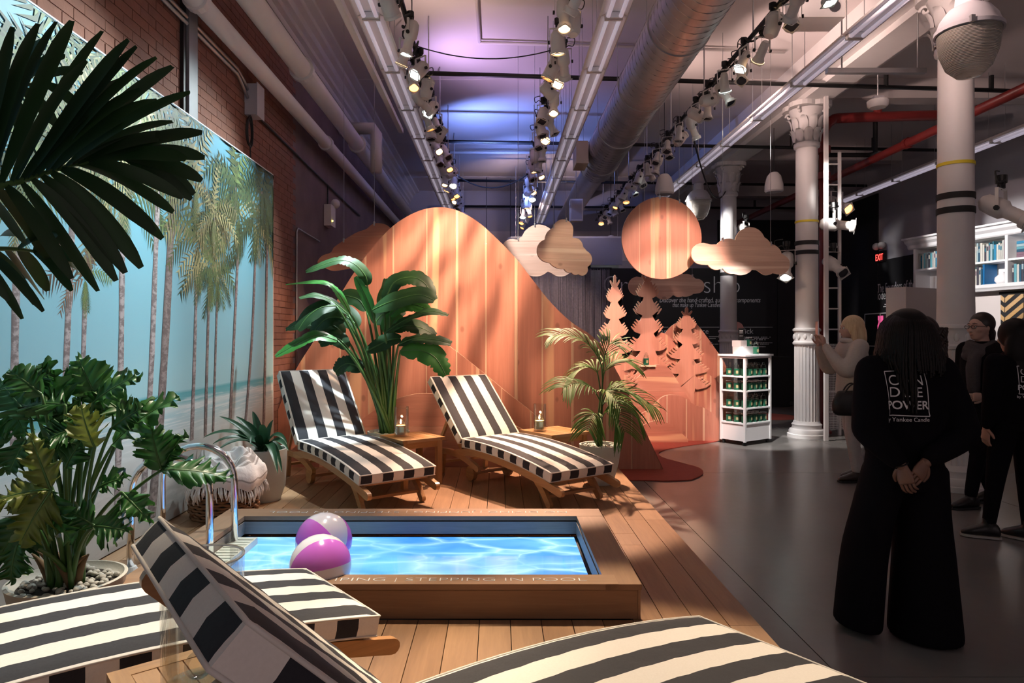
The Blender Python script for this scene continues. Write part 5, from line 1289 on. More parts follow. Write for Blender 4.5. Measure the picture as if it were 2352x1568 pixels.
# ================================================================== plants
LF = {'phil': leafmat('philodendron_leaf', (.018, .085, .022), (.05, .17, .03)), 'phil_lit': leafmat('philodendron_yellow_lit', (.10, .15, .02), (.22, .26, .05)),  # yellower copy: yellow light on some leaves put into the leaf colour
      'palm': leafmat('palm_leaflet', (.010, .040, .012), (.025, .075, .018), .45, .18), 'bop': leafmat('paradise_leaf', (.010, .048, .015), (.024, .085, .020), .5), 'bop_l': leafmat('paradise_leaf_bright', (.03, .16, .03), (.06, .24, .05), .32),  # palm leaflets: their unlit look is put into a darker green
      'kentia': leafmat('kentia_leaflet', (.05, .15, .016), (.16, .30, .04), .6, .15), 'agave': leafmat('agave_leaf', (.02, .09, .04), (.05, .16, .08), .4, .1)}
M['stem'] = plain('plant_stem', (.05, .13, .03), .5, var=.3); M['stem_dry'] = plain('dry_sheath', (.14, .085, .04), .8, var=.3)
M['pot_white'] = plain('pot_glaze', (.66, .68, .63), .45, var=.05); M['pot_stone'] = plain('pot_concrete', (.46, .42, .36), .85, var=.12, sc=14, bump=.3); M['soil'] = plain('soil', (.03, .022, .016), .95, bump=.6)
M['pebble'] = plain('river_pebble', (.36, .34, .30), .7, var=.35, sc=3, rnd=True); M['pebble_w'] = plain('white_pebble', (.66, .68, .62), .6, var=.15, sc=3, rnd=True)
def frame_of(mid, up):
    T = []; n = len(mid)
    for i in range(n):
        t = (mid[min(i + 1, n - 1)] - mid[max(i - 1, 0)]).normalized(); s = t.cross(up)
        if s.length < 1e-4: s = t.cross(Vector((.3, 1, .2)))
        s.normalize(); T.append((t, s, s.cross(t).normalized()))
    return T
def blade(mb, mid, W, up, fold=.2, nx=2, sweep=0.0, ruf=0.0, rf=9, droop=0.0, seed=0.0):
    fr_ = frame_of(mid, up); us = [-1 + k / nx for k in range(2 * nx + 1)]; rows = []
    for i, (p, (t, s, n)) in enumerate(zip(mid, fr_)):
        w = W[i]; row = []
        for u in us:
            a = abs(u)
            row.append(p + s * (u * w * math.cos(fold)) + n * (a * w * math.sin(fold) - droop * w * a * a + ruf * a * a * math.sin(i * rf * .1 + (2.5 if u > 0 else 0) + seed)) + t * (a * w * sweep))
        rows.append(row)
    mb.grid(rows); return rows
def curve3(a, b, c, n):
    a, b, c = Vector(a), Vector(b), Vector(c); return [a * (1 - q) ** 2 + b * 2 * q * (1 - q) + c * q * q for q in [k / n for k in range(n + 1)]]
def pebbles(c, r, z, n, mat, group, label, s0=.014, s1=.024, seed=1, keep=None):
    rp_ = random.Random(seed); proto = []
    for v in range(4):
        m = MB().sphere((0, 0, 0), 1, 7, 5, sc=(1, rp_.uniform(.65, .9), rp_.uniform(.5, .7)))
        m.v = [tuple(q * (1 + rp_.uniform(-.1, .1)) for q in p) for p in m.v]; me = m.mesh('pebble', True); me.materials.append(mat); proto.append(me)
    k = 0; tries = 0
    while k < n and tries < n * 30:
        tries += 1; a = rp_.uniform(0, 6.28); q = r * math.sqrt(rp_.random()); x, y = q * math.cos(a), q * math.sin(a)
        if keep and not keep(x, y): continue
        o = bpy.data.objects.new('pebble', rp_.choice(proto)); COL.objects.link(o); s = rp_.uniform(s0, s1)
        o.location = (c[0] + x, c[1] + y, z + s * .3 + rp_.uniform(0, .008)); o.scale = (s, s, s); o.rotation_euler = (rp_.uniform(-.4, .4), rp_.uniform(-.4, .4), rp_.uniform(0, 6)); tag(o, label, 'pebble', group); k += 1
# ---- philodendron
pc = Vector((-2.02, 3.2, DZ))
pp_ = E('planter', 'wide pale stone planter holding the split-leaf plant at the left', 'planter', pc)
MB().lathe([(0, .0), (.18, 0), (.21, .03), (.245, .20), (.25, .215), (.235, .218), (.225, .20), (.20, .185), (0, .185)], 44, cap=False).build('bowl', M['pot_stone'], pp_, autos=True)
MB().lathe([(0, .186), (.222, .188)], 36, cap=False).build('soil', M['soil'], pp_)
pebbles(pc, .205, pc.z + .19, 110, M['pebble'], 'grey pebbles in the stone planter', 'grey pebble in the stone planter under the split-leaf plant', .011, .021, 2)
ph = E('split_leaf_plant', 'big split-leaf philodendron with ruffled lobed leaves in the stone planter', 'plant', pc + Vector((0, 0, .19)))
def lobed(base, tip, hw, up, mat, lob=6, seed=0, bend=.12, n=72):
    rl = random.Random(seed); base, tip = Vector(base), Vector(tip); d = tip - base; L = d.length
    midp = (base + tip) / 2 + Vector(up).normalized() * L * bend
    mid = curve3(base, midp, tip, n); W = []
    for i in range(n + 1):
        q = i / n; env = (math.sin(math.pi * min(1, q ** .62 * .96 + .02))) ** .8 * (1 - .25 * q)
        lo = abs(math.sin(math.pi * (lob * q ** .9 + .35))) ** .7
        W.append(hw * (env * (.36 + .64 * lo) * (1 + .07 * math.sin(i * 1.9)) + .004))
    m = MB(); us = [-1, -.8, -.55, -.3, -.1, 0, .1, .3, .55, .8, 1]; rows = []
    fr_ = frame_of(mid, Vector(up))
    for i, (p, (t, s, nn)) in enumerate(zip(mid, fr_)):
        row = []
        for u in us:
            a = abs(u); side = 0 if u < 0 else 1.1; ph_ = i * .55 + side + seed
            row.append(p + s * (u * W[i]) + nn * (a * W[i] * .28 - a * a * W[i] * .30 + .020 * a * a * math.sin(ph_)) + t * (a * W[i] * .55 + .012 * a * a * math.cos(ph_ * .7)))
        rows.append(row)
    m.grid(rows); lf = m.build('leaf', mat, ph, world=True, smooth=True)
    rib = MB().tube(mid[:-6], [lerp(.006, .0015, k / (n - 6)) for k in range(n - 5)], 5); rib.build('midrib', M['stem'], lf, world=True, smooth=True)
    return mid
CB = pc + Vector((0, 0, .17))
def pl(bpx, bpy_, Yb, tpx, tpy, Yt, hwpx, mat='phil', up=(0, -.5, 1), lob=6, stem=True, seed=0, via=None):
    b = at(bpx, bpy_, Yb); t_ = at(tpx, tpy, Yt); hw = hwpx * 1.3 * Yb / F
    for v in (b, t_): v.x = max(v.x, -2.34)
    lobed(b, t_, hw, up, LF[mat], lob, seed)
    if stem:
        a = CB + Vector((random.uniform(-.05, .07), random.uniform(-.06, .06), 0)); m = (a + b) / 2 + Vector(((b.x - a.x) * -.12, 0, .10))
        MB().tube(curve3(a, m, b, 14), [lerp(.013, .007, k / 14) for k in range(15)], 8).build('stalk', M['stem'], ph, world=True, smooth=True)
pl(259, 1022, 3.05, 412, 912, 3.05, 62, up=(-.5, -.6, .7), lob=5, seed=1)
pl(218, 1026, 2.95, 186, 930, 2.9, 40, 'phil_lit', up=(0, -1, .2), lob=5, seed=2)
pl(150, 1000, 3.1, 104, 822, 3.15, 52, up=(-.2, -1, .3), seed=3)
pl(236, 940, 3.15, 178, 818, 3.2, 48, up=(.3, -1, .3), seed=4)
pl(215, 925, 3.1, 322, 862, 3.1, 46, up=(-.2, -.7, .8), seed=5)
pl(70, 960, 3.1, -5, 875, 3.2, 46, up=(.1, -.8, .6), seed=6)
pl(150, 930, 3.0, 48, 935, 3.05, 40, up=(0, -.6, 1), seed=7)
pl(116, 1124, 2.85, 68, 994, 2.85, 36, 'phil_lit', up=(.7, -1, 0), lob=4, seed=8)
pl(118, 1126, 2.85, 45, 1250, 2.8, 58, 'phil_lit', up=(.3, -1, .5), seed=9, stem=False)
pl(120, 1126, 2.87, 166, 1250, 2.84, 36, 'phil', up=(-.5, -1, .4), seed=10, stem=False)
pl(112, 1124, 2.86, -12, 1150, 2.8, 44, 'phil_lit', up=(0, -.7, 1), seed=11, stem=False)
pl(372, 1079, 3.25, 532, 1098, 3.35, 48, up=(-.1, -.6, 1), lob=6, seed=12)
pl(370, 1076, 3.25, 345, 975, 3.25, 40, up=(.4, -1, 0), lob=4, seed=13, stem=False)
pl(372, 1076, 3.26, 428, 992, 3.3, 30, up=(-.5, -1, .2), lob=4, seed=26, stem=False)
pl(218, 1207, 2.95, 296, 1219, 2.95, 42, up=(0, -.9, .7), lob=5, seed=14)
pl(218, 1207, 2.96, 155, 1170, 2.95, 34, up=(.3, -1, .5), lob=4, seed=15, stem=False)
pl(280, 1130, 3.05, 347, 1200, 3.0, 30, up=(.4, -.9, .5), lob=4, seed=16)
pl(225, 1120, 3.1, 294, 1095, 3.1, 30, up=(0, -.8, .8), lob=4, seed=17)
pl(60, 1180, 3.0, -5, 1290, 2.95, 60, up=(.3, -1, .3), seed=18)
pl(110, 980, 3.2, 160, 1045, 3.1, 44, up=(0, -1, .4), seed=19)
pl(60, 1010, 3.1, 20, 1090, 3.0, 42, up=(.2, -1, .4), seed=20)
pl(130, 900, 3.25, 210, 860, 3.3, 40, up=(0, -.8, .8), seed=21)
pl(300, 960, 3.2, 220, 905, 3.2, 44, up=(0, -.7, .9), seed=22)
pl(30, 930, 3.2, 60, 1000, 3.1, 40, up=(0, -1, .5), seed=23)
pl(40, 1250, 2.9, 25, 1335, 2.85, 40, up=(0, -1, .3), seed=24)
pl(170, 985, 3.0, 110, 1010, 2.95, 40, up=(0, -.8, .8), seed=25)
for (b_, t2, h_, sd) in (((95, 905), (20, 850), 40, 41), ((180, 905), (250, 880), 40, 42), ((60, 885), (120, 858), 36, 43), ((255, 985), (330, 935), 38, 44), ((30, 985), (-10, 1010), 36, 45), ((200, 960), (130, 945), 40, 46), ((150, 1075), (190, 1010), 34, 47), ((90, 1060), (150, 1000), 38, 48)):
    pl(b_[0], b_[1], 3.15 - (sd % 3) * .08, t2[0], t2[1], 3.2 - (sd % 3) * .1, h_, 'phil', (0.2 * (sd % 3 - 1), -.8, .7), 6, True, sd)
for k in range(7):
    a = CB + Vector((random.uniform(-.10, .10), random.uniform(-.08, .05), 0)); q = random.uniform(-.7, .9)
    MB().tube(curve3(a, a + Vector((q * .05, -.02, .12)), a + Vector((q * .16, -.03, .17)), 6), [.022, .021, .02, .018, .014, .010, .004], 7).build('sheath', M['stem_dry'], ph, world=True, smooth=True)
# ---- foreground palm at the left edge
fpb = Vector((-1.72, .95, DZ))
fp = E('foreground_palm', 'dark palm whose long leaflets reach in from the upper left edge', 'plant', fpb + Vector((0, 0, .34)))
fpp = E('planter', 'white planter of the dark palm standing just outside the left edge', 'planter', fpb)
MB().lathe([(0, 0), (.13, 0), (.17, .1), (.19, .36), (.175, .36), (.16, .32), (0, .32)], 30, cap=False).build('pot', M['pot_white'], fpp, autos=True); MB().lathe([(0, .325), (.16, .326)], 24, cap=False).build('soil', M['soil'], fpp)
def frond(path, tips, w, par, mat, r0=.010, trunk=None):
    """path: list of (px,py,Y) rachis; tips: (tip px, tip py, base px) leaflets"""
    P = [at(*q) for q in path]; pts = [Vector(q) for q in cr([tuple(v) for v in P], 10)]
    fo = MB().tube(([Vector(v) for v in trunk] if trunk else []) + pts, [r0] * (len(trunk) if trunk else 0) + [lerp(r0, .003, k / (len(pts) - 1)) for k in range(len(pts))], 7).build('frond_stem', M['stem'], par, world=True, smooth=True)
    rr = random.Random(len(tips))
    for (tx, ty, bx__) in tips:
        b = min(pts, key=lambda v: abs(1145 + F * v.x / v.y - bx__)); Yt = b.y + rr.uniform(-.10, .22); t_ = at(tx, ty, Yt); L = (t_ - b).length
        m = (b + t_) / 2 + Vector((0, rr.uniform(-.02, .02), .06 * L + .02)); n = 10; mid = curve3(b, m, t_, n)
        ww = w * rr.uniform(.8, 1.2); W = [ww * (math.sin(math.pi * (.06 + .70 * (k / n) ** .8)) ** .8) for k in range(n + 1)]; W[-1] *= .45; W[-2] *= .85
        lb = MB(); up = Vector((rr.uniform(-.35, .35), -1, rr.uniform(.0, .5))); blade(lb, mid, W, up, .22, 1)
        # ragged blunt end
        o = lb.build('leaflet', mat, fo, world=True, smooth=True)
    return fo
up_t = [(-30, 90, -90), (30, 62, -62), (88, 55, -40), (130, 50, -18), (166, 48, 2), (200, 140, 20), (236, 72, 32), (283, 182, 45), (296, 92, 58), (314, 107, 74), (322, 206, 88), (360, 133, 102), (362, 232, 118), (397, 153, 128), (437, 213, 146), (397, 280, 160), (412, 312, 178), (465, 305, 200), (428, 366, 226), (470, 362, 262), (464, 415, 288), (446, 446, 292), (440, 458, 280)]
dn_t = [(420, 455, 200), (398, 487, 176), (373, 548, 150), (355, 533, 136), (325, 615, 112), (288, 627, 92), (267, 645, 70), (226, 668, 46), (165, 640, 18), (115, 600, -10), (60, 560, -40)]
frond([(-190, 520, 1.45), (-60, 448, 1.52), (60, 412, 1.62), (173, 378, 1.74), (300, 362, 1.86)], up_t + dn_t, .0195, fp, LF['palm'], .011, [fpb + Vector((0, 0, .33)), fpb + Vector((.03, .1, .8)), fpb + Vector((.12, .3, 1.25))])
frond([(-160, 600, 1.6), (-60, 575, 1.65), (40, 572, 1.72), (120, 585, 1.8)], [(40, 540, -20), (130, 545, 40), (135, 560, 80), (175, 600, 100), (200, 640, 118), (165, 668, 80), (110, 668, 40), (102, 686, 10), (80, 700, -20), (100, 715, -40), (52, 732, -55), (20, 690, -80), (-20, 720, -110), (60, 640, 10), (-10, 640, -60)], .015, fp, LF['palm'], .009, [fpb + Vector((.02, 0, .33)), fpb + Vector((.05, .2, .75)), fpb + Vector((.15, .45, 1.15))])
frond([(-150, 300, 1.7), (-60, 230, 1.78), (30, 200, 1.85), (110, 190, 1.95)], [(-60, 60, -80), (-20, 95, -50), (30, 110, -20), (95, 95, 20), (150, 130, 60), (190, 170, 90), (130, 290, 40), (60, 320, 0), (0, 330, -40), (180, 250, 90), (-50, 340, -70)], .018, fp, LF['palm'], .009, [fpb + Vector((-.02, 0, .33)), fpb + Vector((-.02, .2, .9)), fpb + Vector((.05, .5, 1.5))])
# ---- bird of paradise
bp0 = Vector((-1.07, 6.64, DZ))
bpp = E('planter', 'low white planter of the large paddle-leaf plant between the far loungers', 'planter', bp0)
MB().lathe([(0, 0), (.14, 0), (.18, .12), (.205, .42), (.19, .42), (.175, .38), (0, .38)], 32, cap=False).build('pot', M['pot_white'], bpp, autos=True); MB().lathe([(0, .385), (.176, .386)], 24, cap=False).build('soil', M['soil'], bpp)
pebbles(bp0, .165, bp0.z + .39, 45, M['pebble_w'], 'white pebbles under the paddle-leaf plant', 'white pebble in the planter of the large paddle-leaf plant', .014, .024, 5, keep=lambda x, y: x * x + y * y > .008)
bp = E('paddle_leaf_plant', 'large bird-of-paradise plant with arching paddle leaves between the far loungers', 'plant', bp0 + Vector((0, 0, .38)))
def paddle(path, hwpx, Y, dY=0, mat='bop', up=(0, -.6, 1), rip=.0, seed=0, fold=.25):
    P = [at(px, py, Y + dY * i / max(1, len(path) - 1)) for i, (px, py) in enumerate(path)]
    mid = [Vector(v) for v in cr([tuple(p) for p in P], 10)]; n = len(mid) - 1; hw = hwpx * 1.2 * Y / F; rr = random.Random(seed)
    W = [hw * (math.sin(math.pi * (.04 + .92 * (k / n) ** .85)) ** .62) * (1 - rip * (rr.random() < .22) * rr.uniform(.3, .8)) + .002 for k in range(n + 1)]
    m = MB(); blade(m, mid, W, Vector(up), fold, 3, .25, .004, 5, .25, seed); lf = m.build('leaf', LF[mat], bp, world=True, smooth=True)
    MB().tube(mid, [lerp(.009, .003, k / n) for k in range(n + 1)], 6).build('midrib', M['stem'], lf, world=True, smooth=True)
    a = bp0 + Vector((rr.uniform(-.07, .07), rr.uniform(-.05, .05), .36)); b = mid[0]; d = (mid[1] - mid[0]).normalized()
    c1 = Vector((lerp(a.x, b.x, .45), lerp(a.y, b.y, .5), lerp(a.z, b.z, .72)))
    MB().tube(curve3(a, c1, b, 14), [lerp(.020, .009, k / 14) for k in range(15)], 7).build('stalk', M['stem'], lf, world=True, smooth=True)
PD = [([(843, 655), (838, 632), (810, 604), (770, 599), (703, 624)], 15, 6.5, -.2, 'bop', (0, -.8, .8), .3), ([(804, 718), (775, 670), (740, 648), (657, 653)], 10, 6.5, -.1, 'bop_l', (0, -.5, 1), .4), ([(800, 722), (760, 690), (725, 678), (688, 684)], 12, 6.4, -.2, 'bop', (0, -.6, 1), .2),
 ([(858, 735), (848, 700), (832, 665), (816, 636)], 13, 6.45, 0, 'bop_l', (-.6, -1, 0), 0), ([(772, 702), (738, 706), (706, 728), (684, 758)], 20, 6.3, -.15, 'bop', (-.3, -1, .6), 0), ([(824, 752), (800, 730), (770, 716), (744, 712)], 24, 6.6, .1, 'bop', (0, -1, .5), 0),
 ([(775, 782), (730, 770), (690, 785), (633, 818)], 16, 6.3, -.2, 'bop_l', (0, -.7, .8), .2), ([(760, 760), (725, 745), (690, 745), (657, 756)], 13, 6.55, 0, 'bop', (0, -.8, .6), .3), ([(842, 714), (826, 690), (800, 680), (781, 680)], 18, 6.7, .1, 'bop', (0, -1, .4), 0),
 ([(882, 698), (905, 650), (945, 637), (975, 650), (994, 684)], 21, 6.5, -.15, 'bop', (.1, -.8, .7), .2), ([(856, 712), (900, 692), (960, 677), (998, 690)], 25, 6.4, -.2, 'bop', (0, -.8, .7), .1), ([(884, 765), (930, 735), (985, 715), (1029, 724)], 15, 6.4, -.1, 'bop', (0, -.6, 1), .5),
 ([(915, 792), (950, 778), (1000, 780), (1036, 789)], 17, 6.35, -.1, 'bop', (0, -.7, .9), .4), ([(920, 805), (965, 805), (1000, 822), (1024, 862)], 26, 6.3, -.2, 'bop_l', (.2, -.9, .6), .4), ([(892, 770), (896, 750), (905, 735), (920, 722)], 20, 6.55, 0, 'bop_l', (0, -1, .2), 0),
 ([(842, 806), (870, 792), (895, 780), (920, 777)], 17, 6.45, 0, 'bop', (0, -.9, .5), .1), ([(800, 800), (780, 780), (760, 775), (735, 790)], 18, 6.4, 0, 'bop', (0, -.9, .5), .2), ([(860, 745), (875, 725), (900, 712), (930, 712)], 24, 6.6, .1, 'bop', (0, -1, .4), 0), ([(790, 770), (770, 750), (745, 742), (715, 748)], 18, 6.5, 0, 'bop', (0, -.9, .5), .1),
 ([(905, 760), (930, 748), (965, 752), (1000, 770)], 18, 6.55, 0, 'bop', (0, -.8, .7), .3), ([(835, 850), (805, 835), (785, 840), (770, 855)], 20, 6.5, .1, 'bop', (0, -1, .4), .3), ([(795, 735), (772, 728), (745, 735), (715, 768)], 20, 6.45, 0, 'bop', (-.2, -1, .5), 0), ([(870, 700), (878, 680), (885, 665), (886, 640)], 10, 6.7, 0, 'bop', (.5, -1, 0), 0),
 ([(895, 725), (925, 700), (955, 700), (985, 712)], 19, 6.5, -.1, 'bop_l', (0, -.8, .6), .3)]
for i, q in enumerate(PD): paddle(q[0], q[1], q[2], q[3], q[4], q[5], q[6], i)
# ---- kentia palm
kp0 = Vector((.925, 6.22, DZ))
kpp = E('planter', 'rounded white planter of the small palm at the back right of the deck', 'planter', kp0)
MB().lathe([(0, 0), (.10, 0), (.125, .03), (.17, .20), (.188, .34), (.188, .36), (.172, .36), (.165, .33), (0, .325)], 40, cap=False).build('pot', M['pot_white'], kpp, autos=True); MB().lathe([(0, .33), (.165, .331)], 24, cap=False).build('soil', M['soil'], kpp)
pebbles(kp0, .155, kp0.z + .335, 60, M['pebble_w'], 'white pebbles under the small palm', 'white pebble in the rounded planter of the small palm', .010, .018, 7)
kp = E('small_palm', 'small feathery palm with bright leaflets in the rounded white planter', 'plant', kp0 + Vector((0, 0, .33)))
def kfrond(path, Y, dY, ll, seed, nl=15, droop=1.0, lo=.25):
    rr = random.Random(seed); P = [at(px, py, Y + dY * i / (len(path) - 1)) for i, (px, py) in enumerate(path)]
    a = kp0 + Vector((rr.uniform(-.03, .03), rr.uniform(-.03, .03), .33)); mid = [Vector(v) for v in cr([tuple(p) for p in P], 8)]; n = len(mid) - 1
    st0 = curve3(a, Vector((lerp(a.x, mid[0].x, .25), lerp(a.y, mid[0].y, .25), lerp(a.z, mid[0].z, .7))), mid[0], 10)
    st = MB().tube(st0[:-1] + mid, [lerp(.009, .002, k / (n + 10)) for k in range(n + 11)], 6); fs_ = st.build('frond_stem', M['stem'], kp, world=True, smooth=True)
    m = MB()
    for k in range(nl):
        q = lo + (1 - lo) * k / (nl - 1); i = min(int(q * n), n - 1); p = mid[i].lerp(mid[i + 1], q * n - i); t = (mid[i + 1] - mid[i]).normalized(); s = t.cross(Vector((0, -.35, 1))).normalized()
        for sg in (-1, 1):
            L = ll * (math.sin(math.pi * (.25 + .62 * (k / nl)))) * rr.uniform(.85, 1.15); d = (s * sg * .75 + t * .75 + Vector((0, 0, .15))).normalized()
            e = p + d * L + Vector((0, 0, -.28 * L * droop)); c = p + d * L * .55 + Vector((0, 0, .05 * L)); md = curve3(p, c, e, 7)
            blade(m, md, [.0075 * math.sin(math.pi * (.08 + .9 * j / 7)) ** .7 + .0005 for j in range(8)], Vector((rr.uniform(-.3, .3), -.5, .8)), .25, 1)
    tag(m.build('leaflets', LF['kentia'], fs_, world=True, smooth=True), kind='stuff')
for i, (path, Y, dY, ll, nl, dr) in enumerate((([(1384, 880), (1378, 830), (1345, 785), (1300, 768), (1268, 772)], 6.2, -.1, .30, 17, 1.1), ([(1378, 920), (1360, 892), (1325, 880), (1296, 890)], 6.1, -.25, .30, 15, 1.5), ([(1382, 930), (1402, 895), (1450, 900), (1505, 935)], 6.2, -.1, .30, 16, 1.2), ([(1384, 880), (1392, 845), (1420, 826), (1452, 838)], 6.35, .1, .28, 15, 1.0), ([(1378, 890), (1368, 848), (1338, 846), (1306, 872)], 6.3, .1, .28, 15, 1.2), ([(1378, 970), (1392, 945), (1415, 955), (1434, 990)], 6.0, -.15, .26, 14, 1.5), ([(1374, 975), (1366, 950), (1358, 960), (1350, 985)], 6.05, -.2, .22, 12, 1.5), ([(1384, 870), (1388, 820), (1400, 790), (1412, 790)], 6.3, 0, .26, 14, .8), ([(1380, 930), (1388, 900), (1405, 905), (1425, 935)], 6.0, -.2, .28, 14, 1.3), ([(1380, 940), (1395, 920), (1440, 925), (1470, 965)], 6.3, .1, .26, 14, 1.3))):
    kfrond(path, Y, dY, ll, i + 30, nl, dr)
# ---- agave
ag0 = Vector((-1.93, 5.62, DZ))
agp = E('planter', 'tall white planter of the agave behind the basket', 'planter', ag0)
MB().lathe([(0, 0), (.13, 0), (.17, .12), (.185, .42), (.17, .42), (.16, .38), (0, .38)], 30, cap=False).build('pot', M['pot_white'], agp, autos=True); MB().lathe([(0, .385), (.16, .386)], 22, cap=False).build('soil', M['soil'], agp)
ag = E('agave_plant', 'spiky green agave with arching leaves behind the basket', 'plant', ag0 + Vector((0, 0, .38)))
for i, (px, py, Y, arch_) in enumerate(((463, 1006, 5.45, .16), (488, 1020, 5.35, .12), (504, 956, 5.6, .05), (542, 956, 5.7, .04), (580, 944, 5.7, .03), (628, 964, 5.6, .04), (660, 1020, 5.5, .17), (663, 1035, 5.4, .14), (648, 1084, 5.3, .20), (638, 1088, 5.2, .22), (500, 1034, 5.2, .12), (530, 990, 5.85, .06), (610, 985, 5.9, .06), (560, 965, 5.3, .05), (600, 975, 5.3, .06), (655, 1055, 5.7, .14), (520, 1010, 5.9, .1), (575, 1020, 5.25, .15))):
    b = ag0 + Vector((random.uniform(-.02, .02), random.uniform(-.02, .02), .40)); t_ = at(px, py, Y); t_.x = max(t_.x, -2.36); m = (b + t_) / 2 + Vector((0, 0, arch_ + .03)); mid = curve3(b, m, t_, 16)
    W = [.035 * (math.sin(math.pi * min(1, .22 + .78 * (k / 16))) ** .75) + .0008 for k in range(17)]
    a_ = MB(); blade(a_, mid, W, Vector((0, -.4, 1)), .38, 2); a_.build('leaf', LF['agave'], ag, world=True, smooth=True)
# ================================================================== people
from mathutils.bvhtree import BVHTree
M['skin_dark'] = plain('skin_dark', (.20, .105, .07), .5, var=.08, sc=12); M['skin_light'] = plain('skin_light', (.52, .32, .25), .5, var=.06, sc=12); M['skin_mid'] = plain('skin_tan', (.42, .25, .18), .5, var=.06, sc=12)
M['black_cloth'] = plain('black_jersey', (.0055, .005, .007), .9, var=.25, sc=20); M['black_cloth2'] = plain('black_wool', (.008, .007, .008), .95, var=.35, sc=50, bump=.3)
M['cream_knit'] = plain('cream_knit', (.50, .46, .42), .95, var=.12, sc=60, bump=.5); M['jeans'] = plain('pale_jeans', (.42, .40, .40), .9, var=.15, sc=40, bump=.2)
M['hair_black'] = plain('black_hair', (.006, .005, .005), .5, var=.3, sc=30); M['hair_brown'] = plain('dark_brown_hair', (.020, .012, .009), .42, var=.3, sc=30); M['leather'] = plain('black_leather', (.012, .011, .011), .35, var=.2, bump=.2); M['boot'] = plain('brown_leather', (.035, .020, .016), .4, var=.2)
M['scarf'] = plain('grey_scarf', (.06, .052, .055), .95, var=.3, sc=60, bump=.5); M['eye_white'] = plain('eye_white', (.6, .58, .55), .3); M['iris'] = plain('iris', (.03, .02, .015), .2); M['lips'] = plain('lips', (.34, .17, .14), .5)
M['hair_black'].node_tree.nodes['Principled BSDF'].inputs['Specular IOR Level'].default_value = .2
for k_ in ('black_cloth', 'black_cloth2'): M[k_].node_tree.nodes['Principled BSDF'].inputs['Specular IOR Level'].default_value = .08
def mk_blonde():
    t = NT('blonde_hair'); v = t.coord('Object', (1, 1, .06)); n = t.noise(v, 60, 4); t.set(color=t.mix(n, (.42, .29, .15), (.72, .56, .36)), rough=.42); t.bump(n, .5, .01); return t.m
M['hair_blonde'] = mk_blonde()
def remesh(mb, vox, it=3):
    me = mb.mesh('tmp'); fix_normals(me); o = bpy.data.objects.new('tmp', me); COL.objects.link(o)
    md = o.modifiers.new('r', 'REMESH'); md.mode = 'VOXEL'; md.voxel_size = vox; md.use_smooth_shade = True
    if it: s = o.modifiers.new('s', 'SMOOTH'); s.iterations = it; s.factor = .5
    dg = bpy.context.evaluated_depsgraph_get(); out = bpy.data.meshes.new_from_object(o.evaluated_get(dg)); bpy.data.objects.remove(o); bpy.data.meshes.remove(me)
    return out
def merge(me, mb):
    bm = bmesh.new(); bm.from_mesh(me); t = mb.mesh('tmp2', True); fix_normals(t); bm.from_mesh(t); bm.to_mesh(me); bm.free(); bpy.data.meshes.remove(t)
    me.polygons.foreach_set('use_smooth', [True] * len(me.polygons)); me.update(); return me
def limb(mb, pts, rad, n=14, flat=1.0):
    q = cr([(*p, r) for p, r in zip(pts, rad)], 5); mb.tube([v[:3] for v in q], [v[3] for v in q], n, flat=flat)
    for v in (q[0], q[-1]): mb.sphere(v[:3], v[3] * .98, 12, 8)
def trunk(mb, rings, n=24):
    """rings: (x, y, z, rx, ry)"""
    q = cr(rings, 4); mb.loft([[Vector((x + rx * math.cos(a), y + ry * math.sin(a), z)) for a in [2 * math.pi * k / n for k in range(n)]] for x, y, z, rx, ry in q])
def hand(mb, w, d, nrm, side, curl=.35, sc=1.0, spread=.10):
    """w wrist, d pointing direction, nrm palm normal (fingers curl towards it), side +1/-1 where the thumb sits"""
    w, d, nrm = Vector(w), Vector(d).normalized(), Vector(nrm); nrm = (nrm - d * nrm.dot(d)).normalized(); l = d.cross(nrm) * side
    rings = []
    for q, hw, th in ((-.02, .024, .019), (.0, .026, .018), (.03, .036, .016), (.06, .040, .0145), (.082, .039, .012), (.09, .033, .008)):
        rings.append([w + d * q * sc + l * (hw * math.cos(a) * sc) + nrm * (th * math.sin(a) * sc) for a in [2 * math.pi * k / 14 for k in range(14)]])
    mb.loft(rings)
    for k, (off, L, r) in enumerate(((.029, .070, .0085), (.010, .079, .0088), (-.009, .073, .0085), (-.027, .057, .0075))):
        p = w + d * .078 * sc + l * off * sc; ang = 0; pts = [p - d * .01]; rad = [r * sc]; dir0 = (d + l * (off * spread * 30 * .12)).normalized()
        for seg, f in enumerate((.45, .30, .25)):
            ang += curl * (.7, 1.1, .8)[seg]; v = dir0 * math.cos(ang) + nrm * math.sin(ang); p = p + v * L * f * sc; pts.append(p); rad.append(r * (.95, .88, .72)[seg] * sc)
        limb(mb, pts, rad, 8)
    p = w + d * .022 * sc + l * .030 * sc; v = (d * .65 + l * .65 + nrm * .25).normalized(); v2 = (d * .9 + l * .25 + nrm * (.25 + curl * .5)).normalized()
    limb(mb, [w + d * .012 * sc + l * .015 * sc, p, p + v * .030 * sc, p + v * .030 * sc + v2 * .028 * sc], [.014 * sc, .0125 * sc, .0105 * sc, .008 * sc], 8)
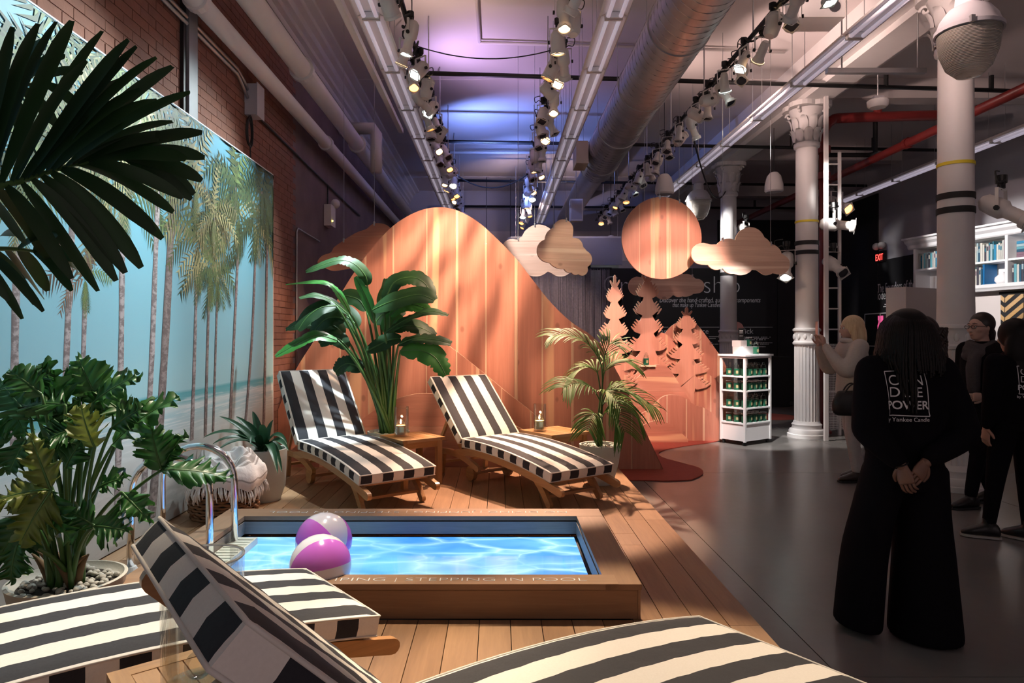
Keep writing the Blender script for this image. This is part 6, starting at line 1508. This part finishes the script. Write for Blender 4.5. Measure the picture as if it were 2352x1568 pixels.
def head(mb, c, yaw, pitch=0, s=1.0):
    """c centre of skull; local facing +y"""
    m = Matrix.Rotation(yaw, 3, 'Z') @ Matrix.Rotation(pitch, 3, 'X'); c = Vector(c); T = lambda x, y, z: c + m @ Vector((x, y, z)) * s
    mb.sphere(c, .1, 20, 14, sc=(.76 * s, .94 * s, 1.0 * s), rot=m); mb.sphere(T(0, .025, -.055), .07, 16, 12, sc=(.82 * s, .92 * s, .95 * s), rot=m); mb.sphere(T(0, .058, -.095), .032, 12, 8, sc=(1.0 * s, .85 * s, .7 * s), rot=m)
    limb(mb, [T(0, .085, .012), T(0, .098, -.015), T(0, .108, -.036)], [.009 * s, .011 * s, .013 * s], 10)
    for q in (-1, 1):
        mb.sphere(T(q * .012, .098, -.040), .009 * s, 8, 6); mb.sphere(T(q * .043, .062, -.028), .026, 10, 8, sc=(s, .8 * s, .8 * s), rot=m); mb.sphere(T(q * .03, .080, .022), .022, 10, 6, sc=(1.2 * s, .6 * s, .42 * s), rot=m)
        mb.sphere(T(q * .077, -.005, -.012), .03, 10, 8, sc=(.28 * s, .6 * s, 1.0 * s), rot=m)
    mb.sphere(T(0, .088, -.066), .019, 10, 6, sc=(1.25 * s, .5 * s, .33 * s), rot=m); mb.sphere(T(0, .086, -.076), .016, 10, 6, sc=(1.2 * s, .5 * s, .36 * s), rot=m)
    return T
def person(label, X, Y, rz, pose, skin, vox=.009):
    t = E('person', label, 'person', (X, Y, 0), rz)
    b = MB(); hc = pose['head']; T = head(b, hc, pose.get('yaw', 0), pose.get('pitch', 0), pose.get('hs', 1.0))
    nb = pose['neck']; limb(b, [T(0, -.012, -.06), nb], [.052, .055])
    k = pose.get('k', 1.0)
    trunk(b, [(nb[0], nb[1], nb[2] + .02, .05, .05), (nb[0], nb[1], nb[2] - .04, .14 * k, .075 * k), (nb[0], nb[1], nb[2] - .14, .145 * k, .095 * k), (nb[0], nb[1], nb[2] - .34, .115 * k, .085 * k), (pose['hip'][0], pose['hip'][1], pose['hip'][2] + .05, .14 * k, .10 * k), (pose['hip'][0], pose['hip'][1], pose['hip'][2] - .06, .14 * k, .10 * k)])
    for a in pose['arms']: limb(b, a['j'], [.052 * k, .036 * k, .026 * k])
    for g in pose['legs']: limb(b, g['j'][:3], [.078 * k, .050 * k, .036 * k]); limb(b, [(g['j'][2][0], g['j'][2][1], g['j'][2][2] - .035), (*g['j'][3][:2], .034)], [.028, .018])
    me = remesh(b, vox); hb = MB()
    for a in pose['arms']: hand(hb, a['j'][2], a['d'], a['n'], a['s'], a.get('curl', .35), a.get('sc', .95))
    merge(me, hb); me.materials.append(skin); link('body', me, t)
    for q in (-1, 1):
        MB().sphere(T(q * .031, .082, .0), .0115, 10, 8).build('eye', M['eye_white'], t, smooth=True); MB().sphere(T(q * .031, .0905, .0), .0058, 8, 6).build('iris', M['iris'], t, smooth=True)
        MB().tube([T(q * .012, .094, .026), T(q * .03, .093, .032), T(q * .048, .080, .026)], [.003, .004, .002], 6).build('eyebrow', pose['hair'], t)
    MB().sphere(T(0, .0935, -.071), .015, 10, 6, sc=(1.1, .4, .4), rot=Matrix.Rotation(pose.get('yaw', 0), 3, 'Z')).build('lips', M['lips'], t, smooth=True)
    return t, T
def garment(t, name, fn, mat, vox=.012, it=4):
    mb = MB(); fn(mb); me = remesh(mb, vox, it); me.materials.append(mat); return link(name, me, t)
def shoe(t, ank, d, mat, L=.24, sole=None, heel=.0, high=.10):
    d = Vector((d[0], d[1], 0)).normalized(); a = Vector((ank[0], ank[1], 0)); l = Vector((-d.y, d.x, 0)); z0 = ank[2] - .085; rings = []
    for q, w, h in ((-.07, .022, .06), (-.055, .036, .09), (.0, .042, .105), (.06, .045, .085), (.11, .047, .062), (.15, .040, .046), (.175, .018, .026)):
        rings.append([a + d * (q * L / .24) + l * (w * math.cos(x)) + Vector((0, 0, z0 + .012 + h / 2 + h / 2 * math.sin(x))) for x in [2 * math.pi * k / 14 for k in range(14)]])
    mb = MB(); mb.loft(rings); limb(mb, [a + Vector((0, 0, z0 + .05)), a + Vector((0, 0, z0 + high + .04))], [.040, .043])
    s = garment(t, 'shoe', lambda m: (m.loft(rings), limb(m, [a + Vector((0, 0, z0 + .05)), a + Vector((0, 0, z0 + high + .04))], [.041, .044])), mat, .009, 2)
    op = [(q * L / .24, w) for q, w in ((-.075, .022), (-.055, .036), (0, .041), (.06, .045), (.11, .049), (.155, .042), (.18, .018))]; out = [(q, w) for q, w in op] + [(q, -w) for q, w in op[::-1]]
    MB().prism(out, lambda u, v, w: a + d * u + l * v + Vector((0, 0, z0 + .008 + w)), .016).build('sole', sole or M['rubber'], s)
def project(t, name, s, size, mat, org, ux, uz, nrm, tgt, shear=0, bold=0):
    """flat lettering laid onto a garment: org + u*ux + v*uz, pushed along -nrm onto the cloth"""
    c = bpy.data.curves.new('tmp', 'FONT'); c.body = s; c.size = size; c.align_x = 'CENTER'; c.shear = shear; c.offset = bold; o = bpy.data.objects.new('tmp', c); COL.objects.link(o)
    dg = bpy.context.evaluated_depsgraph_get(); me = bpy.data.meshes.new_from_object(o.evaluated_get(dg)); bpy.data.objects.remove(o)
    drape(me, org, ux, uz, nrm, tgt); me.materials.append(mat); return link(name, me, tgt)
def drape(me, org, ux, uz, nrm, tgt):
    bm = bmesh.new(); bm.from_mesh(tgt.data); bt = BVHTree.FromBMesh(bm); bm.free(); org, ux, uz, nrm = Vector(org), Vector(ux), Vector(uz), Vector(nrm)
    b2 = bmesh.new(); b2.from_mesh(me); bmesh.ops.subdivide_edges(b2, edges=[e for e in b2.edges if e.calc_length() > .03], cuts=2); b2.to_mesh(me); b2.free()
    for v in me.vertices:
        p = org + ux * v.co.x + uz * v.co.y; h = bt.ray_cast(p + nrm * .5, -nrm)
        v.co = (h[0] if h[0] is not None else p) + nrm * .003
def logo(tgt, cx, zc, s, nrm, ux):
    """square wobbly frame with the four lines of lettering"""
    W_ = M['white_print']; uz = (0, 0, 1)
    for a, b in (((-.095, .11), (.095, .115)), ((.095, .115), (.10, -.085)), ((.10, -.085), (.105, -.105)), ((.105, -.105), (-.09, -.10)), ((-.09, -.10), (-.085, -.085)), ((-.085, -.085), (-.095, .11))):
        me = bpy.data.meshes.new('frame_line'); d = Vector((b[0] - a[0], b[1] - a[1], 0)); n = Vector((-d.y, d.x, 0)).normalized() * .0022; k = 8; vs = []
        for i in range(k + 1):
            p = Vector((*a, 0)) + d * i / k; vs += [(p - n) * s, (p + n) * s]
        me.from_pydata(vs, [], [(2 * i, 2 * i + 2, 2 * i + 3, 2 * i + 1) for i in range(k)]); drape(me, (cx, 0, zc), ux, uz, nrm, tgt); me.materials.append(W_); link('frame_line', me, tgt)
    for ch, u, v in (('C', -.055, .045), ('A', .0, .045), ('N', .055, .045), ('D', -.055, -.012), ('L', .0, -.012), ('E', .055, -.012)):
        project(None, 'lettering', ch, .068 * s, W_, (cx + Vector(ux).x * u * s, Vector(ux).y * u * s, zc + v * s), ux, uz, nrm, tgt)
    project(None, 'lettering', 'POWER', .056 * s, W_, (cx, 0, zc - .07 * s), ux, uz, nrm, tgt, bold=.001); project(None, 'lettering', 'by Yankee Candle', .028 * s, W_, (cx, 0, zc - .130 * s), ux, uz, nrm, tgt)
def haircap(mb, T, g=1.0):
    mb.sphere(T(0, -.022, .022), .112 * g, 20, 14, sc=(.86, .98, 1.0))
# ---- front woman, hands clasped behind her back
p1 = dict(head=(.02, .02, 1.495), neck=(.015, .0, 1.365), hip=(.0, 0, .92), k=1.0, hair=M['hair_black'], yaw=-.15,
  arms=[dict(j=[(-.165, -.01, 1.335), (-.215, -.085, 1.07), (-.145, -.195, .885)], d=(.15, -.25, -1), n=(.8, .5, 0), s=-1, curl=.45), dict(j=[(.185, -.01, 1.335), (.205, -.10, 1.06), (-.035, -.205, .90)], d=(-.75, -.30, -.75), n=(-.3, .8, -.3), s=1, curl=.45)],
  legs=[dict(j=[(-.09, 0, .90), (-.13, .05, .48), (-.17, .08, .09), (-.17, .2, .04)]), dict(j=[(.09, 0, .90), (.10, -.01, .48), (.09, -.03, .09), (.09, .1, .04)])])
w1, T1 = person('woman seen from behind in a black printed sweatshirt and wide trousers, hands clasped behind', 2.03, 3.42, R(4), p1, M['skin_dark'], .008)
def g1(m):
    trunk(m, [(.015, 0, 1.392, .058, .05), (.015, 0, 1.375, .11, .07), (.012, 0, 1.335, .195, .095), (.01, 0, 1.25, .215, .125), (.0, 0, 1.10, .205, .135), (.0, 0, .98, .20, .14), (.0, 0, .91, .185, .135)])
    limb(m, [(-.16, 0, 1.32), (-.225, -.075, 1.09), (-.232, -.10, 1.03), (-.16, -.175, .915)], [.085, .082, .075, .050]); limb(m, [(.185, 0, 1.32), (.225, -.085, 1.08), (.20, -.125, 1.01), (.0, -.195, .925)], [.085, .082, .072, .050])
sw1 = garment(w1, 'sweatshirt', g1, M['black_cloth'], .011, 6)
def g1b(m):
    trunk(m, [(0, 0, .99, .165, .125), (0, 0, .90, .185, .14), (0, 0, .80, .19, .145), (0, 0, .74, .18, .13)])
    trunk(m, [(-.09, 0, .84, .10, .13), (-.145, .02, .62, .090, .13), (-.175, .05, .40, .094, .14), (-.195, .07, .08, .097, .15), (-.197, .075, .03, .095, .148)]); trunk(m, [(.09, -.01, .84, .105, .13), (.088, -.01, .62, .118, .14), (.088, -.02, .40, .132, .155), (.088, -.03, .06, .160, .175), (.09, -.03, .012, .160, .172)])
garment(w1, 'trousers', g1b, M['black_cloth'], .013, 2)
shoe(w1, (-.17, .08, .09), (0, 1), M['leather']); shoe(w1, (.09, -.03, .09), (0, 1), M['leather'])
hr = garment(w1, 'hair', lambda m: (haircap(m, T1, 1.08), m.sphere(T1(0, -.055, -.05), .13, 18, 12, sc=(.98, .62, 1.15))), M['hair_black'], .01, 2)
rr = random.Random(2)
for k in range(72):
    a = lerp(-2.2, 2.2, (k + rr.uniform(-.3, .3)) / 71); top = T1(.03 * math.sin(a), -.02 - .02 * math.cos(a), .128); x = math.sin(a); y = -math.cos(a)
    o1 = T1(.108 * x, -.015 + .118 * y, .06); o2 = T1(.142 * x, -.03 + .128 * y, -.06); Lz = rr.uniform(-.16, -.20) if abs(a + .48) > .30 else rr.uniform(-.24, -.42)
    o3 = T1(.150 * x * rr.uniform(.92, 1.08), -.035 + .132 * y, Lz * .65); o4 = T1(.14 * x * rr.uniform(.9, 1.1), -.045 + (.135 if Lz > -.24 else .125) * y, Lz)
    pts = cr([tuple(v) for v in (top, o1, o2, o3, o4)], 7); n = len(pts)
    MB().tube(pts, [.0085 * (1 + .16 * math.sin(i * 2.1)) * (1 if i < n - 4 else .7) for i in range(n)], 6).build('braid', M['hair_black'], hr, smooth=True)
MB().tube([T1(.118 + .025 * math.cos(a) * .3, -.01 + .028 * math.sin(a), -.08 + .032 * math.cos(a)) for a in [2 * math.pi * i / 18 for i in range(18)]], .002, 5, closed=True).build('hoop_earring', M['lid'], w1)
logo(sw1, -.065, 1.215, 1.0, (0, -1, 0), (1, 0, 0))
MB().tube([Vector((-.146, -.193, .893)) + Vector((.03 * math.cos(a), .024 * math.sin(a), .012 * math.cos(a))) for a in [2 * math.pi * i / 18 for i in range(18)]], .004, 5, closed=True).build('bracelet', M['leather'], w1)
# ---- blonde woman photographing
p2 = dict(head=(0, .02, 1.575), neck=(0, .0, 1.44), hip=(0, 0, .96), k=1.04, hair=M['hair_blonde'],
  arms=[dict(j=[(-.175, 0, 1.39), (-.20, .13, 1.14), (-.055, .30, 1.40)], d=(.15, .15, 1), n=(.6, .5, 0), s=1, curl=.6, sc=.92), dict(j=[(.175, 0, 1.39), (.20, .14, 1.15), (.045, .32, 1.40)], d=(-.15, .1, 1), n=(-.6, .5, 0), s=-1, curl=.6, sc=.92)],
  legs=[dict(j=[(-.09, 0, .94), (-.10, .04, .50), (-.10, .0, .09), (-.10, .1, .04)]), dict(j=[(.09, 0, .94), (.10, -.02, .50), (.10, -.10, .09), (.10, 0, .04)])])
w2, T2 = person('blonde woman in a cream cardigan holding up a phone beside the ladder', 3.66, 7.05, R(84), p2, M['skin_light'])
def g2(m):
    trunk(m, [(0, 0, 1.47, .065, .065), (0, 0, 1.44, .13, .085), (0, 0, 1.38, .205, .115), (0, 0, 1.26, .205, .135), (0, 0, 1.10, .205, .145), (0, 0, .98, .215, .155), (0, 0, .89, .215, .155)])
    limb(m, [(-.17, 0, 1.38), (-.21, .12, 1.16), (-.18, .20, 1.20), (-.075, .29, 1.375)], [.09, .085, .07, .045]); limb(m, [(.17, 0, 1.38), (.21, .13, 1.17), (.18, .21, 1.21), (.06, .31, 1.375)], [.09, .085, .07, .045])
garment(w2, 'cardigan', g2, M['cream_knit'], .013, 4)
MB().tube([(.10 * math.cos(a), .01 + .085 * math.sin(a), 1.43 + .02 * math.sin(a)) for a in [2 * math.pi * i / 20 for i in range(20)]], .030, 8, closed=True).build('collar', M['cream_knit'], w2, smooth=True)
def g2b(m):
    trunk(m, [(0, 0, 1.0, .16, .12), (0, 0, .90, .185, .14), (0, 0, .82, .18, .13)])
    limb(m, [(-.09, 0, .90), (-.10, .04, .50), (-.10, .0, .14)], [.105, .07, .055]); limb(m, [(.09, 0, .90), (.10, -.02, .50), (.10, -.10, .14)], [.105, .07, .055])
garment(w2, 'jeans', g2b, M['jeans'], .012, 3)
for a in ((-.10, .0, .09), (.10, -.10, .09)): shoe(w2, a, (0, 1), M['boot'], .25, high=.14)
def h2(m):
    haircap(m, T2, 1.04); m.sphere(T2(0, -.07, -.10), .13, 18, 12, sc=(.95, .6, 1.4)); m.sphere(T2(0, -.075, -.23), .11, 16, 10, sc=(1.05, .55, .9)); limb(m, [T2(-.085, .0, .0), T2(-.10, .0, -.12), T2(-.10, .0, -.22)], [.03, .035, .03]); limb(m, [T2(.085, .0, .0), T2(.10, .0, -.12), T2(.10, .0, -.22)], [.03, .035, .03])
garment(w2, 'hair', h2, M['hair_blonde'], .011, 3)
phn = E('smartphone', 'smartphone held up by the blonde woman', 'phone', pmat(w2) @ Vector((0, .355, 1.50)), R(84))
MB().bx(-.037, .037, -.004, .004, 0, .145).build('case', M['lid'], phn); MB().bx(-.034, .034, -.0055, -.0042, .006, .139).build('screen', emis('phone_screen', (.5, .65, .8), .35, (.05, .05, .06)), phn)
hbm = pmat(w2) @ Vector((-.25, .10, .70)); hb_ = E('handbag', 'black leather handbag hanging at the hip of the blonde woman', 'handbag', hbm, R(84))
def gb(m): trunk(m, [(0, 0, 0, .05, .15), (0, 0, .03, .065, .19), (0, 0, .12, .07, .20), (0, 0, .21, .055, .165), (0, 0, .25, .03, .14)])
me = MB(); gb(me); me = remesh(me, .012, 3); me.materials.append(M['leather']); link('bag_body', me, hb_)
for s in (-1, 1): MB().tube(curve3((s * .03, -.09, .22), (s * .05, 0, .42), (s * .03, .09, .22), 12), .008, 6).build('handle', M['leather'], hb_); MB().tube([(s * .045, -.09, .20), (s * .05, -.09, .23)], .010, 8).build('ring', M['label_gold'], hb_)
MB().tube(curve3((0, -.13, .24), (.02, -.16, .5), (.10, -.10, .72), 14), .008, 6).build('strap', M['leather'], hb_)
# ---- woman with glasses
p3 = dict(head=(0, .03, 1.575), neck=(0, .0, 1.435), hip=(0, 0, .95), k=1.0, hair=M['hair_brown'], yaw=.12,
  arms=[dict(j=[(-.175, 0, 1.38), (-.22, -.02, 1.12), (-.18, .16, .98)], d=(.3, 1, -.1), n=(.9, 0, 0), s=1, curl=.5), dict(j=[(.175, 0, 1.38), (.22, -.02, 1.12), (.20, .08, .88)], d=(0, .3, -1), n=(-1, 0, 0), s=1, curl=.4)],
  legs=[dict(j=[(-.09, 0, .93), (-.09, .12, .50), (-.09, .20, .10), (-.09, .3, .05)]), dict(j=[(.09, 0, .93), (.09, -.02, .50), (.09, -.16, .11), (.09, -.06, .05)])])
w3, T3 = person('woman with glasses and a grey scarf walking left in a black coat', 4.27, 6.02, R(98), p3, M['skin_light'])
def g3(m):
    trunk(m, [(0, 0, 1.45, .07, .065), (0, 0, 1.42, .12, .085), (0, 0, 1.37, .20, .115), (0, 0, 1.25, .205, .13), (0, 0, 1.05, .195, .14), (0, 0, .85, .215, .16), (0, 0, .70, .225, .17)])
    limb(m, [(-.175, 0, 1.365), (-.23, -.02, 1.12), (-.21, .05, 1.04), (-.185, .14, .99)], [.085, .075, .068, .052]); limb(m, [(.175, 0, 1.365), (.23, -.02, 1.12), (.21, .06, .92)], [.085, .075, .05])
garment(w3, 'coat', g3, M['black_cloth2'], .013, 4)
def g3b(m): trunk(m, [(0, 0, .98, .15, .12), (0, 0, .84, .175, .13)]); limb(m, [(-.09, 0, .90), (-.09, .12, .50), (-.09, .20, .13)], [.10, .068, .05]); limb(m, [(.09, 0, .90), (.09, -.02, .50), (.09, -.16, .13)], [.10, .068, .05])
garment(w3, 'trousers', g3b, M['black_cloth'], .012, 3)
for a in ((-.09, .20, .09), (.09, -.16, .09)): shoe(w3, a, (0, 1), M['leather'], .25, high=.10)
def sc3(m):
    for j, (rx, z, th) in enumerate(((.085, 1.405, .042), (.10, 1.365, .046), (.115, 1.33, .04))): m.tube([(rx * math.cos(a), .012 + rx * .95 * math.sin(a), z + .018 * math.sin(a * 2 + j)) for a in [2 * math.pi * i / 22 for i in range(22)]], th, 10, closed=True)
    limb(m, [(-.05, .11, 1.34), (-.07, .16, 1.22), (-.08, .165, 1.06), (-.085, .16, .96)], [.05, .055, .05, .042])
garment(w3, 'scarf', sc3, M['scarf'], .011, 2)
garment(w3, 'hair', lambda m: (m.sphere(T3(0, -.030, .028), .108, 20, 14, sc=(.84, .98, .98)), m.sphere(T3(0, -.10, -.05), .06, 12, 10, sc=(.9, .6, 1.4)), limb(m, [T3(0, -.11, -.05), T3(.02, -.12, -.17), T3(.03, -.11, -.28)], [.05, .042, .02])), M['hair_brown'], .01, 2)
gl = E('glasses', 'dark framed glasses worn by the woman in the scarf', 'glasses', pmat(w3) @ T3(0, .10, 0), R(98) + .12)
for q in (-1, 1):
    MB().tube([(q * .031 + .024 * math.cos(a), .004, .017 * math.sin(a)) for a in [2 * math.pi * i / 20 for i in range(20)]], .0022, 6, closed=True).build('rim', M['leather'], gl); MB().lathe([(0, 0), (.023, 0)], 16, cap=False, c=(q * .031, .004, 0), M=Matrix.Rotation(R(90), 3, 'X')).build('lens', M['glass'], gl); MB().tube([(q * .055, .003, .004), (q * .078, -.05, .004), (q * .080, -.105, -.006)], .002, 5).build('temple', M['leather'], gl)
MB().tube([(-.008, .006, .003), (.008, .006, .003)], .002, 5).build('bridge', M['leather'], gl)
# ---- woman hidden behind the front one
p4 = dict(head=(0, .02, 1.50), neck=(0, .0, 1.37), hip=(0, 0, .92), k=.97, hair=M['hair_brown'], yaw=.3,
  arms=[dict(j=[(-.165, 0, 1.32), (-.20, .02, 1.07), (-.16, .15, .92)], d=(.2, 1, -.2), n=(.9, 0, 0), s=1), dict(j=[(.165, 0, 1.32), (.24, .0, 1.08), (.26, .10, .90)], d=(0, .4, -1), n=(-1, 0, 0), s=1)],
  legs=[dict(j=[(-.09, 0, .90), (-.09, .02, .48), (-.09, .0, .09), (-.09, .1, .04)]), dict(j=[(.09, 0, .90), (.09, .02, .48), (.09, 0, .09), (.09, .1, .04)])])
w4, T4 = person('dark curly haired woman in a loose black cape, mostly hidden by the front woman', 2.94, 4.75, R(12), p4, M['skin_mid'])
garment(w4, 'cape', lambda m: (trunk(m, [(0, 0, 1.40, .065, .06), (0, 0, 1.37, .11, .08), (0, 0, 1.31, .20, .12), (.02, 0, 1.15, .255, .16), (.03, 0, .98, .30, .18), (.04, 0, .86, .32, .19)])), M['black_cloth2'], .013, 3)
def g4b(m): trunk(m, [(0, 0, .98, .15, .12), (0, 0, .80, .175, .13)]); limb(m, [(-.09, 0, .88), (-.09, .02, .48), (-.09, 0, .12)], [.10, .068, .05]); limb(m, [(.09, 0, .88), (.09, .02, .48), (.09, 0, .12)], [.10, .068, .05])
garment(w4, 'trousers', g4b, M['black_cloth'], .012, 3)
for a in ((-.09, 0, .09), (.09, 0, .09)): shoe(w4, a, (0, 1), M['leather'])
h4 = garment(w4, 'hair', lambda m: (haircap(m, T4, 1.06), m.sphere(T4(0, -.06, -.10), .125, 16, 12, sc=(1.0, .65, 1.3))), M['hair_brown'], .01, 2)
for k in range(34):
    a = lerp(-2, 2, k / 33); x, y = math.sin(a), -math.cos(a); P = [T4(.125 * x + .012 * math.sin(i * 1.6 + k), -.04 + .115 * y + .012 * math.cos(i * 1.6 + k), .05 - i * .026 * rr.uniform(.9, 1.1)) for i in range(11)]
    MB().tube(cr([tuple(p) for p in P], 3), .011, 6).build('curl', M['hair_brown'], h4, smooth=True)
# ---- woman at the right edge
p5 = dict(head=(0, .02, 1.49), neck=(0, .0, 1.36), hip=(0, 0, .91), k=.97, hair=M['hair_black'], yaw=-.1,
  arms=[dict(j=[(-.165, 0, 1.31), (-.205, -.02, 1.06), (-.215, .03, .82)], d=(0, .1, -1), n=(1, 0, 0), s=1, curl=.35), dict(j=[(.165, 0, 1.31), (.205, -.02, 1.06), (.20, .06, .82)], d=(0, .2, -1), n=(-1, 0, 0), s=-1, curl=.35)],
  legs=[dict(j=[(-.09, 0, .89), (-.13, .03, .48), (-.17, .05, .09), (-.17, .15, .04)]), dict(j=[(.09, 0, .89), (.09, .0, .48), (.06, -.05, .09), (.06, .05, .04)])])
w5, T5 = person('woman with long straight black hair at the right edge in a black printed top', 3.80, 5.02, R(9), p5, M['skin_mid'])
def g5(m):
    trunk(m, [(0, 0, 1.385, .06, .055), (0, 0, 1.365, .105, .075), (0, 0, 1.32, .185, .10), (0, 0, 1.22, .185, .12), (0, 0, 1.05, .175, .125), (0, 0, .92, .18, .135), (0, 0, .86, .18, .13)])
    limb(m, [(-.165, 0, 1.30), (-.215, -.02, 1.06), (-.215, .02, .85)], [.075, .062, .042]); limb(m, [(.165, 0, 1.30), (.215, -.02, 1.06), (.205, .05, .85)], [.075, .062, .042])
sw5 = garment(w5, 'top', g5, M['black_cloth'], .011, 5)
def g5b(m): trunk(m, [(0, 0, .95, .15, .12), (0, 0, .80, .175, .13)]); limb(m, [(-.09, 0, .86), (-.13, .03, .48), (-.17, .05, .12)], [.10, .066, .045]); limb(m, [(.09, 0, .86), (.09, 0, .48), (.06, -.05, .12)], [.10, .066, .045])
garment(w5, 'trousers', g5b, M['black_cloth'], .012, 3)
for a, d in (((-.17, .05, .09), (-.8, .6)), ((.06, -.05, .09), (-.4, .9))): shoe(w5, a, d, M['leather'], .24, sole=plain('pale_sole', (.35, .33, .3), .7))
garment(w5, 'hair', lambda m: (haircap(m, T5, 1.05), m.sphere(T5(0, -.07, -.10), .125, 16, 12, sc=(.95, .58, 1.4)), m.sphere(T5(0, -.085, -.26), .11, 16, 12, sc=(1.05, .5, 1.3))), M['hair_black'], .01, 3)
logo(sw5, -.0, 1.175, .95, (0, -1, 0), (1, 0, 0))
